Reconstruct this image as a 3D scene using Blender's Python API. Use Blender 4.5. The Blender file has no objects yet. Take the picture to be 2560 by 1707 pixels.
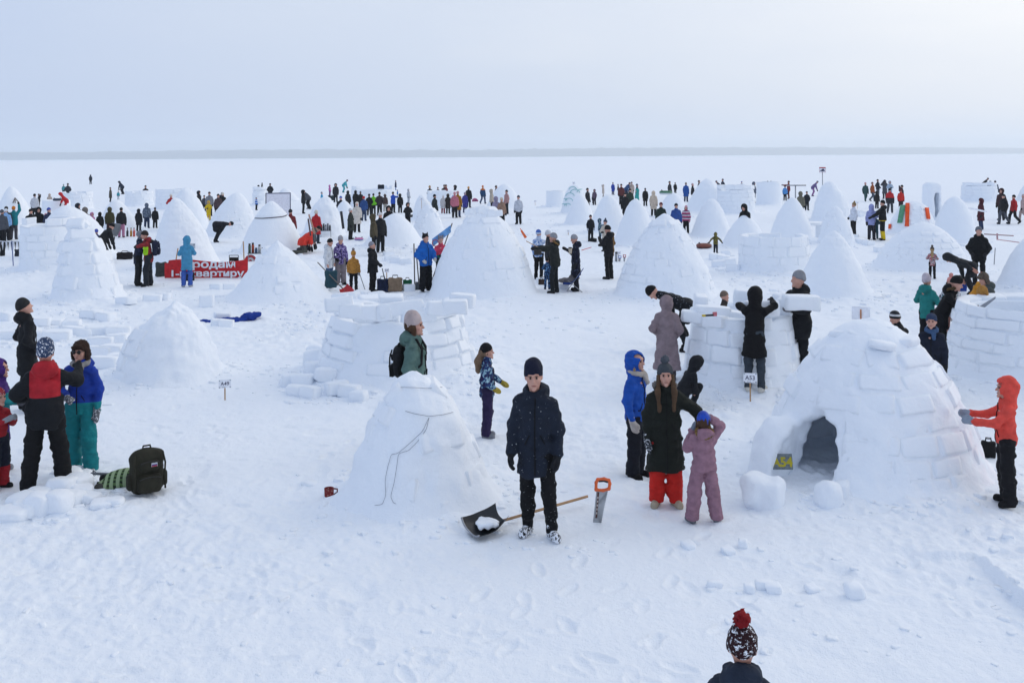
import bpy, math, random
import numpy as np
from mathutils import Matrix, Vector, Euler
R = math.radians
scene = bpy.context.scene
col = scene.collection

# ---------------------------------------------------------------- camera
F35 = 35.0
CAM_H = 4.1
PITCH = 0.0            # level camera, view shifted down: the photograph's uprights stay parallel
HORIZON = 391.0
ROLL = 0.36
cam_data = bpy.data.cameras.new('camera')
cam_data.lens = F35; cam_data.sensor_width = 36.0
cam_data.shift_y = -(853.5 - HORIZON) / 2560.0; cam_data.clip_start = 0.1; cam_data.clip_end = 60000
camera = bpy.data.objects.new('camera', cam_data)
CAMM = Matrix.Translation((0, 0, CAM_H)) @ Matrix.Rotation(R(90 - PITCH), 4, 'X') @ Matrix.Rotation(R(-ROLL), 4, 'Z')
camera.matrix_world = CAMM
col.objects.link(camera)
scene.camera = camera

# ---------------------------------------------------------------- sky and sun (thin overcast, sun veiled on the right)
SUN_EL, SUN_AZ = 30.0, 62.0            # azimuth from +Y towards +X
world = bpy.data.worlds.new('World'); scene.world = world
world.use_nodes = True
wt = world.node_tree; wt.nodes.clear()
wo = wt.nodes.new('ShaderNodeOutputWorld'); bg = wt.nodes.new('ShaderNodeBackground')
sky = wt.nodes.new('ShaderNodeTexSky'); sky.sky_type = 'NISHITA'; sky.sun_disc = False
sky.sun_elevation = R(SUN_EL); sky.sun_rotation = R(SUN_AZ)
sky.air_density = 1.0; sky.dust_density = 5.0; sky.ozone_density = 3.0; sky.altitude = 100
mixn = wt.nodes.new('ShaderNodeMix'); mixn.data_type = 'RGBA'; mixn.inputs[0].default_value = 0.86
sdir = Vector((math.sin(R(SUN_AZ)) * math.cos(R(SUN_EL)), math.cos(R(SUN_AZ)) * math.cos(R(SUN_EL)), math.sin(R(SUN_EL))))
tc = wt.nodes.new('ShaderNodeTexCoord'); mp = wt.nodes.new('ShaderNodeMapping'); mp.inputs['Scale'].default_value = (1.0, 1.0, 4.0)
nz = wt.nodes.new('ShaderNodeTexNoise'); nz.inputs['Scale'].default_value = 1.7; nz.inputs['Detail'].default_value = 4.0; nz.inputs['Roughness'].default_value = 0.5
# the veil of cloud is whiter and brighter the nearer it is to the hidden sun, all the way round the sky
dt = wt.nodes.new('ShaderNodeVectorMath'); dt.operation = 'DOT_PRODUCT'; dt.inputs[1].default_value = sdir
wt.links.new(tc.outputs['Generated'], dt.inputs[0])
am = wt.nodes.new('ShaderNodeMath'); am.operation = 'MULTIPLY_ADD'; am.inputs[1].default_value = 0.32; am.inputs[2].default_value = -0.16
ad = wt.nodes.new('ShaderNodeMath'); ad.operation = 'ADD'
rp = wt.nodes.new('ShaderNodeValToRGB')
for e_, (p_, c_) in zip([rp.color_ramp.elements[0], rp.color_ramp.elements[1], rp.color_ramp.elements.new(0.5), rp.color_ramp.elements.new(0.75)],
                        ((0.0, (0.50, 0.63, 0.895)), (1.0, (0.76, 0.82, 0.93)), (0.5, (0.56, 0.662, 0.875)), (0.75, (0.69, 0.765, 0.905)))):
    e_.position = p_; e_.color = (*c_, 1)
sc_ = wt.nodes.new('ShaderNodeMix'); sc_.data_type = 'RGBA'; sc_.blend_type = 'MULTIPLY'; sc_.inputs[0].default_value = 1.0; sc_.clamp_result = False
sc_.inputs[7].default_value = (10, 10, 10, 1)
hf = wt.nodes.new('ShaderNodeMath'); hf.operation = 'MULTIPLY_ADD'; hf.inputs[1].default_value = 0.5; hf.inputs[2].default_value = 0.5
wt.links.new(tc.outputs['Generated'], mp.inputs[0]); wt.links.new(mp.outputs[0], nz.inputs['Vector'])
wt.links.new(dt.outputs['Value'], hf.inputs[0]); wt.links.new(nz.outputs['Fac'], am.inputs[0])
wt.links.new(hf.outputs[0], ad.inputs[0]); wt.links.new(am.outputs[0], ad.inputs[1]); wt.links.new(ad.outputs[0], rp.inputs[0])
wt.links.new(rp.outputs[0], sc_.inputs[6])
wt.links.new(sky.outputs[0], mixn.inputs[6]); wt.links.new(sc_.outputs[2], mixn.inputs[7])
wt.links.new(mixn.outputs[2], bg.inputs[0]); bg.inputs[1].default_value = 0.1
wt.links.new(bg.outputs[0], wo.inputs[0])
sd = bpy.data.lights.new('sun', 'SUN'); sd.energy = 0.34; sd.angle = R(40); sd.color = (1.0, 0.96, 0.91)
sun = bpy.data.objects.new('sun', sd); col.objects.link(sun)
sun.rotation_euler = sdir.to_track_quat('Z', 'Y').to_euler(); sun.location = sdir * 50
vs = scene.view_settings
vs.view_transform = 'Standard'; vs.look = 'None'; vs.exposure = 0.10; vs.gamma = 1.0; vs.use_curve_mapping = False
scene.cycles.use_denoising = True
scene.cycles.max_bounces = 12; scene.cycles.diffuse_bounces = 9; scene.cycles.volume_bounces = 1

# ---------------------------------------------------------------- layout: survey points to metres on the ice
FPX = 2560 * F35 / 36.0
C3 = CAMM.to_3x3(); CO = Vector((0, 0, CAM_H))
TILE = {'t1': (0, 370, 4.48), 't2': (400, 370, 4.48), 't3': (800, 370, 4.48), 't4': (1200, 370, 4.48), 't5': (1600, 370, 4.48),
        't6': (2000, 370, 4.2), 'n1': (0, 700, 2.45), 'n2': (700, 680, 2.24), 'n3': (1140, 860, 2.905), 'n4': (1520, 680, 2.376),
        'n5': (1840, 640, 2.24), 'n6': (1700, 1340, 2.735), 'f': (0, 0, 1 / 1.0884), 'px': (0, 0, 1.0), 'z1': (0, 560, 6.532),
        'z2': (300, 560, 5.88), 'z3': (740, 560, 6.19), 'z4': (1300, 560, 7.84), 'z5': (0, 820, 3.564), 'z6': (2240, 640, 7.128)}
def nat(t, x, y):
    a, b, s = TILE[t]
    return a + x / s, b + y / s
def ray(t, x, y):
    px, py = nat(t, x, y)
    return C3 @ Vector(((px - 1280) / FPX, -(py - HORIZON) / FPX, -1.0))
def ground_at(t, x, y, z=0.0):
    d = ray(t, x, y)
    k = (z - CAM_H) / d.z
    return CO + d * k
def at_dist(t, x, y, Y):
    d = ray(t, x, y)
    return CO + d * (Y / d.y)

# ---------------------------------------------------------------- noise
_rng = np.random.default_rng(7)
_LAT = _rng.standard_normal((32, 32, 32)).astype(np.float32) * 0.6
def vnoise(P, f, seed=0):
    Q = P.astype(np.float32) * f + np.float32(seed * 7.31 + 100.0)
    I = np.floor(Q).astype(np.int32); W = Q - I
    W = W * W * (3 - 2 * W)
    I &= 31; J = (I + 1) & 31
    x0, y0, z0 = I[..., 0], I[..., 1], I[..., 2]; x1, y1, z1 = J[..., 0], J[..., 1], J[..., 2]
    wx, wy, wz = W[..., 0], W[..., 1], W[..., 2]
    L = _LAT
    a = L[x0, y0, z0] * (1 - wx) + L[x1, y0, z0] * wx
    b = L[x0, y1, z0] * (1 - wx) + L[x1, y1, z0] * wx
    c = L[x0, y0, z1] * (1 - wx) + L[x1, y0, z1] * wx
    d = L[x0, y1, z1] * (1 - wx) + L[x1, y1, z1] * wx
    return (a * (1 - wy) + b * wy) * (1 - wz) + (c * (1 - wy) + d * wy) * wz

# ---------------------------------------------------------------- mesh helpers
def new_mesh(name, V, Fq, smooth=True):
    """V (n,3); Fq list of arrays of faces (each array m x k)."""
    me = bpy.data.meshes.new(name)
    V = np.asarray(V, dtype=np.float32)
    if not isinstance(Fq, (list, tuple)): Fq = [Fq]
    Fq = [np.asarray(f, dtype=np.int32) for f in Fq if len(f)]
    tot = sum(f.size for f in Fq); npoly = sum(len(f) for f in Fq)
    me.vertices.add(len(V)); me.vertices.foreach_set('co', V.ravel())
    me.loops.add(tot); me.polygons.add(npoly)
    if npoly:
        me.loops.foreach_set('vertex_index', np.concatenate([f.ravel() for f in Fq]))
        ls = []; s = 0
        for f in Fq:
            k = f.shape[1]; n = len(f)
            ls.append(s + np.arange(n) * k); s += n * k
        me.polygons.foreach_set('loop_start', np.concatenate(ls).astype(np.int32))
        me.update(calc_edges=True)
        me.polygons.foreach_set('use_smooth', np.full(npoly, smooth, dtype=bool))
    me.validate()
    return me
def link(name, me, mat=None, parent=None, loc=None, rot=None, scale=None):
    o = bpy.data.objects.new(name, me); col.objects.link(o)
    if parent is not None: o.parent = parent
    if loc is not None: o.location = loc
    if rot is not None: o.rotation_euler = rot
    if scale is not None: o.scale = scale if hasattr(scale, '__len__') else (scale,) * 3
    if mat is not None and me is not None:
        if len(me.materials) == 0: me.materials.append(mat)
        if me.materials[0] is not mat:
            o.material_slots[0].link = 'OBJECT'; o.material_slots[0].material = mat
    return o
def empty(name, loc=(0, 0, 0), rot=(0, 0, 0), scale=1.0):
    o = link(name, None, loc=loc, rot=rot, scale=scale)
    o.empty_display_size = 0.1
    return o
def tag(o, label=None, cat=None, group=None, kind=None):
    if label: o['label'] = label
    if cat: o['category'] = cat
    if group: o['group'] = group
    if kind: o['kind'] = kind
    return o

class Acc:
    """collects simple solids into one mesh"""
    def __init__(s): s.V = []; s.Q = []; s.T = []; s.n = 0
    def add(s, V, Q=None, T=None):
        V = np.asarray(V, dtype=np.float32)
        if Q is not None and len(Q): s.Q.append(np.asarray(Q, dtype=np.int32) + s.n)
        if T is not None and len(T): s.T.append(np.asarray(T, dtype=np.int32) + s.n)
        s.V.append(V); s.n += len(V); return s
    def box(s, c, d, M=None, taper=1.0):
        x, y, z = d[0] / 2, d[1] / 2, d[2] / 2
        V = [(-x, -y, -z), (x, -y, -z), (x, y, -z), (-x, y, -z), (-x * taper, -y * taper, z), (x * taper, -y * taper, z), (x * taper, y * taper, z), (-x * taper, y * taper, z)]
        V = [Vector(v) for v in V]
        if M is not None: V = [M @ v for v in V]
        c = Vector(c)
        return s.add([tuple(v + c) for v in V], [(0, 3, 2, 1), (4, 5, 6, 7), (0, 1, 5, 4), (1, 2, 6, 5), (2, 3, 7, 6), (3, 0, 4, 7)])
    def tube(s, pts, r, n=8, caps=True):
        pts = [Vector(p) for p in pts]
        rr = r if hasattr(r, '__len__') else [r] * len(pts)
        V = []; up = None
        for i, p in enumerate(pts):
            d = (pts[min(i + 1, len(pts) - 1)] - pts[max(i - 1, 0)]).normalized()
            if up is None: up = d.orthogonal().normalized()
            up = (up - d * up.dot(d))
            up = up.normalized() if up.length > 1e-6 else d.orthogonal().normalized()
            w = d.cross(up)
            for k in range(n):
                a = 2 * math.pi * k / n
                V.append(tuple(p + (up * math.cos(a) + w * math.sin(a)) * rr[i]))
        Q = []
        for i in range(len(pts) - 1):
            for k in range(n):
                a = i * n + k; b = i * n + (k + 1) % n
                Q.append((a, b, b + n, a + n))
        T = []
        if caps:
            m = len(V); V.append(tuple(pts[0])); V.append(tuple(pts[-1]))
            for k in range(n):
                T.append((m, (k + 1) % n, k)); b = (len(pts) - 1) * n
                T.append((m + 1, b + k, b + (k + 1) % n))
        return s.add(V, Q, T)
    def lathe(s, prof, c=(0, 0, 0), n=20, M=None):
        V = []
        for r_, z in prof:
            for k in range(n):
                a = 2 * math.pi * k / n
                v = Vector((r_ * math.cos(a), r_ * math.sin(a), z))
                if M is not None: v = M @ v
                V.append(tuple(v + Vector(c)))
        Q = [(i * n + k, i * n + (k + 1) % n, (i + 1) * n + (k + 1) % n, (i + 1) * n + k) for i in range(len(prof) - 1) for k in range(n)]
        return s.add(V, Q)
    def grid(s, P):
        P = np.asarray(P, dtype=np.float32); a, b, _ = P.shape
        i = np.arange(a * b).reshape(a, b)
        Q = np.stack([i[:-1, :-1], i[1:, :-1], i[1:, 1:], i[:-1, 1:]], -1).reshape(-1, 4)
        return s.add(P.reshape(-1, 3), Q)
    def mesh(s, name, smooth=False):
        return new_mesh(name, np.concatenate(s.V), s.Q + s.T, smooth)

# signed-distance modelling on a grid, meshed with surface nets
class Field:
    def __init__(s, lo, hi, h):
        s.lo = np.array(lo, dtype=np.float32); s.h = h
        s.n = np.maximum(3, np.ceil((np.array(hi) - s.lo) / h).astype(int) + 1)
        s.D = np.full(tuple(s.n), 9.0, dtype=np.float32)
    def sub(s, lo, hi):
        a = np.maximum(0, np.floor((np.array(lo) - s.lo) / s.h).astype(int)); b = np.minimum(s.n, np.ceil((np.array(hi) - s.lo) / s.h).astype(int) + 1)
        if np.any(b <= a): return None, None
        sl = tuple(slice(int(a[i]), int(b[i])) for i in range(3))
        ax = [s.lo[i] + np.arange(a[i], b[i], dtype=np.float32) * s.h for i in range(3)]
        P = np.stack(np.meshgrid(*ax, indexing='ij'), -1)
        return sl, P
    def _put(s, sl, d, k, op):
        A = s.D[sl]
        if op == 'add':
            if k > 0:
                hh = np.maximum(k - np.abs(A - d), 0) / k
                s.D[sl] = np.minimum(A, d) - hh * hh * k * 0.25
            else: s.D[sl] = np.minimum(A, d)
        else:
            d = -d
            if k > 0:
                hh = np.maximum(k - np.abs(A - d), 0) / k
                s.D[sl] = np.maximum(A, d) + hh * hh * k * 0.25
            else: s.D[sl] = np.maximum(A, d)
    def cone(s, a, b, r1, r2, k=0.03, op='add', M=None, sx=1.0):
        """tapered capsule; M = frame (Matrix) in which it is elliptical, x stretched by sx"""
        a = Vector(a); b = Vector(b); m = max(r1, r2) * max(1, sx) + k + 3 * s.h
        if M is None: pa, pb = a, b
        else: pa, pb = M @ a, M @ b
        lo = [min(pa[i], pb[i]) - m for i in range(3)]; hi = [max(pa[i], pb[i]) + m for i in range(3)]
        sl, P = s.sub(lo, hi)
        if sl is None: return
        if M is not None:
            I = np.array(M.inverted(), dtype=np.float32)
            P = P @ I[:3, :3].T + I[:3, 3]
        if sx != 1.0: P = P / np.array([sx, 1, 1], dtype=np.float32); a = Vector((a.x / sx, a.y, a.z)); b = Vector((b.x / sx, b.y, b.z))
        A = np.array(a, dtype=np.float32); B = np.array(b, dtype=np.float32); AB = B - A
        t = np.clip(((P - A) @ AB) / max(float(AB @ AB), 1e-9), 0, 1)
        d = np.linalg.norm(P - A - t[..., None] * AB, axis=-1) - (r1 + (r2 - r1) * t)
        s._put(sl, d, k, op)
    def ell(s, c, r, k=0.02, op='add', M=None):
        """ellipsoid; M = frame"""
        c = Vector(c); m = max(r) + k + 3 * s.h
        p = c if M is None else M @ c
        sl, P = s.sub([p[i] - m for i in range(3)], [p[i] + m for i in range(3)])
        if sl is None: return
        if M is not None:
            I = np.array(M.inverted(), dtype=np.float32)
            P = P @ I[:3, :3].T + I[:3, 3]
        Q = (P - np.array(c, dtype=np.float32)) / np.array(r, dtype=np.float32)
        g = np.linalg.norm(Q, axis=-1); gg = np.linalg.norm(Q / np.array(r, dtype=np.float32), axis=-1)
        d = np.where(g > 1e-4, g * (g - 1) / np.maximum(gg, 1e-5), -min(r))
        s._put(sl, d, k, op)
    def box(s, c, d, rnd=0.02, k=0.0, op='add', M=None):
        c = Vector(c); m = math.sqrt(d[0] ** 2 + d[1] ** 2 + d[2] ** 2) / 2 + k + 3 * s.h
        p = c if M is None else M @ c
        sl, P = s.sub([p[i] - m for i in range(3)], [p[i] + m for i in range(3)])
        if sl is None: return
        if M is not None:
            I = np.array(M.inverted(), dtype=np.float32)
            P = P @ I[:3, :3].T + I[:3, 3]
        q = np.abs(P - np.array(c, dtype=np.float32)) - (np.array(d, dtype=np.float32) / 2 - rnd)
        dd = np.linalg.norm(np.maximum(q, 0), axis=-1) + np.minimum(q.max(-1), 0) - rnd
        s._put(sl, dd, k, op)
    def cut(s, fn, k=0.0, M=None):
        """keep where fn(P) < 0"""
        sl, P = s.sub(s.lo, s.lo + s.n * s.h)
        if M is not None:
            I = np.array(M.inverted(), dtype=np.float32)
            P = P @ I[:3, :3].T + I[:3, 3]
        s._put(sl, -fn(P), k, 'sub')
    def disp(s, fn, band=0.08):
        idx = np.nonzero(np.abs(s.D) < band)
        if len(idx[0]) == 0: return
        P = s.lo + np.stack(idx, -1).astype(np.float32) * s.h
        s.D[idx] += fn(P)
    def mesh(s, name):
        D = s.D; h = s.h
        S = D < 0
        c = S[:-1, :-1, :-1].astype(np.int8)
        tot = np.zeros_like(c)
        for dx in (0, 1):
            for dy in (0, 1):
                for dz in (0, 1):
                    tot += S[dx:S.shape[0] - 1 + dx, dy:S.shape[1] - 1 + dy, dz:S.shape[2] - 1 + dz]
        act = (tot > 0) & (tot < 8)
        ii, jj, kk = np.nonzero(act)
        if len(ii) == 0: return new_mesh(name, np.zeros((3, 3)), [np.array([[0, 1, 2]])])
        idx = np.full(act.shape, -1, dtype=np.int32); idx[ii, jj, kk] = np.arange(len(ii))
        cor = [(0, 0, 0), (1, 0, 0), (0, 1, 0), (1, 1, 0), (0, 0, 1), (1, 0, 1), (0, 1, 1), (1, 1, 1)]
        val = np.stack([D[ii + a, jj + b, kk + e] for a, b, e in cor], -1)
        ed = [(0, 1), (2, 3), (4, 5), (6, 7), (0, 2), (1, 3), (4, 6), (5, 7), (0, 4), (1, 5), (2, 6), (3, 7)]
        acc = np.zeros((len(ii), 3), dtype=np.float32); cnt = np.zeros(len(ii), dtype=np.float32)
        ca = np.array(cor, dtype=np.float32)
        for a, b in ed:
            va, vb = val[:, a], val[:, b]; m = (va < 0) != (vb < 0)
            t = np.where(m, va / np.where(m, va - vb, 1), 0)
            acc += np.where(m[:, None], ca[a] + t[:, None] * (ca[b] - ca[a]), 0); cnt += m
        V = (np.stack([ii, jj, kk], -1) + acc / cnt[:, None]) * h + s.lo
        Q = []
        for ax in range(3):
            A = np.take(S, range(0, S.shape[ax] - 1), ax); B = np.take(S, range(1, S.shape[ax]), ax)
            e = np.nonzero(A != B); inside = A[e]
            e = np.stack(e, -1); o1, o2 = (ax + 1) % 3, (ax + 2) % 3
            ok = (e[:, o1] > 0) & (e[:, o2] > 0) & (e[:, o1] < S.shape[o1] - 1) & (e[:, o2] < S.shape[o2] - 1)
            e = e[ok]; inside = inside[ok]
            def cell(d1, d2):
                q = e.copy(); q[:, o1] += d1; q[:, o2] += d2
                return idx[q[:, 0], q[:, 1], q[:, 2]]
            q = np.stack([cell(-1, -1), cell(0, -1), cell(0, 0), cell(-1, 0)], -1)
            q[~inside] = q[~inside][:, ::-1]
            Q.append(q)
        Q = np.concatenate(Q)
        Q = Q[(Q >= 0).all(1)]
        return new_mesh(name, V, [Q])

# ---------------------------------------------------------------- materials
def lin(c):
    if isinstance(c, str):
        c = c.lstrip('#'); c = [int(c[i:i + 2], 16) / 255 for i in (0, 2, 4)]
    return tuple(((x / 12.92) if x <= 0.04045 else ((x + 0.055) / 1.055) ** 2.4) for x in c)
class NT:
    def __init__(s, name):
        s.m = bpy.data.materials.new(name); s.m.use_nodes = True
        s.t = s.m.node_tree; s.b = s.t.nodes['Principled BSDF']
    def n(s, typ, **kw):
        nd = s.t.nodes.new(typ)
        for k, v in kw.items(): setattr(nd, k, v)
        return nd
    def l(s, a, b): s.t.links.new(a, b)
    def noise(s, vec, scale, detail=3, rough=0.5, dist=0.0):
        nd = s.n('ShaderNodeTexNoise'); nd.inputs['Scale'].default_value = scale; nd.inputs['Detail'].default_value = detail
        nd.inputs['Roughness'].default_value = rough; nd.inputs['Distortion'].default_value = dist
        if vec is not None: s.l(vec, nd.inputs['Vector'])
        return nd
    def ramp(s, fac, stops, interp='LINEAR'):
        nd = s.n('ShaderNodeValToRGB'); nd.color_ramp.interpolation = interp
        els = nd.color_ramp.elements
        while len(els) < len(stops): els.new(0.5)
        for e, (p, c) in zip(els, stops): e.position = p; e.color = (*c[:3], 1) if hasattr(c, '__len__') else (c, c, c, 1)
        s.l(fac, nd.inputs[0]); return nd.outputs[0]
    def mix(s, fac, a, b, mode='MIX'):
        nd = s.n('ShaderNodeMix', data_type='RGBA', blend_type=mode)
        for v, i in ((fac, 0), (a, 6), (b, 7)):
            if hasattr(v, 'is_output'): s.l(v, nd.inputs[i])
            elif i == 0: nd.inputs[i].default_value = v
            else: nd.inputs[i].default_value = (*v[:3], 1)
        return nd.outputs[2]
    def math(s, op, a, b=0.0, clamp=False):
        nd = s.n('ShaderNodeMath', operation=op, use_clamp=clamp)
        for v, i in ((a, 0), (b, 1)):
            if hasattr(v, 'is_output'): s.l(v, nd.inputs[i])
            else: nd.inputs[i].default_value = v
        return nd.outputs[0]
    def bump(s, hgt, strength=0.3, dist=0.02, prev=None):
        nd = s.n('ShaderNodeBump'); nd.inputs['Strength'].default_value = strength; nd.inputs['Distance'].default_value = dist
        s.l(hgt, nd.inputs['Height'])
        if prev is not None: s.l(prev, nd.inputs['Normal'])
        return nd.outputs[0]
    def set(s, col=None, rough=None, normal=None, **kw):
        b = s.b
        if col is not None:
            if hasattr(col, 'is_output'): s.l(col, b.inputs['Base Color'])
            else: b.inputs['Base Color'].default_value = (*col[:3], 1)
        if rough is not None: b.inputs['Roughness'].default_value = rough
        if normal is not None: s.l(normal, b.inputs['Normal'])
        for k, v in kw.items(): b.inputs[k.replace('_', ' ')].default_value = v
        return s.m

def snow_mat(name, scale=1.0, bump=0.5, tint=(0.89, 0.925, 0.965), coord='Object'):
    N = NT(name); tcn = N.n('ShaderNodeTexCoord')
    if coord == 'Pos':
        g = N.n('ShaderNodeNewGeometry'); v = g.outputs['Position']
    else: v = tcn.outputs['Object']
    a = N.noise(v, 3.0 * scale, 4, 0.6); b = N.noise(v, 16.0 * scale, 4, 0.65); c = N.noise(v, 70.0 * scale, 3, 0.6)
    colr = N.mix(N.math('MULTIPLY', a.outputs['Fac'], 0.6), tint, tuple(x * y for x, y in zip(tint, (0.955, 0.967, 0.985))))
    h1 = N.math('ADD', N.math('MULTIPLY', b.outputs['Fac'], 0.65), N.math('MULTIPLY', c.outputs['Fac'], 0.25))
    h1 = N.math('ADD', h1, N.math('MULTIPLY', a.outputs['Fac'], 0.8))
    nb = N.bump(h1, bump, 0.05)
    N.set(colr, 0.75, nb, Specular_IOR_Level=0.2)
    return N.m
# ---------------------------------------------------------------- setting: frozen sea, far shore
M_GROUND = snow_mat('trampled_snow', 1.0, 0.55, coord='Pos')
M_SNOW = snow_mat('packed_snow', 1.0, 0.45, coord='Pos')
M_BLOCK = snow_mat('cut_snow_block', 1.1, 0.40, tint=(0.90, 0.93, 0.965), coord='Pos')

# height of the trampled snow, in metres, anywhere on the ice
MOUNDS = []          # (x, y, radius, width, height) skirts of dumped snow round each igloo
_gp = lambda x, y: ground_at('n6', x, y)
_A, _B, _C = _gp(1600, 185), _gp(1990, 165), _gp(2352, 490)
def _edge(p, q, X, Y):
    dx, dy = q.x - p.x, q.y - p.y; l = math.hypot(dx, dy)
    return ((X - p.x) * -dy + (Y - p.y) * dx) / l      # positive on the left of p->q
def ground_h(X, Y):
    P = np.stack([X, Y, np.zeros_like(X)], -1).astype(np.float32)
    d = np.hypot(X, Y)
    z = 0.035 * vnoise(P, 0.45, 1) + 0.024 * vnoise(P, 1.3, 2)
    near = np.clip(1.6 - d / 70.0, 0.15, 1)
    tr = np.clip(0.6 + 1.0 * vnoise(P, 0.22, 9), 0.25, 1.3)
    z = z + near * tr * (1.0 + 0.7 * np.clip((d - 8) / 6, 0, 1)) * (0.018 * vnoise(P, 3.3, 3) + 0.018 * np.abs(vnoise(P, 6.5, 4)) + 0.010 * vnoise(P, 13.0, 5) + 0.006 * vnoise(P, 27.0, 6))
    # churned patches of spoil between the building plots
    mid = np.clip((d - 11) / 8, 0, 1) * np.clip((75 - d) / 25, 0, 1)
    pat = np.clip(vnoise(P, 0.33, 21) * 1.6 - 0.1, 0, 1)
    z = z + mid * pat * (0.07 * np.abs(vnoise(P, 1.9, 22)) + 0.05 * np.abs(vnoise(P, 4.3, 23)))
    # foot holes
    v = vnoise(P, 2.6, 12); z = z - near * 0.034 * np.clip((v - 0.5) * 2.2, 0, 1)
    for (mx, my, mr, mw, mh) in MOUNDS:
        sel = (np.abs(X - mx) < mr + 3 * mw) & (np.abs(Y - my) < mr + 3 * mw)
        if not sel.any(): continue
        q = P[sel]; r_ = np.hypot(X[sel] - mx, Y[sel] - my)
        z[sel] += mh * np.exp(-np.clip((r_ - mr) / mw, 0, 9) ** 2) * (0.75 + 0.7 * vnoise(q, 1.6, 14) + 0.5 * vnoise(q, 4.0, 15))
    # ledge left where blocks were sawn out, front right
    s1 = _edge(_A, _B, X, Y) + 0.04 * vnoise(P, 2.5, 31); s2 = _edge(_B, _C, X, Y) + 0.05 * vnoise(P, 2.2, 32)
    e = np.maximum(s1, s2)
    up = np.clip(e / 0.05 + 0.5, 0, 1) * np.exp(-np.clip(e, 0, 9) / 1.1) * np.clip((X - _A.x) / 0.35, 0, 1) * np.clip((11 - Y) / 2, 0, 1)
    z = z + 0.15 * up
    # shallow step of packed snow running towards us in the middle
    sx = X - (-0.28 + 0.02 * Y + 0.22 * vnoise(P, 0.8, 41) + 0.08 * vnoise(P, 2.6, 42))
    z = z + 0.04 * np.clip(0.5 + 1.2 * vnoise(P, 0.9, 43), 0, 1) * np.clip(sx / 0.12 + 0.5, 0, 1) * np.exp(-np.clip(sx, 0, 9) / 1.5) * np.clip((9.7 - Y) / 0.5, 0, 1)
    return z
def gz(x, y): return float(ground_h(np.array([x], dtype=np.float32), np.array([y], dtype=np.float32))[0])

def tread(X, Y, RR, Z):
    # boot prints along wandering tracks
    rg = np.random.default_rng(31)
    nr = int(np.searchsorted(RR[:, 0], 22.0)); X_, Y_, Z_ = X[:nr], Y[:nr], Z[:nr].copy(); rad = RR[:nr, 0]; cols = np.nonzero(np.abs(np.arctan2(X[0], Y[0])) < 0.80)[0]; ang = np.arctan2(X[0], Y[0])[cols]
    starts = [(rg.uniform(-7, 7), rg.uniform(4, 18), rg.uniform(0, 6.28)) for _ in range(60)]
    for (x, y, a) in starts:
        for k in range(int(rg.integers(8, 26))):
            a += rg.normal(0, .12); x += .62 * math.cos(a); y += .62 * math.sin(a); s = 1 if k % 2 else -1
            px, py = x - s * .10 * math.sin(a), y + s * .10 * math.cos(a); r_ = math.hypot(px, py); th = math.atan2(px, py)
            if r_ < 3.5 or r_ > 21 or abs(th) > .75: continue
            i0, i1 = np.searchsorted(rad, [r_ - .25, r_ + .25]); w = .25 / r_; j0, j1 = cols[0] + np.searchsorted(ang, [th - w, th + w])
            dx, dy = X_[i0:i1, j0:j1] - px, Y_[i0:i1, j0:j1] - py
            u = (dx * math.cos(a) + dy * math.sin(a)) / .125; v = (-dx * math.sin(a) + dy * math.cos(a)) / .050
            q = np.sqrt(u * u + v * v); dep = rg.uniform(.006, .022)
            Z_[i0:i1, j0:j1] += -dep * np.clip(1.25 - q, 0, 1) ** .6 * (q < 1.25) + dep * .45 * np.exp(-((q - 1.45) / .22) ** 2)
    Z[:nr] = Z_
    return Z
def build_ground():
    # fan of rows: fine where people stand, coarse out to the horizon
    rad = [2.5]
    while rad[-1] < 9000:
        r_ = rad[-1]; step = max(0.020, 0.0030 * r_ if r_ < 60 else 0.004 * r_ * (r_ / 60.0) ** 0.9)
        rad.append(r_ + min(step, 600))
    rad = np.array(rad + [15000.0, 30000.0], dtype=np.float64)
    ang = np.concatenate([np.linspace(-180, -45, 40)[:-1], np.linspace(-45, 45, 820), np.linspace(45, 180, 40)[1:-1]])
    A = np.radians(ang)
    RR, AA = np.meshgrid(rad, A, indexing='ij')
    X = RR * np.sin(AA); Y = RR * np.cos(AA)
    Z = ground_h(X.astype(np.float32), Y.astype(np.float32))
    Z = np.where(RR > 400, 0.0, Z)
    Z = tread(X, Y, RR, Z)
    n, m = X.shape
    V = np.stack([X, Y, Z], -1).reshape(-1, 3)
    V = np.concatenate([V, [[0, 0, 0]]])
    i = np.arange(n * m).reshape(n, m)
    j = np.roll(i, -1, 1)
    Q = np.stack([i[:-1], j[:-1], j[1:], i[1:]], -1).reshape(-1, 4)[:, ::-1]
    Q = np.ascontiguousarray(Q)
    T = np.stack([np.full(m, n * m), j[0], i[0]], -1)[:, ::-1]
    g = link('ground', new_mesh('ground', V, [Q, np.ascontiguousarray(T)]), M_GROUND)
    tag(g, 'wide sheet of trampled snow on the frozen sea', kind='structure')

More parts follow.
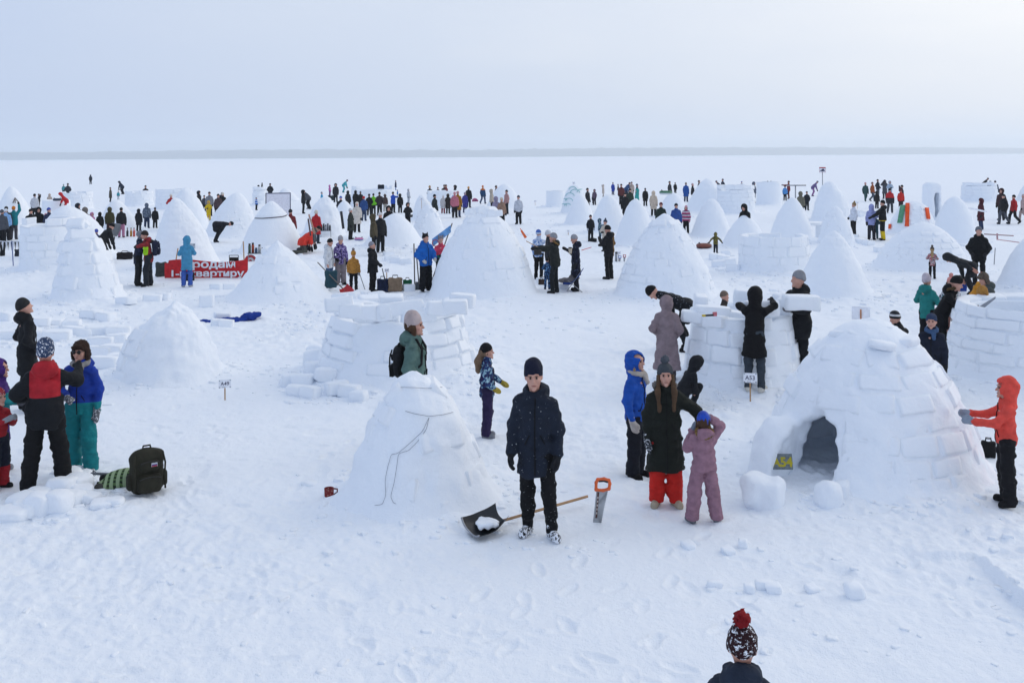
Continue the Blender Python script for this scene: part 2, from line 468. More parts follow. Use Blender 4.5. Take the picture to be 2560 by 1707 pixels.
def build_shore():
    # low wooded coast across the ice, 7 km off, lower to the right
    N = NT('far_forest'); tcn = N.n('ShaderNodeTexCoord')
    nn = N.noise(tcn.outputs['Object'], 0.02, 4)
    N.set(N.ramp(nn.outputs['Fac'], [(0.3, (0.03, 0.045, 0.04)), (0.7, (0.06, 0.075, 0.06))]), 0.95)
    xs = np.arange(-7500, 7501, 12.0)
    P = np.stack([xs, np.zeros_like(xs), np.zeros_like(xs)], -1)
    h = 58 + 10 * vnoise(P, 1 / 1500, 3) + 5 * vnoise(P, 1 / 300, 4) + 4.5 * vnoise(P, 1 / 40, 5) + 3.5 * vnoise(P, 1 / 14, 6)
    h = h * np.clip(1.0 - (xs - 500) / 9000, 0.25, 1.0)
    base = 6300 + 0.11 * xs + 120 * vnoise(P, 1 / 1800, 8)
    rows = []
    for k, (dy, f) in enumerate(((0, 0.0), (5, 0.62), (60, 0.9), (260, 1.0), (900, 0.9), (1400, 0.0))):
        rows.append(np.stack([xs, base + dy, h * f - (1 if f == 0 else 0)], -1))
    a = Acc().grid(np.array(rows))
    o = link('far_shore', a.mesh('far_shore', True), N.m)
    tag(o, 'low wooded coast far across the frozen sea', kind='structure')
build_shore()

def build_haze():
    a = Acc().box((0, 3600, 49), (17000, 9000, 106))
    m = bpy.data.materials.new('haze'); m.use_nodes = True
    t = m.node_tree; t.nodes.clear()
    o = t.nodes.new('ShaderNodeOutputMaterial'); v = t.nodes.new('ShaderNodeVolumePrincipled')
    v.inputs['Color'].default_value = (0.90, 0.957, 1.0, 1); v.inputs['Density'].default_value = 0.00026; v.inputs['Anisotropy'].default_value = 0.45
    t.links.new(v.outputs[0], o.inputs['Volume'])
    hz = link('haze', a.mesh('haze'), m)
    tag(hz, 'pale winter haze over the ice', kind='stuff')
build_haze()
# ---------------------------------------------------------------- snow blocks, igloos and walls
rnd = random.Random(11)
def rounded_block(name, dx, dy, dz, e, amp, seed, nx=6, ny=3, nz_=4):
    """sawn snow block with soft, uneven edges"""
    vs_ = {}; V = []; Q = []
    def vid(i, j, k):
        key = (i, j, k)
        if key not in vs_:
            p = np.array([2 * i / nx - 1, 2 * j / ny - 1, 2 * k / nz_ - 1])
            # push the subdivision lines out to the edges so the bevel stays narrow
            p = np.sign(p) * np.abs(p) ** 0.62
            q = np.abs(p) ** e; s_ = (q.sum()) ** (1 / e); m_ = np.abs(p).max()
            p = p * (m_ / s_) ** 0.9 if s_ > 0 else p
            vs_[key] = len(V); V.append(p * np.array([dx, dy, dz]) / 2)
        return vs_[key]
    for f in range(6):
        ax = f // 2; hi = f % 2; n = (nx, ny, nz_); a, b = (ax + 1) % 3, (ax + 2) % 3
        for u in range(n[a]):
            for w in range(n[b]):
                q = []
                for du, dw in ((0, 0), (1, 0), (1, 1), (0, 1)):
                    c = [0, 0, 0]; c[ax] = n[ax] * hi; c[a] = u + du; c[b] = w + dw; q.append(vid(*c))
                Q.append(q if hi else q[::-1])
    V = np.array(V, dtype=np.float32)
    V = V + amp * np.stack([vnoise(V, 5, seed + k) + 0.5 * vnoise(V, 11, seed + k + 9) for k in range(3)], -1)
    return new_mesh(name, V, [np.array(Q)])
BL, BD, BH = 0.52, 0.24, 0.25
BLOCKS = [rounded_block('snow_block', BL, BD, BH, 13.0, 0.015, 3 * i + 1) for i in range(10)]
LUMPS = [rounded_block('snow_lump', 0.4, 0.34, 0.26, 3.6, 0.035, 50 + 3 * i, 5, 4, 4) for i in range(8)]

def prof_r(t, a, b): return np.maximum(1 - np.clip(t, 0, 1) ** a, 0) ** b

def dome_mesh(name, Rr, h, a, b, seed, nseg, nrow, lump=0.05, flare=0.2, groove=0.0, lean=(0, 0), bh=0.27):
    w = np.linspace(0, 1, nrow)
    t = 1 - (1 - w) ** 1.7
    r = Rr * prof_r(t, a, b); z = h * t
    r = r + flare * np.exp(-z / 0.15); z0_ = z.copy()
    r = np.concatenate([[r[0] + 0.35, r[0] + 0.13], r]); z = np.concatenate([[-0.30, -0.07], z]); t = np.concatenate([[0, 0], t]); nrow += 2
    th = np.linspace(0, 2 * math.pi, nseg, endpoint=False)
    TH, Z = np.meshgrid(th, z); RR = np.repeat(r[:, None], nseg, 1)
    C = np.stack([np.cos(TH), np.sin(TH), np.zeros_like(TH)], -1)
    P = C * RR[..., None]; P[..., 2] = Z
    # outward normal from the profile
    dr = np.gradient(r); dzz = np.gradient(z); nl = np.hypot(dr, dzz) + 1e-9
    nr, nzv = dzz / nl, -dr / nl
    Nn = C * nr[:, None, None]; Nn[..., 2] = nzv[:, None]
    Q = P + np.array([seed * 3.1, seed * 1.7, 0])
    d = lump * (0.9 * vnoise(Q, 0.9, seed) + 0.55 * vnoise(Q, 2.1, seed + 1) + 0.32 * vnoise(Q, 5.0, seed + 2) + 0.17 * vnoise(Q, 11.0, seed + 3) + 0.10 * vnoise(Q, 21.0, seed + 4))
    if groove > 0:
        zz = Z / bh + 0.25 * vnoise(Q, 0.8, seed + 5)
        row = np.floor(zz); fz = np.abs(zz - np.round(zz)) * bh
        per = np.maximum(3, np.round(2 * math.pi * np.maximum(RR, 0.2) / 0.55)); u = TH / (2 * math.pi) * per + row * 0.47 + 0.15 * vnoise(Q, 1.3, seed + 6)
        fu = np.abs(u - np.round(u)) * 0.55
        jt = np.maximum(np.exp(-(fz / 0.03) ** 2), np.exp(-(fu / 0.03) ** 2))
        cell = np.sin(row * 12.9898 + np.floor(u) * 78.233) * 43758.5453; cell = cell - np.floor(cell)
        mask = np.clip(0.35 + 1.2 * vnoise(Q, 0.7, seed + 7), 0, 1)
        d = d - groove * jt * mask + groove * 0.9 * (cell - 0.5) * (1 - jt)
    P = P + Nn * d[..., None]
    zl = np.clip(Z / h, 0, 1) ** 1.5; P[..., 0] += lean[0] * zl; P[..., 1] += lean[1] * zl
    i = np.arange(nrow * nseg).reshape(nrow, nseg); j = np.roll(i, -1, 1)
    F = np.stack([i[:-1], j[:-1], j[1:], i[1:]], -1).reshape(-1, 4)
    V = np.concatenate([P.reshape(-1, 3), P[-1].mean(0)[None]])
    T = np.stack([i[-1], j[-1], np.full(nseg, nrow * nseg)], -1)
    return new_mesh(name, V, [F, T])

def ring_mesh(name, Rb, Rt, h, th_w, seed, nseg, nrow, lump=0.04, flare=0.15, ragged=0.08):
    """unfinished round wall, hollow and open at the top"""
    prof = [(Rb + flare + 0.40, -0.30), (Rb + flare + 0.14, -0.06)] + [(Rb + (Rt - Rb) * s_ + flare * math.exp(-s_ * h / 0.13), h * s_) for s_ in np.linspace(0, 1, nrow)]
    prof += [(Rt - th_w * s_, h) for s_ in (0.15, 0.5, 0.85)]
    prof += [(Rt - th_w + (Rb - Rt) * (1 - s_), h * s_) for s_ in np.linspace(0.98, 0, 8)]
    prof += [(0.02, 0.02)]
    pr = np.array(prof); th = np.linspace(0, 2 * math.pi, nseg, endpoint=False)
    TH = np.repeat(th[None], len(pr), 0)
    C = np.stack([np.cos(TH), np.sin(TH), np.zeros_like(TH)], -1)
    P = C * pr[:, 0][:, None, None]; P[..., 2] = pr[:, 1][:, None]
    Q = P + np.array([seed * 3.1, seed * 1.7, 0])
    d = lump * (0.8 * vnoise(Q, 1.3, seed) + 0.5 * vnoise(Q, 3.0, seed + 1) + 0.25 * vnoise(Q, 7.0, seed + 2))
    P = P + C * d[..., None]
    P[..., 2] += ragged * (vnoise(Q * np.array([1, 1, 0]), 1.2, seed + 4) + 0.5 * vnoise(Q * np.array([1, 1, 0]), 3, seed + 5)) * np.clip(pr[:, 1][:, None] / h, 0, 1) ** 3
    n, m = TH.shape
    i = np.arange(n * m).reshape(n, m); j = np.roll(i, -1, 1)
    F = np.stack([i[:-1], j[:-1], j[1:], i[1:]], -1).reshape(-1, 4)
    return new_mesh(name, P.reshape(-1, 3), [F])

def put_blocks(parent, rfun, slope, z0, z1, bh, bl, seed, proud=0.02, keep=1.0, ang=None, jit=0.06, limit=280, skip=None, lean=None, buried=0.35, top_rag=0.0):
    """courses of single blocks round a dome or ring; every block an object of its own"""
    rg = random.Random(seed); n_ = 0; z = z0; row = 0
    while z < z1:
        hh = bh * rg.uniform(0.88, 1.12); zc = z + hh / 2
        r_ = rfun(min(zc, z1))
        if r_ < 0.22 or slope(zc) > 1.0: break
        per = max(4, round(2 * math.pi * r_ / bl)); off = rg.random()
        edges = np.cumsum([rg.uniform(0.7, 1.3) for _ in range(per)]); edges = np.concatenate([[0], edges]) / edges[-1]
        for k in range(per):
            t0, t1 = edges[k], edges[k + 1]; a = 2 * math.pi * ((t0 + t1) / 2 + off)
            a = (a + math.pi) % (2 * math.pi) - math.pi
            if ang is not None and not (ang[0] < a < ang[1]): continue
            if rg.random() > keep: continue
            if top_rag and z + hh > z1 - bh * 0.6 and rg.random() < top_rag: continue
            if skip is not None and skip(a, zc): continue
            if n_ >= limit: return n_
            w_ = 2 * math.pi * r_ * (t1 - t0)
            pr = rg.uniform(-buried, 1.0) * proud
            sl = slope(zc)
            rc = r_ - BD / 2 * math.cos(sl) + pr
            o = link('snow_block', rg.choice(BLOCKS), M_BLOCK, parent)
            lx, ly = (0, 0) if lean is None else lean(zc)
            o.location = (rc * math.cos(a) + lx, rc * math.sin(a) + ly, zc + rg.uniform(-0.01, 0.01) - BD / 2 * math.sin(sl))
            o.rotation_euler = Euler((-sl + rg.uniform(-jit, jit) * 0.6, rg.uniform(-jit, jit), a + math.pi / 2 + rg.uniform(-jit, jit) + (math.pi if False else 0)), 'XYZ')
            o.scale = (w_ / BL * rg.uniform(0.95, 1.02), 1.0, hh / BH * rg.uniform(0.93, 1.03))
            n_ += 1
        z += hh; row += 1
    return n_

def survey(t, xl, xr, yb, xa, ya):
    """centre, radius and height on the ice from base edges, front foot and top"""
    g = ground_at(t, (xl + xr) / 2, yb); dd = math.hypot(g.x, g.y)
    wpx = abs(nat(t, xr, yb)[0] - nat(t, xl, yb)[0]) / 2
    r_ = wpx / FPX * dd
    for _ in range(4):
        dc = dd + r_ * 0.85
        r_ = wpx / FPX * dc * (g.y / dd) * 0.985
    c = Vector((g.x, g.y, 0)) * (dc / dd)
    top = at_dist(t, xa, ya, c.y)
    return c, r_, max(top.z, 0.4), top.x - c.x
IGLOOS = []
def igloo(t, xl, xr, yb, xa, ya, label, a=1.3, b=0.62, blocks=0, lump=0.05, groove=0.0, seed=None, bh=0.25, bl=0.5, proud=0.02, flare=0.2, keep=1.0, group=None, name='igloo', buried=0.35, leanx=True):
    seed = seed or len(IGLOOS) + 3
    c, r_, h, dx = survey(t, xl, xr, yb, xa, ya)
    rb = max(r_ - flare * 0.6, 0.4)
    d = c.length
    root = empty(name, (c.x, c.y, 0))
    tag(root, label, 'igloo', group)
    res = 0.04 if d < 20 else (0.05 if d < 40 else 0.075)
    nseg = int(min(260, max(40, 2 * math.pi * rb / res))); nrow = int(min(120, max(20, h * 1.35 / res)))
    lean = (dx * 0.8 if leanx else 0, 0)
    me = dome_mesh('snow_shell', rb, h, a, b, seed, nseg, nrow, lump, flare, groove, lean, bh)
    link('snow_shell', me, M_SNOW, root)
    if blocks:
        rf = lambda z: rb * float(prof_r(np.array(z / h), a, b))
        def sl(z):
            e = 0.05 * h; dr = (rf(min(z + e, h * 0.999)) - rf(max(z - e, 0))) / (2 * e)
            return math.atan(-dr)
        put_blocks(root, rf, sl, 0.0, h * blocks, bh, bl, seed, proud, keep, lean=lambda z: (lean[0] * (z / h) ** 1.5, 0), buried=buried)
    IGLOOS.append((root, rb, h, a, b)); MOUNDS.append((c.x, c.y, rb, 0.45, rnd.uniform(0.06, 0.13)))
    return root
def ring(t, xl, xr, yb, ytop, label, taper=0.88, blocks=True, lump=0.04, seed=None, bh=0.25, bl=0.5, proud=0.025, thick=0.28, rag=0.35, group=None, name='unfinished_igloo', extra=None, flare=0.15, keep=1.0, ragged=0.08, jit=0.05):
    seed = seed or len(IGLOOS) + 3
    c, r_, h, dx = survey(t, xl, xr, yb, (xl + xr) / 2, ytop)
    # the rim nearest us is what the top survey point sees
    top = at_dist(t, (xl + xr) / 2, ytop, c.y - r_ * taper); h = max(0.35, top.z)
    rb = max(0.4, r_ - flare * 0.6); rt = rb * taper
    root = empty(name, (c.x, c.y, 0)); tag(root, label, 'igloo', group)
    d = c.length; res = 0.05 if d < 20 else (0.07 if d < 40 else 0.11)
    me = ring_mesh('snow_core', rb, rt, h - (bh * 0.4 if blocks else 0), thick, seed, int(max(36, 2 * math.pi * rb / res)), int(max(8, h / res)), lump, flare, ragged)
    link('snow_core', me, M_SNOW, root)
    if blocks:
        rf = lambda z: rb + (rt - rb) * min(z / h, 1)
        put_blocks(root, rf, lambda z: math.atan((rb - rt) / h), 0.0, h, bh, bl, seed, proud, keep, top_rag=rag, jit=jit)
    IGLOOS.append((root, rb, h, 0, 0)); MOUNDS.append((c.x, c.y, rb, 0.5, rnd.uniform(0.08, 0.16)))
    return root

# --- near and middle distance
igloo('f', 775, 1165, 1205, 952, 851, 'smooth snow igloo with a dark cord trailing down its front', a=1.55, b=0.60, blocks=0.9, lump=0.075, seed=21, proud=0.004, buried=6.0, keep=0.5, flare=0.30)
ring('f', 715, 1112, 893, 735, 'half-built round snow wall with ragged top behind the corded igloo', taper=0.76, seed=22, bh=0.22, bl=0.56, proud=0.075, rag=0.5, lump=0.10, jit=0.11, ragged=0.16)
ring('f', 1560, 1852, 908, 728, 'half-built round snow wall with the A53 sign in front', taper=0.84, seed=23, bh=0.26, bl=0.5, proud=0.055, rag=0.35, jit=0.08, lump=0.06)
ring('f', 2165, 2560, 900, 722, 'unfinished curved wall of neat snow bricks with people reaching over it', taper=0.82, seed=24, bh=0.20, bl=0.55, proud=0.03, rag=0.0, ragged=0.02)
igloo('f', 255, 512, 888, 405, 697, 'lumpy half-slumped snow igloo beside the A49 sign', a=1.9, b=0.66, blocks=0.7, lump=0.12, seed=25, proud=0.03, keep=0.45, buried=1.2)
igloo('t1', 575, 1400, 1729, 850, 815, 'tall narrow cone igloo of large faint blocks left of the couple hugging', a=1.15, b=0.55, blocks=0.92, lump=0.035, seed=26, bh=0.36, bl=0.75, proud=0.004, buried=2.0)
ring('t1', 215, 860, 1400, 850, 'straight-sided wall of clean snow blocks behind the tall cone igloo', taper=0.96, seed=27, bh=0.27, bl=0.56, proud=0.012, rag=0.3, lump=0.02)
igloo('t1', 400, 1290, 1240, 720, 640, 'broad smooth dome rising behind the clean block wall', a=1.6, b=0.6, lump=0.03, groove=0.020, seed=28)
igloo('t2', -140, 680, 1365, 150, 555, 'tall smooth cone igloo behind the red banner', a=1.1, b=0.62, lump=0.05, groove=0.022, seed=29)
igloo('t2', 880, 1640, 1190, 1245, 595, 'pointed dome igloo with a dark rope round its top', a=1.25, b=0.62, lump=0.03, groove=0.016, seed=30)
igloo('t2', 730, 1960, 1756, 1300, 1005, 'wide low igloo with broken joints right of the red banner', a=1.0, b=0.84, blocks=0.9, lump=0.06, seed=31, bh=0.27, bl=0.55, proud=0.012, keep=0.6, buried=1.3)
igloo('t3', 1205, 2450, 1707, 1840, 690, 'large smooth igloo with loose blocks along its top', a=1.7, b=0.62, blocks=0.95, lump=0.04, seed=32, bh=0.3, bl=0.6, proud=0.010, keep=0.7, buried=1.4)
igloo('t4', 1470, 2680, 1720, 2060, 742, 'big blocky igloo with a flat broken top beside the mustard jacket', a=1.35, b=0.72, blocks=0.88, lump=0.06, seed=33, bh=0.23, bl=0.5, proud=0.03)
igloo('t6', -90, 800, 1610, 365, 868, 'smooth steep cone igloo behind the man carrying a block', a=1.15, b=0.66, lump=0.04, groove=0.016, seed=34)
ring('t5', 1075, 1930, 1420, 1040, 'low square-cut block wall with a small white stake sign', taper=0.95, seed=35, bh=0.3, bl=0.58, proud=0.015, rag=0.4, lump=0.03)
igloo('t6', 765, 1800, 1310, 1310, 775, 'wide brick-coursed igloo behind the child in the patterned jacket', a=1.5, b=0.66, blocks=0.93, lump=0.03, seed=36, bh=0.19, bl=0.5, proud=0.016)
igloo('t6', 2080, 2950, 1520, 2520, 840, 'pale dome cut off by the tape stakes on the far right', a=1.3, b=0.62, lump=0.04, groove=0.016, seed=37)
# --- middle rows
igloo('t3', 475, 1195, 1130, 840, 728, 'smooth rounded mound igloo behind the woman in a black coat', a=1.25, b=0.62, lump=0.03, seed=41)
igloo('t2', 495, 1115, 1000, 880, 500, 'dome with cracked courses behind the person bending over', a=1.4, b=0.64, blocks=0.6, lump=0.04, seed=42, proud=0.012, bh=0.2, keep=0.6)
igloo('t2', 60, 570, 930, 285, 440, 'knobbly dome peeping out behind the tall smooth cone', a=1.5, b=0.62, lump=0.07, seed=43)
igloo('t3', -195, 310, 1000, 40, 540, 'rough lumpy mound behind the thermos table', a=1.5, b=0.6, lump=0.12, seed=44)
igloo('t3', 110, 440, 910, 270, 590, 'small smooth dome tucked beside the rough lumpy mound', a=1.5, b=0.6, lump=0.04, seed=45)
igloo('t3', 1010, 1300, 820, 1130, 525, 'low pale dome with a stake sign on top', a=1.5, b=0.62, lump=0.04, seed=46, groove=0.020)
igloo('t3', 1000, 1430, 1020, 1210, 635, 'coursed dome with loose rubble on its right side', a=1.4, b=0.58, blocks=0.9, lump=0.05, seed=47, bh=0.26, proud=0.012, keep=0.8)
igloo('t4', 60, 480, 680, 280, 400, 'far smooth pointed dome behind people on the big igloo', a=1.4, b=0.6, lump=0.03, seed=48)
igloo('t4', 925, 1310, 870, 1125, 525, 'plain smooth dome in front of the teal-painted tower', a=1.3, b=0.56, lump=0.025, seed=49)
igloo('t4', 1195, 1690, 960, 1430, 525, 'wide dome behind the boy in dark overalls', a=1.4, b=0.6, lump=0.045, seed=50, groove=0.024)
igloo('t4', 1480, 2010, 1100, 1745, 578, 'tall dome to the right of the wide one behind the mustard jacket', a=1.3, b=0.6, lump=0.04, seed=51, groove=0.020)
igloo('t5', 185, 570, 780, 370, 498, 'dome with a green sled leaning on its crown', a=1.5, b=0.6, lump=0.03, seed=52)
igloo('t5', 495, 1020, 720, 755, 340, 'steep far dome with a blunt top', a=1.2, b=0.62, lump=0.05, seed=53, groove=0.020)
igloo('t5', 555, 1050, 1010, 800, 563, 'rounded dome behind the pink striped jacket', a=1.4, b=0.6, lump=0.05, seed=54, groove=0.020)
igloo('t5', 895, 1450, 1130, 1180, 748, 'low smooth dome in front of the person in a black hood', a=1.3, b=0.64, lump=0.035, seed=55)
d20 = igloo('t5', 1420, 1980, 1060, 1720, 548, 'pointed dome with a flat-roofed entrance porch', a=1.2, b=0.64, lump=0.04, seed=56)
igloo('t6', 100, 560, 780, 300, 352, 'double-humped far dome below the warning sign', a=1.5, b=0.6, lump=0.07, seed=57, groove=0.022)
igloo('t6', 175, 590, 1020, 370, 612, 'blunt coursed dome behind the steep cone', a=1.5, b=0.6, blocks=0.85, lump=0.05, seed=58, bh=0.2, proud=0.012, keep=0.7)
stream = igloo('t6', 925, 1430, 910, 1200, 552, 'igloo hung with orange and green streamers', a=1.9, b=0.5, blocks=0.8, lump=0.05, seed=59, proud=0.012, keep=0.6)
igloo('t6', 1365, 1890, 1020, 1620, 508, 'tall smooth dome behind the wide brick-coursed igloo', a=1.5, b=0.56, lump=0.03, seed=60)
igloo('t1', -70, 405, 870, 110, 425, 'far dome with tripod sticks on its slope at the left', a=1.2, b=0.66, lump=0.04, seed=61)
igloo('t1', 1100, 1550, 940, 1290, 580, 'round dome behind the row of people in dark coats', a=1.5, b=0.58, lump=0.03, seed=62)
igloo('t2', 1285, 1565, 600, 1390, 452, 'small far dome beside the white screen', a=1.4, b=0.6, lump=0.03, seed=63)
igloo('t6', 2275, 2620, 560, 2440, 330, 'far pale dome behind the walkers at the right', a=1.4, b=0.6, lump=0.03, seed=64)
tower = igloo('t4', 890, 1235, 745, 1055, 412, 'steep snow tower painted with teal scale shapes', a=1.6, b=0.45, lump=0.03, seed=65)
# --- far walls
for (t, xl, xr, yb, yt, lab, bk) in (
    ('t1', 465, 800, 720, 590, 'far low snow wall with a dark blue sled on it', False),
    ('t1', 695, 1045, 690, 495, 'far curved snow wall in front of the teal and grey pair', True),
    ('t1', 1395, 1725, 660, 492, 'far snow wall in front of a person in a dark brown jacket', True),
    ('t1', 1735, 2160, 700, 482, 'far thick snow wall left of the knobbly dome', True),
    ('t2', 1030, 1205, 650, 462, 'far narrow wall of flat panels behind the climber in black', True),
    ('t3', 330, 860, 660, 456, 'long far snow wall behind the dense crowd', True),
    ('t3', 1180, 1570, 680, 492, 'far round wall ringed by onlookers', True),
    ('t4', 725, 965, 670, 484, 'grey far wall left of the teal-painted tower', False),
    ('t5', 845, 1300, 740, 458, 'far wall of square blocks with a worker crouched on it', True),
    ('t5', 1290, 1595, 640, 388, 'clean far drum-shaped wall with dark heads above', False),
    ('t6', 1690, 2075, 570, 392, 'far unfinished wall stepped down to the right', True)):
    ring(t, xl, xr, yb, yt, lab, taper=0.95, blocks=bk, lump=0.03, bh=0.28, bl=0.6, proud=0.02, rag=0.4)
# --- the A54 igloo with its entrance hollow: shell carved on a grid, blocks laid on it
def build_a54():
    c, r_, h, dx = survey('n5', 118, 1400, 1345, 815, 348)
    rb = r_ - 0.12
    root = empty('igloo', (c.x, c.y, 0))
    tag(root, 'big block-built igloo with a dark entrance hole and yellow A54 board', 'igloo')
    a, b = 1.4, 0.54
    dc = math.atan2(-c.y, -c.x)                       # azimuth that looks back towards the path
    ea = dc - R(33)                                   # entrance turned towards the neighbours on the left
    ed = Vector((math.cos(ea), math.sin(ea), 0))
    Fd = Field((-rb - 0.75, -rb - 0.75, -0.12), (rb + 0.75, rb + 0.75, h + 0.2), 0.036)
    sl, P = Fd.sub(Fd.lo, Fd.lo + Fd.n * Fd.h)
    def dist(off, hh):
        rr = np.hypot(P[..., 0], P[..., 1]); t = np.clip(P[..., 2] / hh, -0.2, 1.3)
        rp = (rb + off) * np.maximum(1 - np.clip(t, 0, 1) ** a, 0) ** b + 0.22 * np.exp(-np.clip(P[..., 2], 0, 9) / 0.12) * (off > -0.1)
        d1 = (rr - rp) * 0.75; d2 = P[..., 2] - hh
        return np.maximum(d1, d2 * 0.6)
    Fd.D[sl] = dist(0.0, h)
    Q = P + 40.0
    Fd.D[sl] += 0.018 * vnoise(Q, 1.1, 1) + 0.02 * vnoise(Q, 2.6, 2) + 0.014 * vnoise(Q, 6, 3)
    inner = dist(-0.26, h - 0.26)
    # porch of piled snow either side of the doorway
    side = Vector((-ed.y, ed.x, 0))
    Fd.ell(ed * (rb + 0.02) - side * 0.50 + Vector((0, 0, 0.15)), (0.30, 0.30, 0.62), 0.25)
    Fd.D[sl] = np.maximum(Fd.D[sl], -inner)
    # doorway tunnel
    M = Matrix(((ed.x, side.x, 0, 0), (ed.y, side.y, 0, 0), (0, 0, 1, 0), (0, 0, 0, 1)))
    Pl = P @ np.array(M.to_3x3(), dtype=np.float32)
    # wall leans in, so the arch is swept along the entrance axis
    arch = np.maximum((np.abs(Pl[..., 1] + 0.0) / 0.36) ** 2.6 + (np.clip(Pl[..., 2], 0, 9) / 0.82) ** 2.6, 0) ** (1 / 2.6) - 1
    arch = arch * 0.36 + 0.045 * vnoise(Q, 4, 5) + 0.03 * vnoise(Q, 9, 6)
    arch = np.maximum(arch, -(Pl[..., 0] - 0.2))
    Fd.D[sl] = np.maximum(Fd.D[sl], -arch)
    Fd.D[sl] = np.maximum(Fd.D[sl], -(P[..., 2] + 0.08))
    Fd.disp(lambda P: 0.022 * vnoise(P, 3.1, 61) + 0.016 * vnoise(P, 7.5, 62) + 0.008 * vnoise(P, 15.0, 63))
    link('snow_shell', Fd.mesh('snow_shell'), M_SNOW, root)
    rf = lambda z: rb * float(prof_r(np.array(z / h), a, b))
    def slope(z):
        e = 0.05 * h; return math.atan(-(rf(min(z + e, h * 0.999)) - rf(max(z - e, 0))) / (2 * e))
    def skip(an, z):
        dd = (an - ea + math.pi) % (2 * math.pi) - math.pi
        return abs(dd) * rf(z) < 0.60 and z < 0.98
    put_blocks(root, rf, slope, 0.0, h * 0.80, 0.235, 0.50, 5, 0.030, 0.93, skip=skip, buried=0.7, jit=0.06)
    rg = random.Random(4)
    # lintel stones over the doorway and its two cheeks
    for k, (s_, z, w_) in enumerate(((0.20, 0.97, 1.1), (0.52, 0.72, 0.6), (0.56, 0.48, 0.7), (0.54, 0.2, 0.7))):
        an = ea + s_ / rf(z); o = link('snow_block', rg.choice(BLOCKS), M_BLOCK, root)
        q = rf(z) - 0.125; o.location = (q * math.cos(an), q * math.sin(an), z); o.rotation_euler = (-slope(z), rg.uniform(-.05, .05), an + math.pi / 2); o.scale = (w_, 1.05, 0.95)
    # courses seen on the inside through the doorway
    for z in (0.15, 0.42, 0.69, 0.95):
        ri = (rb - 0.26) * float(prof_r(np.array(z / (h - 0.26)), a, b))
        for k in range(5):
            an = ea + math.pi + (k - 2) * 0.46 / ri * 1.05 + rg.uniform(-.05, .05); o = link('snow_block', rg.choice(BLOCKS), M_BLOCK, root)
            q = ri + 0.075; o.location = (q * math.cos(an), q * math.sin(an), z); o.rotation_euler = (-0.12, 0, an + math.pi / 2); o.scale = (0.86, 1, 1.02)
    # pinkish powder rubbed into the flank where the child works
    N = NT('packed_snow_pink'); gp = N.n('ShaderNodeNewGeometry'); v = gp.outputs['Position']
    dn = N.n('ShaderNodeVectorMath', operation='DISTANCE'); N.l(v, dn.inputs[0]); pk = c + Vector((rb * .82, -rb * .52, .55)); dn.inputs[1].default_value = pk
    fall = N.math('MULTIPLY', N.math('SUBTRACT', 1.0, N.math('DIVIDE', dn.outputs['Value'], 0.95), True), N.ramp(N.noise(v, 4.0, 4, .6).outputs['Fac'], [(.35, 0.0), (.75, 0.75)]))
    a_ = N.noise(v, 3.0, 4, .6); b_ = N.noise(v, 16, 4, .65); hgt = N.math('ADD', N.math('MULTIPLY', a_.outputs['Fac'], .8), N.math('MULTIPLY', b_.outputs['Fac'], .65))
    N.set(N.mix(fall, (0.89, 0.925, 0.965), (0.86, 0.68, 0.72)), .75, N.bump(hgt, .45, .05), Specular_IOR_Level=.2)
    for ch in root.children:
        ch.material_slots[0].link = 'OBJECT'; ch.material_slots[0].material = N.m
    # crown lumps
    for k in range(7):
        o = link('snow_lump', rg.choice(LUMPS), M_BLOCK, root); an = rg.uniform(0, 6.28); q = rg.uniform(0.05, 0.5)
        z = h * 0.93 - 0.25 * q; o.location = (q * math.cos(an), q * math.sin(an), z); o.rotation_euler = (rg.uniform(-.2, .2), rg.uniform(-.2, .2), an); o.scale = (rg.uniform(.6, 1.2), rg.uniform(.6, 1), 0.5)
    IGLOOS.append((root, rb, h, a, b)); MOUNDS.append((c.x, c.y, rb, 0.4, 0.07))
    return root, ea, rb
a54, a54_ea, a54_rb = build_a54()

build_ground()
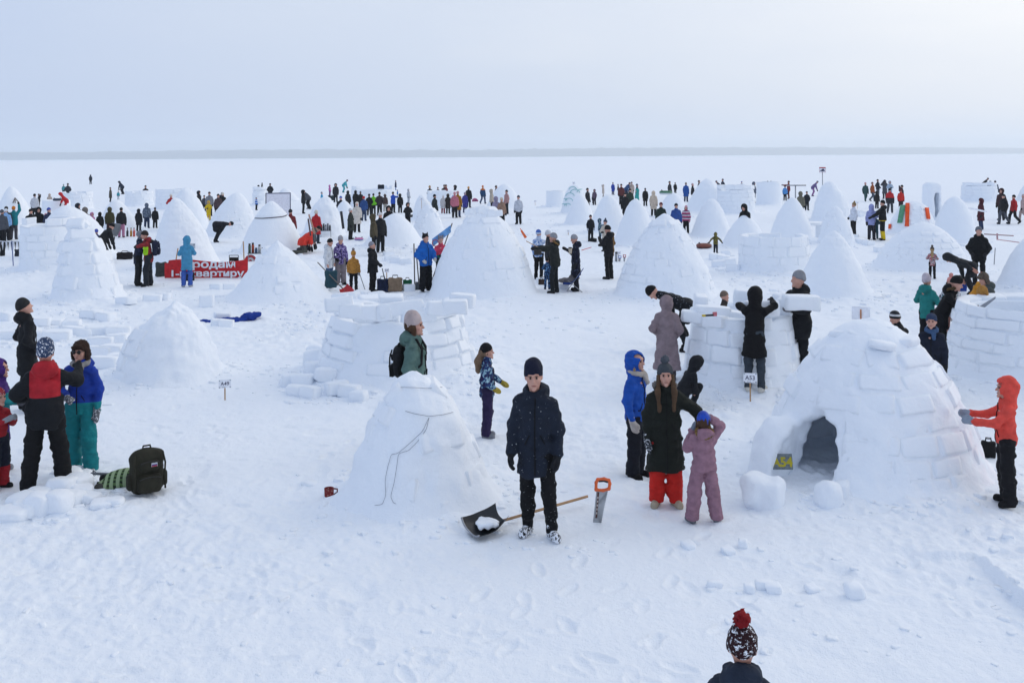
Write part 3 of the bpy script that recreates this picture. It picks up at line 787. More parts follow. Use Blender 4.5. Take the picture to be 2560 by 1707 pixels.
# ---------------------------------------------------------------- cloth and skin
_mats = {}
def fabric(spec):
    """spec: '#rrggbb' plain, or tuple (kind, ...)"""
    if spec in _mats: return _mats[spec]
    kind = 'plain' if isinstance(spec, str) else spec[0]
    c = lin(spec) if kind == 'plain' else lin(spec[1])
    N = NT('cloth_' + kind); tcn = N.n('ShaderNodeTexCoord'); v = tcn.outputs['Object']
    sep = N.n('ShaderNodeSeparateXYZ'); N.l(v, sep.inputs[0]); X, Y, Z = sep.outputs
    base = None; rough = 0.82; wear = 0.0
    if kind == 'plain': pass
    elif kind == 'zone':      # ('zone', c0, z1, c1, z2, c2...) colours upward from the hem
        base = c; zz = N.math('ADD', Z, N.math('MULTIPLY', N.noise(v, 6).outputs['Fac'], 0.008)); 
        for k in range(2, len(spec), 2):
            base = N.mix(N.math('GREATER_THAN', zz, spec[k]), base, lin(spec[k + 1]))
    elif kind == 'yoke':      # ('yoke', dark, panel, z0, z1, halfwidth): coloured panel across the back and hood
        inb = N.math('MULTIPLY', N.math('GREATER_THAN', Z, spec[3]), N.math('LESS_THAN', Z, spec[4]))
        inb = N.math('MULTIPLY', inb, N.math('LESS_THAN', N.math('ABSOLUTE', X), spec[5]))
        base = N.mix(inb, c, lin(spec[2]))
    elif kind == 'side':      # ('side', c_neg, c_pos) split down the middle
        base = N.mix(N.math('GREATER_THAN', N.math('ADD', X, N.math('MULTIPLY', Y, spec[3] if len(spec) > 3 else 0.0)), 0.0), c, lin(spec[2]))
    elif kind == 'camo':      # ('camo', c0, c1, c2, scale)
        nn = N.noise(v, spec[4], 2, 0.5, 0.6)
        base = N.ramp(nn.outputs['Fac'], [(0.0, c), (0.46, lin(spec[2])), (0.56, lin(spec[3]))], 'CONSTANT')
    elif kind == 'spots':     # ('spots', ground, spot, scale, size)
        vo = N.n('ShaderNodeTexVoronoi'); vo.inputs['Scale'].default_value = spec[3]; N.l(v, vo.inputs['Vector'])
        base = N.mix(N.math('LESS_THAN', vo.outputs['Distance'], spec[4]), c, lin(spec[2]))
    elif kind == 'stripe':    # ('stripe', c0, c1, c2, period)
        fr = N.math('FRACT', N.math('DIVIDE', Z, spec[4]))
        base = N.ramp(fr, [(0.0, c), (0.36, lin(spec[2])), (0.66, lin(spec[3]))], 'CONSTANT')
    elif kind == 'snowy':     # ('snowy', c, amount): dusted with snow
        wear = spec[2]
    elif kind == 'fur':
        base = N.ramp(N.noise(v, 60, 4).outputs['Fac'], [(0.3, tuple(x * 0.5 for x in c)), (0.7, tuple(min(1, x * 1.5) for x in c))]); rough = 0.95
    elif kind == 'gloss': rough = 0.35
    if base is None: base = c
    nz1 = N.noise(v, 9, 3); nz2 = N.noise(v, 130, 2)
    var = N.ramp(nz1.outputs['Fac'], [(0.3, 0.80), (0.7, 1.12)])
    colr = N.mix(1.0, base, var, 'MULTIPLY')
    if wear != 0:
        w = N.noise(v, 42, 4, 0.7); colr = N.mix(N.ramp(w.outputs['Fac'], [(0.62 - wear * 0.25, 0.0), (0.66 - wear * 0.25, 1.0)]), colr, (0.8, 0.83, 0.88))
    hb = N.math('ADD', N.math('MULTIPLY', N.noise(v, 18, 3, 0.6).outputs['Fac'], 1.0), N.math('MULTIPLY', nz2.outputs['Fac'], 0.08))
    N.set(colr, rough, N.bump(hb, 0.8, 0.02), Specular_IOR_Level=0.25)
    _mats[spec] = N.m
    return N.m
def skin():
    if 'skin' in _mats: return _mats['skin']
    N = NT('skin'); tcn = N.n('ShaderNodeTexCoord'); v = tcn.outputs['Object']
    nn = N.noise(v, 14, 3)
    N.set(N.ramp(nn.outputs['Fac'], [(0.3, lin('#b98472')), (0.7, lin('#c89a88'))]), 0.55, Subsurface_Weight=0.0)
    _mats['skin'] = N.m; return N.m
def plain(hexc, rough=0.5, metal=0.0, name=None):
    k = ('plain', hexc, rough, metal)
    if k in _mats: return _mats[k]
    N = NT(name or 'paint'); tcn = N.n('ShaderNodeTexCoord'); v = tcn.outputs['Object']
    c = lin(hexc); nn = N.noise(v, 12, 4)
    N.set(N.ramp(nn.outputs['Fac'], [(0.3, tuple(x * 0.85 for x in c)), (0.7, tuple(min(1, x * 1.08) for x in c))]), rough, Metallic=metal)
    _mats[k] = N.m; return N.m

# ---------------------------------------------------------------- figures, 1.75 m tall, facing -Y
ARMS = {'down': ((.222, .03, 1.13), (.235, -.05, .88)), 'pocket': ((.275, .07, 1.14), (.20, -.12, 1.00)), 'fold': ((.27, -.02, 1.17), (.05, -.25, 1.13)),
        'fwd': ((.21, -.24, 1.34), (.15, -.50, 1.36)), 'hold': ((.25, -.06, 1.17), (.10, -.28, 1.30)), 'up': ((.26, -.16, 1.56), (.22, -.24, 1.83)),
        'head': ((.31, -.10, 1.56), (.12, -.03, 1.70)), 'out': ((.36, .0, 1.22), (.50, -.06, 1.02)), 'hip': ((.37, .08, 1.18), (.20, -.02, 1.02)),
        'reach': ((.20, -.22, 1.20), (.17, -.46, 1.06)), 'low': ((.22, -.16, 1.12), (.16, -.30, .90)), 'eye': ((.28, -.10, 1.34), (.08, -.16, 1.60)),
        'back': ((.24, .12, 1.16), (.10, .18, .98)), 'hug': ((.27, -.14, 1.40), (.06, -.36, 1.44)), 'plead': ((.25, -.05, 1.16), (.17, -.26, 1.04))}
def legs_of(kind):
    # pelvis height, then (knee, ankle, toe direction) for -x and +x
    if kind == 'stand': return .95, [((s * .105, -.012, .50), (s * .115, .03, .09), (s * .35, -1, 0)) for s in (-1, 1)]
    if kind == 'wide': return .93, [((s * .15, -.02, .49), (s * .20, .02, .09), (s * .35, -1, 0)) for s in (-1, 1)]
    if kind == 'close': return .95, [((s * .085, -.012, .50), (s * .08, .03, .09), (s * .25, -1, 0)) for s in (-1, 1)]
    if kind == 'stride': return .93, [((-.10, -.19, .53), (-.10, -.24, .10), (-.1, -1, .15)), ((.10, .03, .49), (.10, .33, .17), (.1, -1, -.55))]
    if kind == 'stride2': return .93, [((-.10, .03, .49), (-.10, .33, .17), (-.1, -1, -.55)), ((.10, -.19, .53), (.10, -.24, .10), (.1, -1, .15))]
    if kind == 'relax': return .945, [((-.10, .0, .50), (-.10, .04, .09), (-.3, -1, 0)), ((.13, -.08, .50), (.16, -.06, .09), (.5, -1, 0))]
    if kind == 'kneel': return .54, [((s * .12, -.10, .10), (s * .12, .34, .09), (s * .1, .6, -.8)) for s in (-1, 1)]
    if kind == 'squat': return .42, [((s * .17, -.36, .52), (s * .17, -.14, .09), (s * .3, -1, 0)) for s in (-1, 1)]
    if kind == 'bendk': return .88, [((s * .14, -.12, .49), (s * .15, .05, .09), (s * .3, -1, 0)) for s in (-1, 1)]
    raise KeyError(kind)
HEM = {'short': .86, 'mid': .78, 'hip': .70, 'long': .50, 'maxi': .30, 'suit': .88}
_figs = {}
def dirframe(o, d, ref=(0, -1, 0)):
    d = Vector(d).normalized(); ref = Vector(ref); x = ref.cross(d)
    if x.length < 1e-3: x = Vector((1, 0, 0)).cross(d)
    x.normalize(); y = d.cross(x)
    M = Matrix((x, y, d)).transposed().to_4x4(); M.translation = o
    return M
def figure(legs='stand', a='down', b='down', bend=0, twist=0, yaw=0, nod=0, hem='mid', puff=0.0, hood=None, fur=False, quilt=0.0, hat='beanie',
           hair=None, glove='mit', wide=0.0, kid=0, lod=2, skirt=0.0, side=0, collar=True, scarf=False):
    key = (legs, a, b, bend, twist, yaw, nod, hem, puff, hood, fur, quilt, hat, hair, glove, wide, kid, lod, skirt, side, scarf)
    if key in _figs: return _figs[key]
    h = {0: 0.0125, 1: 0.020, 2: 0.034}[lod]
    hs = 1.06 + 0.22 * kid
    pz, lg = legs_of(legs)
    Mt = Matrix.Translation((0, 0, pz)) @ Matrix.Rotation(R(twist), 4, 'Z') @ Matrix.Rotation(R(bend), 4, 'X') @ Matrix.Rotation(R(side), 4, 'Y') @ Matrix.Translation((0, 0, -.95))
    Mh = Mt @ Matrix.Translation((0, 0, 1.50)) @ Matrix.Rotation(R(yaw), 4, 'Z') @ Matrix.Rotation(R(nod), 4, 'X') @ Matrix.Scale(hs, 4) @ Matrix.Translation((0, 0, -1.50))
    sh = [Mt @ Vector((s * (.158 - .02 * kid), .005, 1.365)) for s in (-1, 1)]
    nk = Mt @ Vector((0, .012, 1.445))
    arms = []
    for s, p in ((-1, a), (1, b)):
        E, W = ARMS[p] if isinstance(p, str) else p
        arms.append((Mt @ Vector((s * E[0], E[1], E[2])), Mt @ Vector((s * W[0], W[1], W[2]))))
    pts = [Mh @ Vector((x, y, z)) for x in (-.16, .16) for y in (-.2, .2) for z in (1.45, 1.90)] + sh + [p for e in arms for p in e]
    pts += [Vector(k) for l in lg for k in l[:2]] + [Vector((0, 0, pz))]
    m = 0.26
    lo = [min(p[i] for p in pts) - m for i in range(3)]; hi = [max(p[i] for p in pts) + m for i in range(3)]
    lo[2] = max(lo[2], -0.03)
    out = {}
    hips = [Vector((s * .092, 0, pz - .03)) for s in (-1, 1)]
    seed = abs(hash((legs, str(a), str(b), hem))) % 50 if False else (len(_figs) * 7) % 53
    # --- body: one skin surface, head to feet
    B = Field(lo, hi, min(h, 0.03))
    B.ell((0, 0, .97), (.14, .10, .12), .05, M=Mt); B.ell((0, .012, 1.24), (.125, .080, .16), .05, M=Mt); B.cone((0, 0, 1.0), (0, 0, 1.3), .10, .11, .04, M=Mt)
    B.cone(sh[0], nk, .045, .05, .04); B.cone(sh[1], nk, .045, .05, .04); B.cone(Mt @ Vector((0, .01, 1.42)), Mh @ Vector((0, -.0, 1.575)), .052, .050, .03)
    for s, (k_, an, td) in zip((0, 1), lg):
        k_, an = Vector(k_), Vector(an); td = Vector(td).normalized()
        B.cone(hips[s], k_, .075, .052, .03); B.cone(k_, an, .05, .036, .02); B.cone(an + Vector((0, 0, -.035)), an + Vector((0, 0, -.045)) + td * .13, .034, .028, .02)
        E, W = arms[s]
        B.cone(sh[s], E, .046, .038, .02); B.cone(E, W, .037, .028, .02)
    B.ell((0, .012, 1.650), (.077, .096, .100), .02, M=Mh); B.ell((0, -.030, 1.585), (.056, .062, .068), .035, M=Mh)
    if lod < 2:
        B.cone(Mh @ Vector((0, -.083, 1.655)), Mh @ Vector((0, -.112, 1.612)), .011, .017, .012)
        B.ell((0, -.078, 1.675), (.058, .018, .014), .02, M=Mh)
        for s in (-1, 1):
            B.ell((s * .078, .012, 1.63), (.012, .022, .032), .008, M=Mh); B.ell((s * .045, -.062, 1.612), (.022, .022, .02), .02, M=Mh)
            B.ell((s * .031, -.102, 1.648), (.017, .018, .011), .008, 'sub', M=Mh)
        B.ell((0, -.088, 1.573), (.028, .014, .008), .012, M=Mh); B.ell((0, -.090, 1.535), (.024, .018, .02), .02, M=Mh)
    # hands
    def hand(Fl, s, grow, fingers):
        E, W = arms[s]; d = (W - E).normalized(); inward = Vector((1, 0, 0)) if s == 0 else Vector((-1, 0, 0))
        inward = (Mt.to_3x3() @ inward); fr = dirframe(W + d * .035, d, inward)   # local y is the palm side
        if fingers:
            Fl.ell((0, .0, .045), (.042 + grow, .018 + grow, .05 + grow), .01, M=fr); Fl.cone(W, W + d * .03, .027 + grow, .03 + grow, .01)
            for q, (off, ln) in enumerate(((-.033, .062), (-.011, .074), (.011, .070), (.032, .055))):
                p0 = Vector((off, .0, .085)); p1 = Vector((off * 1.1, .016, .085 + ln * .55)); p2 = Vector((off * 1.1, .042, .085 + ln * .9)); rr_ = .0095 + grow * .7
                Fl.cone(fr @ p0, fr @ p1, rr_, rr_, .004); Fl.cone(fr @ p1, fr @ p2, rr_, rr_ * .9, .004)
            tx = -.04 if (fr.to_3x3() @ Vector((-1, 0, 0))).y < (fr.to_3x3() @ Vector((1, 0, 0))).y else .04
            Fl.cone(fr @ Vector((tx * .8, .01, .02)), fr @ Vector((tx * 1.5, .03, .065)), .013 + grow, .011 + grow, .01); Fl.cone(fr @ Vector((tx * 1.5, .03, .065)), fr @ Vector((tx * 1.25, .045, .10)), .011 + grow, .010 + grow, .005)
        else:
            Fl.ell((0, .005, .065), (.045 + grow, .030 + grow, .085 + grow), .01, M=fr); Fl.cone(W, W + d * .05, .034 + grow, .036 + grow, .01)
            Fl.cone(fr @ Vector((0, .02, .03)), fr @ Vector((.0, .055, .085)), .018 + grow, .015 + grow, .01)
    if glove == 'none':
        for s in (0, 1): hand(B, s, 0.0, lod == 0)
    else:
        for s in (0, 1): B.cone(arms[s][1], arms[s][1] + (arms[s][1] - arms[s][0]).normalized() * .07, .022, .018, .01)
    out['body'] = B.mesh('body')
    if glove != 'none':
        for s in (0, 1):
            W = arms[s][1]; G = Field([x - .21 for x in W], [x + .21 for x in W], min(h, .012) if lod < 2 else .022)
            hand(G, s, .010 if lod < 2 else .014, glove == 'fing' and lod == 0)
            d = (arms[s][1] - arms[s][0]).normalized(); G.cone(W - d * .03, W + d * .03, .045, .045, .01)
            out.setdefault('glove', []).append(G.mesh('glove'))
    # --- trousers
    lc = (HEM[hem] if isinstance(hem, str) else hem) > .62
    T = Field(lo, hi, h)
    T.ell((0, .005, pz - .0), (.165, .125, .14), .05)
    for s, (k_, an, td) in zip((0, 1), lg):
        k_, an = Vector(k_), Vector(an)
        T.cone(hips[s], k_, (.098 if lc else .082) + wide * (.5 if lc else 0), .074 + wide * (1 if lc else .4), .03); T.cone(k_, an + Vector((0, 0, -.0)), .074 + wide, .064 + wide * 1.3, .03)
    if bend: T.ell((0, .02, 1.0), (.16, .12, .14), .05, M=Mt)
    T.cut(lambda P: 0.055 - P[..., 2], 0.01)
    if lod < 2: T.disp(lambda P: 0.013 * vnoise(P * np.array([1, 1, 1.8], dtype=np.float32), 9, seed) + 0.008 * vnoise(P * np.array([.7, .7, 2.2], dtype=np.float32), 20, seed + 1))
    out['trousers'] = T.mesh('trousers')
    # --- boots
    for s, (k_, an, td) in zip((0, 1), lg):
        an = Vector(an); td = Vector(td).normalized(); an_ = an + Vector((0, 0, -.0)); c_ = an - Vector((0, 0, .035))
        q = [an + Vector((0, 0, .12)), an - td * .05, an + td * .22]
        S = Field([min(v[i] for v in q) - .12 for i in range(3)], [max(v[i] for v in q) + .12 for i in range(3)], h if lod < 2 else .028)
        leg = (Vector(k_) - an).normalized()
        S.cone(an + leg * .10, c_, .052, .050, .02); S.cone(c_ - td * .03, c_ + td * .135, .047, .042, .02); S.cone(c_ - td * .03 - Vector((0, 0, .02)), c_ + td * .14 - Vector((0, 0, .02)), .048, .046, .01)
        S.cut(lambda P: 0.004 - P[..., 2])
        out.setdefault('boot', []).append(S.mesh('boot'))
    # --- jacket
    J = Field(lo, hi, h)
    hz = HEM[hem] if isinstance(hem, str) else hem
    up = puff
    if pz < .7: hz = max(hz - (.95 - pz), pz - .16)
    else: hz = hz - (.95 - pz)
    kx = 1.30 - .1 * kid
    J.cone((0, .0, 1.275), (0, 0, 1.10), .126 + up, .118 + up, .04, M=Mt, sx=kx); J.cone((0, 0, 1.12), (0, .005, .93), .120 + up, .126 + up, .05, M=Mt, sx=kx * .97)
    lw = max(0, .72 - hz) * .16
    J.cone((0, .005, pz + .02), (0, .0, hz - .05), .128 + up, .134 + up + skirt + lw, .06, sx=kx * .97 + lw)
    J.cone(sh[0], nk, .068 + up * .4, .070 + up * .4, .05); J.cone(sh[1], nk, .068 + up * .4, .070 + up * .4, .05)
    for s in (0, 1):
        E, W = arms[s]; J.cone(sh[s], E, .070 + up * .7, .064 + up * .7, .035); J.cone(E, W, .066 + up * .7, .052 + up * .5, .025)
    J.cone(Mt @ Vector((0, .012, 1.42)), Mt @ Vector((0, -.0, 1.525 if hood != 'up' else 1.53)), .092, .080, .03)
    if hood == 'up':
        J.ell((0, .026, 1.650), (.124 + up * .3, .140 + up * .3, .148 + up * .3), .05, M=Mh); J.cone(Mt @ Vector((0, .03, 1.44)), Mh @ Vector((0, .04, 1.60)), .10, .105, .05)
        J.ell((0, -.135, 1.615), (.072, .115, .100), .015, 'sub', M=Mh)
        J.ell((0, -.02, 1.625), (.085, .098, .108), .01, 'sub', M=Mh)
    elif hood == 'down':
        J.ell((0, .105, 1.475), (.145, .085, .105), .03, M=Mt); J.ell((0, .045, 1.51), (.130, .105, .062), .03, M=Mt)
        J.ell((0, -.02, 1.575), (.080, .092, .075), .02, 'sub', M=Mh)
    J.cut(lambda P: hz - P[..., 2] + 0.010 * np.sin(P[..., 0] * 19 + seed) , 0.012) if bend < 60 else None
    if lod < 2:
        q_ = np.array([1, 1, 2.0], dtype=np.float32)
        J.disp(lambda P: (0.017 if lod == 0 else .012) * vnoise(P * q_, 8, seed + 2) + 0.014 * (np.abs(vnoise(P * q_, 15, seed + 3)) - .25))
        if quilt > 0:
            J.disp(lambda P: 0.010 * np.abs(np.cos(np.pi * P[..., 2] / quilt + 0.35 * vnoise(P, 5, seed))) ** 0.4 * -1 + 0.008)
    else: J.disp(lambda P: 0.010 * vnoise(P, 8, seed))
    out['jacket'] = J.mesh('jacket')
    if lod < 2 and bend < 15 and pz > .8:
        def front(x, z):
            i = int(round((x - J.lo[0]) / h)); k = int(round((z - J.lo[2]) / h)); c_ = J.D[i, :, k]
            n_ = np.nonzero(c_ < 0)[0]
            return None if len(n_) == 0 else J.lo[1] + (n_[0] - c_[n_[0]] / max(1e-4, c_[n_[0] - 1] - c_[n_[0]]) * -1 - 0.5) * h
        if abs(twist) < 12 and abs(side) < 5 and a not in ('fold', 'hold', 'hug') and b not in ('fold', 'hold', 'hug'):
            pt = [(0.0, front(0.0, z), z) for z in np.arange(hz + .03, 1.47 - (.95 - pz), .035)]
            pt = [q for q in pt if q[1] is not None and q[1] > -.26]
            if len(pt) > 4: out['zip'] = Acc().tube(pt, .007, 6).mesh('zip', True)
            for s in (-1, 1):
                pp = [(s * (.055 + .05 * u), front(s * (.055 + .05 * u), z0_ - .07 * u), z0_ - .10 * u) for z0_ in (1.08 - (.95 - pz),) for u in (0, .5, 1)]
                if all(q[1] is not None and q[1] > -.26 for q in pp): out.setdefault('pocket_seam', []).append(Acc().tube(pp, .006, 6).mesh('pocket_seam', True))
    if fur:
        U = Field([x - .3 for x in (Mh @ Vector((0, -.05, 1.62)))], [x + .3 for x in (Mh @ Vector((0, -.05, 1.62)))], .014 if lod < 2 else .025)
        for k in range(14):
            t0, t1 = 2 * math.pi * k / 14, 2 * math.pi * (k + 1) / 14
            if hood == 'up': f = lambda t: Mh @ Vector((.098 * math.cos(t), -.085 - .03 * math.sin(t), 1.625 + .122 * math.sin(t)))
            else: f = lambda t: Mt @ Vector((.135 * math.cos(t), .07 + .085 * math.sin(t), 1.50 - .07 * math.sin(t)))
            U.cone(f(t0), f(t1), .026, .026, .01)
        U.disp(lambda P: 0.016 * vnoise(P, 45, 3) + .008 * vnoise(P, 20, 4))
        out['fur_trim'] = U.mesh('fur_trim')
    if scarf:
        U = Field([x - .3 for x in (Mt @ Vector((0, 0, 1.45)))], [x + .3 for x in (Mt @ Vector((0, 0, 1.45)))], .014 if lod < 2 else .025)
        for k in range(12):
            t0, t1 = 2 * math.pi * k / 12, 2 * math.pi * (k + 1) / 12
            f = lambda t: Mt @ Vector((.092 * math.cos(t), -.005 + .095 * math.sin(t), 1.50 + .02 * math.sin(t)))
            U.cone(f(t0), f(t1), .038, .038, .01)
        U.cone(Mt @ Vector((.04, -.11, 1.47)), Mt @ Vector((.055, -.15, 1.36)), .04, .033, .02)
        U.disp(lambda P: 0.010 * vnoise(P, 30, 3))
        out['scarf'] = U.mesh('scarf')
    # --- hair
    if hair:
        Hf = Field([x - .42 for x in (Mh @ Vector((0, 0, 1.55)))], [x + .3 for x in (Mh @ Vector((0, 0, 1.55)))], .014 if lod < 2 else .03)
        Hf.ell((0, .03, 1.645), (.088, .098, .105), .02, M=Mh); Hf.ell((0, -.10, 1.60), (.07, .09, .10), .02, 'sub', M=Mh)
        if hair == 'long':
            for s in (-1, 1):
                Hf.cone(Mh @ Vector((s * .078, -.02, 1.63)), Mh @ Vector((s * .095, -.075, 1.46)), .028, .036, .02); Hf.cone(Mh @ Vector((s * .095, -.075, 1.46)), Mt @ Vector((s * .09, -.155, 1.24)), .036, .022, .02)
        elif hair == 'tail':
            Hf.cone(Mh @ Vector((0, .10, 1.60)), Mt @ Vector((.0, .17, 1.46)), .06, .075, .03); Hf.cone(Mt @ Vector((0, .17, 1.46)), Mt @ Vector((.0, .17, 1.28)), .075, .045, .03)
        elif hair == 'bob':
            for s in (-1, 1): Hf.cone(Mh @ Vector((s * .075, .0, 1.64)), Mh @ Vector((s * .08, -.02, 1.52)), .03, .03, .02)
        Hf.disp(lambda P: 0.012 * vnoise(P * np.array([1, 1, .22], dtype=np.float32), 60, 3))
        out['hair'] = Hf.mesh('hair')
    # --- hat
    if hat:
        c0 = Mh @ Vector((0, 0, 1.72)); A = Field([x - .27 for x in c0], [x + .27 for x in c0], min(h, .011) if lod == 0 else h * .8)
        if hat in ('beanie', 'pom', 'tall', 'helmet'):
            zt = {'beanie': .118, 'pom': .122, 'tall': .150, 'helmet': .125}[hat]
            A.ell((0, .014, 1.660), (.093, .110, zt), .02, M=Mh)
            if hat == 'tall': A.ell((0, .03, 1.735), (.075, .085, .085), .04, M=Mh)
            A.cone((0, .012, 1.655), (0, .014, 1.69), .100, .098, .01, M=Mh, sx=.9) if hat != 'helmet' else None
            A.cut(lambda P: (1.643 - .34 * P[..., 1]) - P[..., 2], .012, M=Mh)
            if hat == 'pom':
                A.ell((0, .03, 1.815), (.042, .042, .042), .006, M=Mh)
        elif hat == 'ushanka':
            A.ell((0, .014, 1.672), (.100, .116, .118), .02, M=Mh); A.ell((0, -.085, 1.708), (.085, .030, .036), .015, M=Mh)
            A.cut(lambda P: (1.640 - .34 * P[..., 1]) - P[..., 2], .012, M=Mh)
            for s in (-1, 1): A.ell((s * .092, .01, 1.60), (.030, .058, .085), .02, M=Mh)
        elif hat == 'cats':
            A.ell((0, .014, 1.662), (.095, .110, .120), .02, M=Mh)
            for s in (-1, 1): A.cone(Mh @ Vector((s * .06, .015, 1.75)), Mh @ Vector((s * .085, .015, 1.815)), .035, .012, .02)
            A.cut(lambda P: (1.643 - .34 * P[..., 1]) - P[..., 2], .012, M=Mh)
        if lod < 2 and hat != 'helmet':
            fq = 60 if hat == 'ushanka' else 34
            A.disp(lambda P: (.010 if hat == 'ushanka' else .005) * vnoise(P, fq, 5) + .004 * vnoise(P, 12, 6))
        out['hat'] = A.mesh('hat')
        if hat == 'pom' and lod < 2:
            A = Field([x - .12 for x in (Mh @ Vector((0, .03, 1.815)))], [x + .12 for x in (Mh @ Vector((0, .03, 1.815)))], .010)
            A.ell((0, .03, 1.818), (.05, .05, .05), .0, M=Mh); A.disp(lambda P: .015 * vnoise(P, 55, 8))
            out['pompom'] = A.mesh('pompom')
    # --- face details
    if lod == 0:
        for s in (-1, 1):
            a_ = Acc(); pr = [(.0112 * math.sin(t), .0112 * math.cos(t)) for t in np.linspace(0, math.pi, 7)]
            a_.lathe(pr, Mh @ Vector((s * .031, -.0845, 1.647)), 10); out.setdefault('eye', []).append(a_.mesh('eye', True))
            a_ = Acc(); a_.tube([Mh @ Vector((s * x, -.0975 + .35 * abs(x - .03) , 1.6655 + .0 * x)) for x in (.014, .03, .05)], [.0030, .0042, .0025], 6); out.setdefault('eyebrow', []).append(a_.mesh('eyebrow', True))
        a_ = Acc(); a_.tube([Mh @ Vector((x, -.1015 + 3.5 * x * x, 1.5735 - 1.2 * x * x)) for x in (-.025, -.012, 0, .012, .025)], [.0025, .0045, .005, .0045, .0025], 8); out['mouth'] = a_.mesh('mouth', True)
    out['top'] = max((Mh @ Vector((0, 0, 1.778))).z, .3)
    out['frames'] = (Mt, Mh, arms, sh)
    _figs[key] = out
    return out
PEOPLE = []
PARTMAT = {'mouth': '#8d5048', 'eye': '#241a14', 'eyebrow': '#3a2a20'}
def person(t, x, yt, yf=None, face=0, h=1.70, label='', j='#15171c', p='#101216', hatc='#15171c', boots='#16161a', gl='#1a1b20', hairc='#4a3424', furc=('fur', '#8a7358'), scarfc='#9a958c',
           pomc=None, group='people building and watching on the ice', Y=None, s=None, sink=0.0, lod=None, **fig):
    """place a figure by survey: feet point and head top, or head top and height"""
    if Y is not None:
        q = at_dist(t, x, yt, Y); H_ = q.z; g = Vector((q.x, Y, 0))
    elif yf is not None:
        g = ground_at(t, x, yf); q = at_dist(t, x, yt, g.y); H_ = q.z
    else:
        q = ground_at(t, x, yt, h * 1.016); g = Vector((q.x, q.y, 0)); H_ = h * 1.016
    d = g.length
    if lod is None: lod = 0 if d < 15.5 else (1 if d < 36 else 2)
    if lod == 2: fig.setdefault('puff', .028); fig.setdefault('wide', .012)
    f = figure(lod=lod, **fig)
    s = s or H_ / f['top']
    ang = math.atan2(g.x, g.y)
    root = link('person', f['body'], skin(), loc=(g.x, g.y, gz(g.x, g.y) + 0.0 - sink), rot=(0, 0, R(face) - ang), scale=s)
    tag(root, label, 'person', group)
    mats = {'jacket': j, 'trousers': p, 'boot': boots, 'glove': gl, 'hat': hatc, 'hair': hairc, 'fur_trim': furc, 'scarf': scarfc, 'pompom': pomc or hatc, 'zip': '#0a0a0c', 'pocket_seam': '#0a0a0c'}
    for k, me in f.items():
        if k in ('body', 'top', 'frames'): continue
        for m_ in (me if isinstance(me, list) else [me]):
            mt = plain(PARTMAT[k], 0.3 if k == 'eye' else 0.7) if k in PARTMAT else fabric(mats[k])
            link(k, m_, mt, root)
    PEOPLE.append((root, f, s))
    return root
def on_person(root, vec):
    """point in a figure's own 1.75 m space -> world"""
    f = [q for q in PEOPLE if q[0] is root][0]
    return Matrix.Translation(root.location) @ root.rotation_euler.to_matrix().to_4x4() @ Matrix.Scale(f[2], 4) @ Vector(vec)
# ---------------------------------------------------------------- people, near and middle distance
BLK, NVY = '#121419', '#171c2b'
man = person('n3', 588, 152, 1405, face=-6, label='man in black parka and navy beanie standing beside the snow shovel', j=('snowy', '#1a2230', -.2), p=('snowy', '#0d0e11', -.18), hatc='#11152a', boots=('snowy', '#17181b', .6), gl='#17181d',
       legs='relax', a=((.235, .02, 1.13), (.24, -.11, .90)), b='down', hem=.64, hood='down', hat='tall', glove='fing', yaw=14, nod=4, twist=-9, side=-2, puff=.018)
girl = person('n2', 1162, 397, 925, face=88, label='girl in floral purple ski jacket with yellow mittens and black beanie', j=('camo', '#231d45', '#27406e', '#8fb3c4', 13), p='#2a2145', hatc='#0d0d10', boots='#7d8088', gl='#a08d36',
       hairc='#7a6350', legs='close', a='pocket', b='plead', hem='mid', hood=None, hat='beanie', hair='tail', glove='mit', wide=.02, kid=.45)
green_woman = person('n2', 752, 240, None, face=78, Y=13.7, label='woman in sage green puffer coat and beige beanie behind the corded igloo', j='#55706a', p='#23262b', hatc='#b5a5a3', gl='#2a2c30',
       a='down', b='down', hem='hip', hood='down', hat='tall', quilt=.10, puff=.015, hair='bob')
person('n4', 172, 447, 1202, face=62, label='woman in bright blue hooded jacket with cream scarf', j='#1b4fa8', p='#10131d', boots='#0d0d10', gl='#b5aca5', hairc='#a08463', scarfc='#b3aaa0',
       legs='close', a='down', b='down', hem=.82, hood='up', hat=None, hair='bob', glove='fing', wide=.02, scarf=True)
coat_w = person('n4', 345, 545, 1392, face=6, label='woman in long dark green coat and red ski trousers', j='#191d18', p='#c2241c', hatc='#3b4046', pomc='#4a4f57', boots='#a89c88', gl=('snowy', '#2b2e33', .3), hairc='#54402f',
       furc=('fur', '#6f6a66'), legs='stand', a='down', b='out', hem=.47, hood='down', fur=True, hat='pom', hair='long', glove='fing', wide=.025, quilt=.15, puff=.012, skirt=.012)
kid_pink = person('n4', 570, 830, 1490, face=-165, label='child in dusty pink snowsuit holding a blue helmet with both hands', j='#94707e', p='#94707e', hatc=('gloss', '#1a45ae'), boots='#6c6f75', gl='#76808f', furc=('fur', '#7a6038'),
       legs='wide', a='head', b=((.25, -.10, 1.20), (.15, -.16, 1.44)), hem='suit', hood='down', fur=True, hat='helmet', glove='mit', wide=.035, kid=.55, puff=.02, hair='bob')
person('n4', 352, 165, 690, face=172, label='person in long taupe hooded down coat facing the half-built wall', j='#86767a', p='#4a4448', boots='#5a5050', a='pocket', b='pocket', hem='maxi', hood='up', hat=None, quilt=.2, puff=.02)
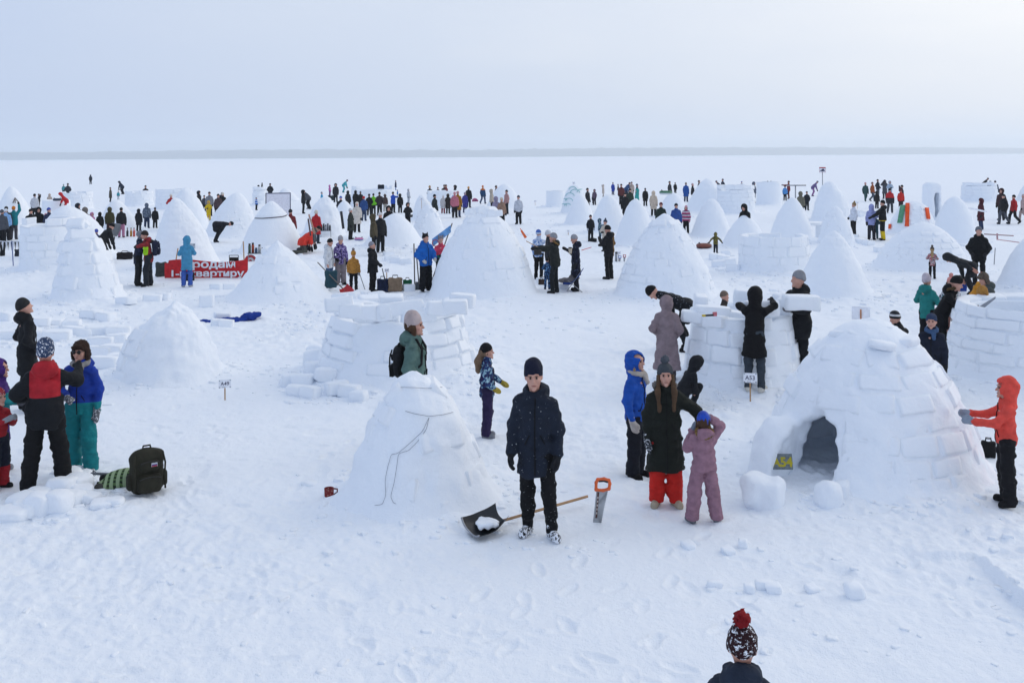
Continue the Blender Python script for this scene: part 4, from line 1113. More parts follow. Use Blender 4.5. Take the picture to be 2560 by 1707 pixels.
person('n4', 872, 138, 752, face=170, label='person in black hooded coat and white boots leaning over the wall', j='#0c0c0f', p='#353d46', boots='#c5c2ba', gl='#1a1a1d', a=((.30, -.16, 1.48), (.24, -.36, 1.56)), b=((.30, -.16, 1.46), (.20, -.34, 1.44)),
       hem=.60, hood='up', hat=None, bend=10, skirt=.02)
carrier = person('n4', 1130, 27, None, Y=17.6, face=-40, label='man in black coat and grey beanie carrying a snow block', j='#14161a', p='#121316', hatc='#85878c', gl=('spots', '#6d6b70', '#2a2a2e', 60, .3), a=((.27, -.14, 1.20), (.20, -.36, 1.22)), b=((.27, -.14, 1.20), (.20, -.36, 1.22)),
       hem='hip', hood='down', hat='beanie', yaw=-25, puff=.03)
person('n4', 465, 130, None, face=-95, Y=21.0, s=1.08, label='person in dark speckled jacket bent double behind the taupe coat', j=('spots', '#15171d', '#aab0bc', 26, .16), p=BLK, hatc='#0e0e11', a='reach', b='reach', bend=70, legs='bendk', hem='mid', hood=None, hat='beanie')
person('n4', 693, 133, None, face=60, Y=19.6, label='head in a brown knitted beanie inside the A53 wall', j='#3a3330', hatc='#6b5c52', a='fold', b='fold', hem='mid', hat='beanie')
person('n4', 438, 668, 812, face=120, s=.72, label='child in black crouching behind the woman with red trousers', j='#17191e', p='#17191e', a='low', b='low', legs='squat', bend=35, hem='suit', hood='up', hat=None, kid=.6)
person('n1', 168, 112, 800, face=105, label='man in long black parka and dark beanie gazing up', j='#131519', p='#0f1013', hatc='#262728', legs='stand', a='pocket', b='pocket', hem=.58, hood='down', hat='beanie', nod=-14, wide=.02, quilt=.13)
redman = person('n1', 283, 376, 1300, face=176, label='person in red and black ski jacket seen from behind', j=('yoke', '#13161b', '#a8222c', 1.13, 1.60, .165), p='#0d0e11', hatc=('snowy', '#34435f', .28), boots='#17181b', gl='#1a1b1f',
       legs='wide', a=((.33, -.10, 1.28), (.34, -.30, 1.36)), b=((.31, -.02, 1.18), (.24, -.22, 1.10)), hem=.77, hood='down', hat='tall', puff=.02, wide=.02, scarf=True, scarfc=('fur', '#1c1b1c'))
tealw = person('n1', 498, 377, 1185, face=-22, label='woman in blue and teal ski suit with fur-flapped hat and sunglasses', j=('zone', '#187f84', .98, '#1b3a96'), p='#157a80', hatc=('fur', '#33241e'), boots=('snowy', '#50545a', .5), gl=('snowy', '#5a5c62', .3), scarfc='#8c8a88',
       legs='relax', a=((.26, -.06, 1.18), (.08, -.28, 1.10)), b='down', hem=.80, hood='down', hat='ushanka', scarf=True, wide=.025, yaw=-6)
person('n1', 2, 480, 1180, face=70, label='child in teal and purple snowsuit at the left edge', j=('zone', '#1b8288', 1.28, '#43256f'), p='#43256f', boots='#8a8d94', gl='#5d5f66', a='fold', b='fold', hem='mid', hood='up', hat=None, kid=.5, wide=.02)
person('n1', -6, 660, 1282, face=40, label='small child in red and navy snowsuit below the teal child', j=('zone', '#161b2b', .98, '#9c2029'), p=('zone', '#9c2029', .42, '#161b2b'), hatc=('spots', '#8f2a33', '#c9c3c6', 40, .25), gl='#8d9096', a='hold', b='hold', hem='suit', hood=None, hat='beanie', kid=.9, wide=.03)
coral = person('n5', 1515, 688, 1402, face=-78, label='child in coral hooded jacket patting the igloo wall', j='#e04f43', p='#131317', boots='#141416', gl='#8f98a6', legs='stand', a=((.22, -.20, 1.22), (.16, -.44, 1.24)), b=((.22, -.18, 1.20), (.17, -.42, 1.20)),
       hem=.86, hood='up', hat=None, kid=.35, glove='fing', wide=.02)
kneeler = person('n6', 425, 632, None, face=178, Y=6.05, label='kneeling child in navy jacket and snowy red pompom hat', j='#232c3c', p='#1a1f2a', hatc=('snowy', '#2a1016', .26), pomc='#7d0f17', legs='kneel', a='low', b='low', hem='mid', hood='down', hat='pom', kid=.35, lod=0)
person('t6', 1880, 836, 1452, face=0, label='big man in black puffer jacket and grey beanie standing behind the crowd', j='#0d1013', p='#0f1013', hatc='#64676e', a='pocket', b='pocket', hem='mid', hood='down', hat='beanie', puff=.035, legs='stand')
person('z6', 1350, 200, 702, face=-95, s=.95, label='person in dark grey jacket bent over a blue bag', j='#202327', p='#16181d', gl='#b98472', a='reach', b='down', bend=72, legs='bendk', hem='mid', hat=None, hood='up')
# group round the neat brick wall on the right
person('z6', 548, 345, None, face=150, Y=20.6, label='woman in teal jacket and pale lilac beanie by the brick wall', j='#1f7a76', hatc='#bdb3ba', a='fold', b='fold', hem='mid', hood='down', hat='tall')
reacher = person('z6', 800, 382, None, face=80, Y=19.2, label='person in black fur-hooded coat reaching over the brick wall', j='#0e0e11', hatc='#121214', furc=('fur', '#4c3c28'), a=((.24, -.24, 1.28), (.18, -.50, 1.22)), b=((.24, -.24, 1.26), (.16, -.46, 1.10)), bend=24, hem='hip', hood='down', fur=True, hat='beanie')
person('z6', 978, 402, None, face=-10, Y=20.9, label='girl in peach pompom beanie with teal sleeves and pink trousers', j=('camo', '#1f6f74', '#c9c7d0', '#26272c', 8), p='#9a6f66', hatc='#d08d84', gl='#a8abb0', a='fold', b='fwd', hem='mid', hat='pom', hair='long')
person('z6', 632, 1030, None, face=-6, Y=15.9, label='teenager in ribbed blue beanie and glasses behind the A54 igloo', j='#161d2e', hatc='#2c3a54', scarfc='#3b5579', a='down', b='down', hem='mid', hat='beanie', scarf=True, lod=0)
person('z6', 180, 992, None, face=-120, Y=16.6, label='bowed head in a black and white striped hat behind the A54 igloo', j='#17181c', hatc=('zone', '#15161a', 1.66, '#d0d0d0', 1.70, '#2a2c30'), a='low', b='low', bend=20, hem='mid', hat='beanie', lod=1)
person('z6', 1545, 275, None, face=160, Y=21.8, label='person in amber yellow jacket and striped beanie behind the brick wall', j='#c98a2e', hatc=('stripe', '#1a2136', '#7f8fa8', '#93382c', .05), a='fold', b='fold', hem='mid', hood='down', hat='beanie')
person('z6', 1655, 325, None, face=-55, Y=20.5, label='man in grey-green jacket and fur trapper hat behind the brick wall', j=('zone', '#3c3d28', 1.2, '#4c5250'), hatc=('fur', '#5c5148'), a='low', b='low', hem='mid', hood='down', hat='ushanka', bend=8, nod=14)
person('z6', 1540, 610, None, face=170, Y=19.4, label='child in tan trapper hat and orange gloves inside the brick wall', j='#c2702a', hatc='#a8793a', gl='#e8591a', a='fold', b='fwd', hem='mid', hat='ushanka', kid=.5)
person('t6', 1390, 1042, 1385, face=178, label='child in red patterned jacket and brown pompom hat', j=('camo', '#a83338', '#cfc6c8', '#26262c', 15), p='#101115', hatc='#4d443c', hairc='#a98c64', a='fold', b='fold', hem='mid', hat='pom', hair='tail', kid=.6)
# middle group left of the large smooth igloo
person('z3', 515, 230, 965, face=60, label='woman in white jacket and black beanie looking down', j='#cfd3d9', p='#3c5676', hatc='#0e0e11', boots='#2a2a2e', gl='#b98472', a='down', b='down', hem='hip', hood='down', hat='beanie', nod=18, glove='none', puff=.02)
person('z3', 692, 200, 945, face=12, label='woman in violet patterned ski jacket and beige trousers', j=('camo', '#3c3366', '#6d5c98', '#a79ac4', 16), p='#7c7478', hatc='#98979b', a='pocket', b='down', hem=.78, hood='down', hat='tall', wide=.03, nod=10)
kid_m = person('z3', 892, 418, 1065, face=172, label='child in mustard patterned jacket and grey pompom hat with a stick', j=('spots', '#b07c36', '#2a2018', 16, .24), p='#15161a', hatc='#b07c36', pomc='#77757c', gl='#b5b8c0', a='down', b='down', hem=.84, hood=None, hat='pom', kid=.6, puff=.02)
wom_b = person('z3', 1190, 290, 1080, face=66, label='woman in black jacket and grey beanie leaning on a stick', j='#131519', p='#0e0f12', hatc='#87868f', a='plead', b='pocket', hem=.70, hood='down', hat='beanie', skirt=.03, puff=.025, nod=-8)
person('z3', 2010, 175, 1068, face=32, label='man in bright blue puffer jacket and black hat beside two shovels', j='#1760b2', p='#101115', hatc='#0e0f12', gl='#b5b3ae', a='pocket', b='plead', hem=.80, hood='down', hat='cats', puff=.035, wide=.03)
person('z3', 2240, 208, None, face=5, h=1.55, label='girl in coral pink jacket and cat-eared grey beanie', j=('zone', '#2b7a74', 1.12, '#cf4560'), hatc='#77757c', a='plead', b='fold', hem='mid', hat='cats')
# around the red banner
person('z2', 268, 100, 905, face=95, label='person in navy coat and grey hood hugging the man in red', j='#19233a', p='#121418', hatc='#75777f', gl='#22242a', a='fold', b='hug', hem='hip', hood=None, hat='ushanka', bend=6, wide=.02)
hugger = person('z2', 425, 95, 910, face=-95, label='man in red jacket wearing a backpack, hugging someone', j='#84262c', p='#20242b', hatc='#2b221f', a=((.26, -.12, 1.36), (.10, -.26, 1.34)), b=((.26, -.12, 1.36), (.10, -.26, 1.34)), hem='mid', hood='down', hat='beanie', bend=10, legs='relax', wide=.02)
phone_w = person('z2', 985, 187, 933, face=176, label='woman in light blue hooded coat facing the red banner', j='#4389ae', p='#3a5aa8', boots='#9ba0a8', gl='#6d8fa5', a='hold', b='hold', hem=.60, hood='up', hat=None, legs='stand', puff=.01, wide=.015)
person('z2', 1415, 85, 280, face=95, s=.97, label='person in dark navy bent down digging behind the banner', j='#11151e', p='#101218', a='reach', b='reach', bend=88, legs='bendk', hem='mid', hat='beanie', hatc='#15161a')
# right of the large smooth igloo
person('z4', 1745, 40, 1092, face=-125, label='man in mustard and black jacket with a dark hood', j=('side', '#6e5024', '#15151a', .3), p='#0f1013', hatc='#121316', a='fold', b='hold', hem=.76, hood='down', hat='beanie', nod=18, puff=.02)
saw_m = person('z4', 690, 190, 1372, face=-95, label='man in dark fur-hooded jacket reaching up to shape the igloo', j='#1f2321', p='#14191c', hatc='#8b8d93', furc=('fur', '#7d6038'), a='fwd', b='fwd', hem=.80, hood='down', fur=True, hat='beanie', puff=.02, bend=4, legs='relax')
person('z4', 372, 120, 1095, face=150, label='person in white and blue patterned jacket with a waist bag', j=('camo', '#bcc8dc', '#6f92c6', '#d5dce8', 7), p='#0f1013', hatc=('zone', '#b8c6dc', 1.70, '#3f66b0'), a='fwd', b='down', hem=.82, hat='beanie', hood=None)
person('z4', 560, 135, None, face=100, h=1.66, label='person in a white knitted hat half hidden behind the dark fur-hooded jacket', j='#2a2c31', hatc='#c6cad2', a='down', b='down', hem='mid', hat='beanie')
person('z4', 535, 680, 1310, face=178, label='child in blue camouflage snowsuit behind the dark fur-hooded jacket', j=('camo', '#14233a', '#2a5488', '#6f9ac6', 13), p=('camo', '#14233a', '#2a5488', '#6f9ac6', 13), hatc='#0e0f14', a='fold', b='fold', hem='suit', hat='beanie', kid=.6)
person('z4', 1095, 225, 1330, face=-82, label='woman in navy floral coat and grey beanie holding a cup', j=('spots', '#12162a', '#626b8c', 15, .2), p='#14161f', hatc='#94969c', a='hold', b='down', hem='long', hood='down', hat='beanie', nod=18, glove='fing')
person('t4', 1240, 757, 1045, face=15, label='boy in dark overalls with white mittens', j='#191b23', p='#191b23', hatc='#22242b', boots='#3f62a0', gl='#b8bcc4', a='down', b='down', hem='suit', hat='beanie', kid=.4)
person('t4', 1345, 795, 1052, face=100, label='boy in blue camouflage hooded suit beside dark bags', j=('camo', '#17263c', '#2f4f74', '#8fa8a0', 13), p=('camo', '#17263c', '#2f4f74', '#8fa8a0', 13), a='hold', b='hold', hem='suit', hood='up', hat=None, kid=.5)
person('t4', 1402, 800, None, face=-30, h=1.35, label='small child in dark pointed pompom hat behind the mustard jacket', j='#c3b9ac', hatc='#3a4150', a='fold', b='fold', hem='mid', hat='pom', kid=.7)
# right-hand middle
person('t6', 562, 576, 945, face=-60, label='woman in white jacket and tan pompom hat with black trousers', j='#d3d8e2', p='#14161a', hatc='#8a7350', boots='#8f9097', gl='#15161a', a='pocket', b='down', hem='short', hat='pom', legs='close', side=4)
person('t6', 752, 590, 966, face=175, label='person in lavender hooded jacket and dark trousers', j='#8e95c4', p='#23252d', a='fold', b='down', hem=.74, hood='up', hat=None, puff=.01)
person('t6', 868, 546, 970, face=-80, label='man in black and yellow ski suit with yellow gaiters', j=('zone', '#c7a81c', .90, '#121417'), p=('zone', '#d2b41e', .42, '#121417'), hatc='#0f1012', a='reach', b='reach', hem=.86, hood='down', hat='beanie')
person('t6', 795, 700, 960, face=170, label='child in teal trousers standing behind the lavender jacket', j='#2b4a55', p='#28505c', a='fold', b='fold', hem='mid', hat='beanie', kid=.7)
person('t5', 517, 668, 982, face=-10, label='girl in pink and white striped jacket', j=('stripe', '#b9416f', '#d9d3db', '#6d4a63', .21), p='#111216', hatc='#c79aa6', gl='#c48a9a', a='down', b='down', hem=.80, hat='beanie', hair='bob')
person('t5', 848, 940, 1175, face=170, label='child in yellow-green camouflage jacket dragging an inflatable', j=('camo', '#2c2e22', '#8a7f3a', '#1b1d1a', 13), p='#171b26', a='out', b='out', hem='mid', hood='up', hat=None, kid=.4)
person('t5', 1195, 660, None, face=-30, h=1.75, label='person in black hood bending behind the low smooth dome', j='#121215', a='low', b='low', bend=20, hem='mid', hood='up', hat=None)
# ---------------------------------------------------------------- people, far rows (survey: tile, x, head top, feet or None, facing, jacket, trousers, hat or hood colour, build, label)
K, DN, GR = '#14161a', '#1c2433', '#5d6168'
BUILD = {  # shape families shared by many people
    's': dict(hem='mid', hat='beanie'), 'sp': dict(hem='mid', hat='beanie', a='pocket', b='pocket'), 'sf': dict(hem='mid', hat='beanie', a='fold', b='fold'),
    'h': dict(hem='mid', hood='up', hat=None), 'hf': dict(hem='mid', hood='up', hat=None, a='fold', b='fold'), 'l': dict(hem='long', hat='beanie'), 'lp': dict(hem='long', hat='beanie', a='pocket', b='pocket'),
    'lh': dict(hem='long', hood='up', hat=None), 'k': dict(hem='mid', hat='beanie', kid=.7), 'kh': dict(hem='mid', hood='up', hat=None, kid=.7), 'w': dict(hem='mid', hat='beanie', legs='stride'),
    'wl': dict(hem='long', hood='up', hat=None, legs='stride'), 'b': dict(hem='mid', hat='beanie', bend=40, a='reach', b='reach', legs='bendk'), 'bh': dict(hem='mid', hood='up', hat=None, bend=40, a='reach', b='reach', legs='bendk'),
    'u': dict(hem='mid', hat='beanie', a='up', b='down'), 'e': dict(hem='mid', hat='beanie', a='eye', b='eye'), 'eh': dict(hem='long', hood='up', hat=None, a='eye', b='eye'), 'f': dict(hem='mid', hat='beanie', a='fwd', b='fwd'),
    'q': dict(hem='mid', hat='beanie', legs='squat', a='low', b='low', bend=15), 'kn': dict(hem='mid', hat='beanie', legs='kneel', a='reach', b='reach', bend=50), 'm': dict(hem='mid', hat='pom')}
FAR = [
 ('t1', 1015, 300, 408, 180, '#1d2531', '#161b24', '#2a2f36', 'h', 'lone person walking on the empty ice far beyond the igloos'),
 ('t1', 760, 395, None, 170, '#2a2e38', K, '#15161a', 'sp', 'person in dark grey jacket behind the far curved wall'),
 ('t1', 712, 405, None, 170, '#3d8a92', K, '#6d8f98', 'k', 'child in teal jacket beside the dark grey jacket far off'),
 ('t1', 1238, 440, 605, 100, '#4a463c', '#2a2a2c', '#3a3026', 'l', 'person in olive coat and fur hat far behind the left domes'),
 ('t1', 1325, 480, 578, 0, '#2f8c9a', '#b9bcc4', '#3a4a58', 'k', 'small child in turquoise jacket beside the olive coat'),
 ('t1', 1375, 415, 520, -60, '#1f2a3c', '#20242c', '#2c3444', 'bh', 'person in navy jacket leaning over near the turquoise child'),
 ('t1', 1630, 420, None, 0, '#2b211e', K, '#1a1716', 'sf', 'person in dark brown jacket behind the far left wall'),
 ('t1', 1915, 512, None, 20, '#a82a2c', K, '#cfcbc4', 'sf', 'head in white hat and red collar above the tall smooth cone'),
 ('t1', 388, 513, None, 160, '#c0c2c8', K, '#17181c', 's', 'person in pale jacket with a black hat left of the broad dome'),
 ('t1', 437, 512, 672, 80, '#121318', K, '#121318', 'e', 'person in black filming with raised hands at the left'),
 ('t1', 556, 518, 695, 170, '#b7a89c', '#8b7f78', '#b7a89c', 'lh', 'person in cream hooded coat behind the broad dome'),
 ('t1', 745, 540, None, -90, '#b81f28', '#b81f28', '#b81f28', 'bh', 'child in red hooded suit bending on the broad dome'),
 ('t1', 875, 625, None, 60, '#1c222e', K, '#1c222e', 'h', 'person in dark hood peeping over the broad dome shoulder'),
 ('t1', 955, 672, None, 150, '#6b6560', K, '#7a756f', 'h', 'person in grey-brown hood next to the pink child'),
 ('t1', 1032, 727, 965, 20, '#b877a2', '#9a6a8c', '#c08aae', 'kh', 'child in pink hooded jacket beside the broad dome'),
 ('t1', 1120, 728, 985, 175, '#15161a', K, '#15161a', 'lh', 'person in long black hooded coat beside the pink child'),
 ('t1', 1230, 668, 985, 176, '#3c3a22', '#3a2020', '#b8862e', 'h', 'person in olive jacket with yellow hood and backpack'),
 ('t1', 1360, 672, 1008, 174, '#1a1a1e', '#a8708a', '#101114', 's', 'person in black and grey jacket with pink trousers'),
 ('t1', 1555, 685, 935, 160, '#15181e', K, '#15181e', 'lh', 'slim person in long black coat behind the couple'),
 ('t1', 1645, 620, 900, 170, ('camo', '#3f4a5a', '#5a6678', '#6f7a8a', 14), '#22314d', '#5a6678', 'h', 'person in grey camouflage hooded jacket'),
 ('t1', 1738, 668, 900, 165, '#14161a', K, '#14161a', 's', 'person in black jacket right of the grey camouflage'),
 ('t1', 345, 680, None, 10, '#131418', K, '#131418', 's', 'person in black with a dark beanie above the clean block wall'),
 ('t1', 432, 665, None, 0, '#121317', K, '#121317', 'h', 'person in black glossy hood above the clean block wall'),
 ('t1', 548, 665, None, 30, '#2a3350', K, '#3a4fa0', 's', 'person with a blue beanie left of the broad dome'),
 ('t1', 512, 733, None, 0, '#8a4a5a', K, '#c08a96', 'k', 'child with pink hat and plum jacket left of the broad dome'),
 ('t1', 275, 795, None, 0, '#3a4468', K, '#6d86c4', 'k', 'light blue beanie peeping over the clean block wall'),
 ('t1', 70, 655, None, 170, '#1a1c22', K, '#101114', 's', 'person in black beanie behind the light blue jacket'),
 ('t1', 22, 688, None, 160, '#4a4e56', K, '#4f5258', 's', 'person in grey beanie at the far left edge'),
 ('t1', 68, 680, 1040, 172, '#86aedb', '#17181d', '#d5d9e0', 's', 'person in light blue jacket and white beanie at the left'),
 ('t1', 155, 655, 1030, 170, '#157a84', '#4c4a52', '#c8741c', 'u', 'person in teal jacket and orange beanie raising a hand'),
 ('t1', 20, 805, 1040, 60, '#e2681a', '#17181d', '#3a3440', 'k', 'child in orange jacket at the left edge'),
 ('t1', 735, 905, 1300, 140, ('zone', '#9a9aa0', 1.15, '#5a5048'), '#8a3a3c', '#7a6f62', 'kh', 'child in brown-grey hood leaning between wall and cone'),
 ('t1', 1140, 928, 1300, 120, '#17191d', '#14161a', '#0f1013', 'b', 'person in black stooping right of the tall narrow cone'),
 ('t1', 1080, 918, None, 170, '#2c3560', K, '#4a5aa8', 'k', 'small blue knitted hat beside the stooping person'),
 ('t2', 436, 480, None, 60, '#1a1c22', K, '#1a1c22', 'h', 'dark hooded person far behind the knobbly dome'),
 ('t2', 495, 527, None, 0, '#3a3c44', K, '#2a2a2e', 'k', 'child in dark hat near the far grey jacket'),
 ('t2', 553, 490, None, 0, '#7a7d86', K, '#1a1a1e', 's', 'person in pale grey jacket behind a far mound'),
 ('t2', 652, 520, None, 10, '#4a3a3e', K, '#2a2226', 's', 'person in plum jacket between two far heads'),
 ('t2', 703, 498, None, 150, '#17181c', K, '#c4c0b8', 's', 'person in black with a white hat left of the cracked dome'),
 ('t2', 545, 595, 815, -20, '#d8b81a', '#d8b81a', '#d8b81a', 'hf', 'person in bright yellow suit holding a child'),
 ('t2', 535, 632, 780, -60, '#c878a8', '#c878a8', '#c878a8', 'kh', 'small child in pink overall carried by the yellow suit'),
 ('t2', 645, 548, 730, 130, ('zone', '#a8842a', 1.05, '#1a2232'), K, '#1a2232', 'b', 'person in navy and yellow jacket stooping'),
 ('t2', 1105, 425, 640, 140, '#17181d', '#3a3d45', '#17181d', 'u', 'person in black reaching up at the far panel wall'),
 ('t2', 1235, 403, 600, 175, '#1a1f26', K, '#0f1014', 'sp', 'person in black jacket behind the white screen'),
 ('t2', 1080, 558, 700, 60, ('stripe', '#2a66b8', '#c4cede', '#2a66b8', .3), K, '#1d2230', 's', 'child in blue and white jacket by the roped dome'),
 ('t2', 1462, 678, None, 160, '#6d2228', K, '#22242c', 's', 'person in dark red jacket behind the roped dome'),
 ('t2', 1605, 473, None, 90, '#15171c', K, '#15171c', 'h', 'person in black hood at the rough lumpy mound'),
 ('t2', 1668, 484, 690, -60, '#4a4d55', '#17181d', '#15161a', 'b', 'person in grey scarf leaning on the rough lumpy mound'),
 ('t2', 1785, 608, 900, 60, '#231c1c', K, '#a01c26', 's', 'man in dark brown jacket and red beanie'),
 ('t2', 1752, 690, 1068, 150, '#b0202a', '#2c3442', '#cfc8be', 'l', 'woman in long red coat with white hat and grey bag'),
 ('t2', 1640, 945, 1175, 80, '#565b60', '#3a3d42', '#22201f', 'kn', 'person in grey jacket kneeling in the snow'),
 ('t2', 1592, 1035, 1190, 110, '#d23a2c', '#4a4c46', '#4f4a42', 'kn', 'person in orange-red jacket kneeling in front of the grey one'),
 ('t3', 110, 415, 540, 60, '#b566a0', '#5a3a70', '#c47fb0', 'kh', 'child in pink and purple suit far behind the rough mound'),
 ('t3', 175, 398, None, 0, '#1d1f26', K, '#1d1f26', 'h', 'person in black hood far behind the rough mound'),
 ('t3', 262, 385, 500, 80, '#3aa0aa', '#3aa0aa', '#4a3a4a', 'b', 'person in turquoise jacket bending far behind the crowd'),
 ('t3', 20, 490, None, 90, '#3a9ac4', K, '#8a94a0', 'k', 'child in sky blue jacket far left of the rough mound'),
 ('t3', 232, 533, None, 0, '#22242c', K, '#2f5fb0', 's', 'person with a blue beanie behind the small smooth dome'),
 ('t3', 315, 478, 690, 150, '#26282c', K, '#26282c', 'lh', 'person in dark grey coat at the left end of the crowd'),
 ('t3', 400, 480, 690, 165, '#131418', K, '#131418', 'lh', 'person in black hood second in the crowd row'),
 ('t3', 455, 490, 690, 170, '#17181c', K, '#17181c', 's', 'person in black jacket third in the crowd row'),
 ('t3', 492, 545, 822, 170, '#2a4a80', '#3a4a66', '#b8252c', 's', 'person in denim blue overalls and red cap'),
 ('t3', 552, 517, 758, 170, '#14151a', K, '#22242a', 'sp', 'person in black beside the red cap'),
 ('t3', 600, 513, 745, 172, '#6cc022', '#16171b', '#15161a', 's', 'person in lime green jacket in the crowd'),
 ('t3', 668, 497, 760, 176, '#322c2e', '#15161a', '#1d1e24', 'sp', 'person in dark brown jacket beside the lime jacket'),
 ('t3', 730, 520, 715, 165, '#4a3a36', '#a8a49c', '#6a5a4a', 'h', 'person in brown fur-hooded coat with beige trousers'),
 ('t3', 820, 487, 725, 150, '#1f4fb4', K, '#15161a', 'f', 'person in royal blue jacket pointing'),
 ('t3', 898, 510, 725, 170, '#0f1013', K, '#0f1013', 'h', 'person in black hood at the right end of the crowd'),
 ('t3', 992, 458, 625, 60, '#a8b0bc', '#a8b0bc', '#a8b0bc', 'h', 'person in pale grey snow suit behind the smooth mound'),
 ('t3', 848, 362, 470, 90, '#1a2448', '#5a78b0', '#1a2032', 'l', 'person in navy coat standing high on the far wall'),
 ('t3', 868, 470, 560, 100, '#2a6ab8', '#c4cad4', '#2a3a58', 'k', 'small child in blue suit beside the pointing person'),
 ('t3', 768, 645, None, 0, '#121317', K, '#121317', 'h', 'person in black hood sitting behind the smooth mound'),
 ('t3', 675, 720, None, 20, '#1a1b20', K, '#d0cdcc', 's', 'person in white beanie behind the smooth mound'),
 ('t3', 600, 738, None, 90, '#4a4230', K, '#4a4230', 'h', 'person in olive hood leaning behind the smooth mound'),
 ('t3', 985, 615, 900, 20, '#111216', K, '#111216', 'hf', 'photographer in black holding a camera'),
 ('t3', 415, 608, 950, 5, '#c8c2ba', '#15161a', '#d0c6bc', 'l', 'woman in cream coat raising a phone'),
 ('t3', 345, 680, 1032, 70, '#2e3430', '#121316', '#c4c6ca', 'l', 'woman in dark green coat and white beanie walking'),
 ('t3', 1230, 420, None, 40, '#1f2026', K, '#a8884a', 's', 'person in dark jacket with mustard hat on the far round wall'),
 ('t3', 1320, 438, None, 0, '#2a3038', K, '#3a424c', 'k', 'child in dark jacket inside the far round wall'),
 ('t3', 1392, 412, None, 20, '#3a3c36', K, '#5a564a', 's', 'person in olive jacket with a child at the far round wall'),
 ('t3', 1412, 412, None, 60, '#6d2a30', K, '#3a2a2a', 's', 'person in dark red jacket at the far round wall'),
 ('t3', 1510, 422, None, -80, '#14161a', K, '#14161a', 'h', 'person in black hood right of the far round wall'),
 ('t3', 1285, 518, None, 120, '#2a2e2a', K, '#15161a', 's', 'person in dark green behind the coursed dome'),
 ('t3', 1350, 484, 640, 160, '#b0242c', K, '#15161a', 's', 'person in red jacket by the far round wall'),
 ('t3', 1380, 535, 740, 170, '#b8b4b4', '#8a3a44', '#d5d3d6', 'l', 'woman in pale coat and white hat in the onlookers'),
 ('t3', 1435, 518, 740, 170, '#2a211f', K, '#d0cfd2', 'lh', 'person in dark brown fur coat among the onlookers'),
 ('t3', 1492, 535, 725, 160, '#a4b2d8', '#8a90a8', '#c4c2cc', 'h', 'person in lavender jacket among the onlookers'),
 ('t3', 1508, 498, None, 170, '#b86a7a', K, '#c88a94', 's', 'person in pink beanie behind the lavender jacket'),
 ('t3', 1545, 488, 782, 165, '#9a6a1c', '#2a3a5a', '#b88a8a', 'l', 'woman in mustard coat among the onlookers'),
 ('t3', 1625, 494, 728, 150, '#3a3a88', '#2a2a58', '#9a92a0', 'l', 'woman in violet-blue coat at the right of the onlookers'),
 ('t3', 1665, 433, 672, 160, '#16181d', K, '#c8924a', 's', 'person in black jacket with an orange hat'),
 ('t3', 1825, 420, 627, 150, ('zone', '#1f4468', 1.32, '#c86a1c'), '#3a4a68', '#c86a1c', 'w', 'person with orange hood and blue jacket walking away'),
 ('t4', 130, 460, None, 90, '#b0a698', K, '#b0a698', 'h', 'person in beige hood left of the far pointed dome'),
 ('t4', 182, 424, None, 90, '#1f2026', K, '#1a1a1e', 's', 'dark head above the far pointed dome'),
 ('t4', 296, 468, None, -60, '#a8807e', K, '#2a2224', 's', 'woman in dusty rose jacket above the big igloo'),
 ('t4', 180, 545, None, 150, '#8a8298', K, '#8a8298', 'h', 'person in lilac hood behind the big smooth igloo'),
 ('t4', 242, 560, None, 30, '#8a6f60', K, '#c4b8a4', 's', 'person in brown jacket behind the big smooth igloo'),
 ('t4', 430, 538, None, -20, '#c4c8d0', K, '#3a3e48', 's', 'child in white jacket and dark hat by the big igloo'),
 ('t4', 1205, 450, None, 60, '#1d1d24', K, '#15161a', 's', 'man in dark jacket behind the wide dome'),
 ('t4', 1282, 463, 640, -30, '#5a4a5c', '#2a2430', '#8a6a7c', 'h', 'woman in mauve jacket behind the wide dome'),
 ('t4', 1268, 520, 625, 0, '#3a3040', K, '#5a4a50', 'k', 'child in front of the mauve jacket'),
 ('t4', 1380, 410, 545, -90, '#c0b4ac', '#b0a49c', '#c0b4ac', 'eh', 'person in cream coat taking a picture far off'),
 ('t4', 1490, 385, 525, 150, '#24409c', '#24305c', '#14161a', 'l', 'person in blue coat and black hat far off'),
 ('t4', 1548, 405, 530, 90, '#3a2428', '#c4c6cc', '#1a1a1e', 's', 'person in maroon jacket next to the blue coat'),
 ('t4', 1582, 402, None, 0, '#5a2a2c', K, '#15161a', 's', 'person in black beanie among the far right cluster'),
 ('t4', 1632, 395, 560, 60, '#2c4c78', '#22304a', '#14161c', 'b', 'person in steel blue jacket stooping in the far cluster'),
 ('t4', 1700, 380, 560, 0, '#b4a49a', '#8a7c76', '#2a2a2e', 'l', 'woman in beige coat in the far cluster'),
 ('t4', 1760, 400, None, 90, '#3a3f50', K, '#5a6478', 's', 'person in slate hood in the far cluster'),
 ('t4', 1625, 505, None, 0, '#15161a', K, '#1d1c1e', 's', 'person in black crouching behind the tall dome'),
 ('t4', 1680, 455, None, 20, '#2c3830', K, '#15161a', 's', 'person in dark green jacket in the far cluster'),
 ('t4', 1757, 460, None, -80, '#2f9a94', K, '#8a2028', 'h', 'person in turquoise jacket and dark red hat'),
 ('t4', 1852, 448, 650, 175, '#121317', K, '#3a3c42', 'l', 'person in long black coat right of the far cluster'),
 ('t4', 1945, 488, 765, 170, '#c4b4a2', '#17181c', '#c4b4a2', 'lh', 'person in sand hooded coat by the tall dome'),
 ('t5', 235, 612, None, 0, '#22302a', K, '#5a1c24', 's', 'man in dark green jacket and maroon beanie behind the blocky igloo'),
 ('t5', 240, 710, None, 0, '#3a5a4a', K, '#3a6a54', 'k', 'green knitted hat behind the blocky igloo'),
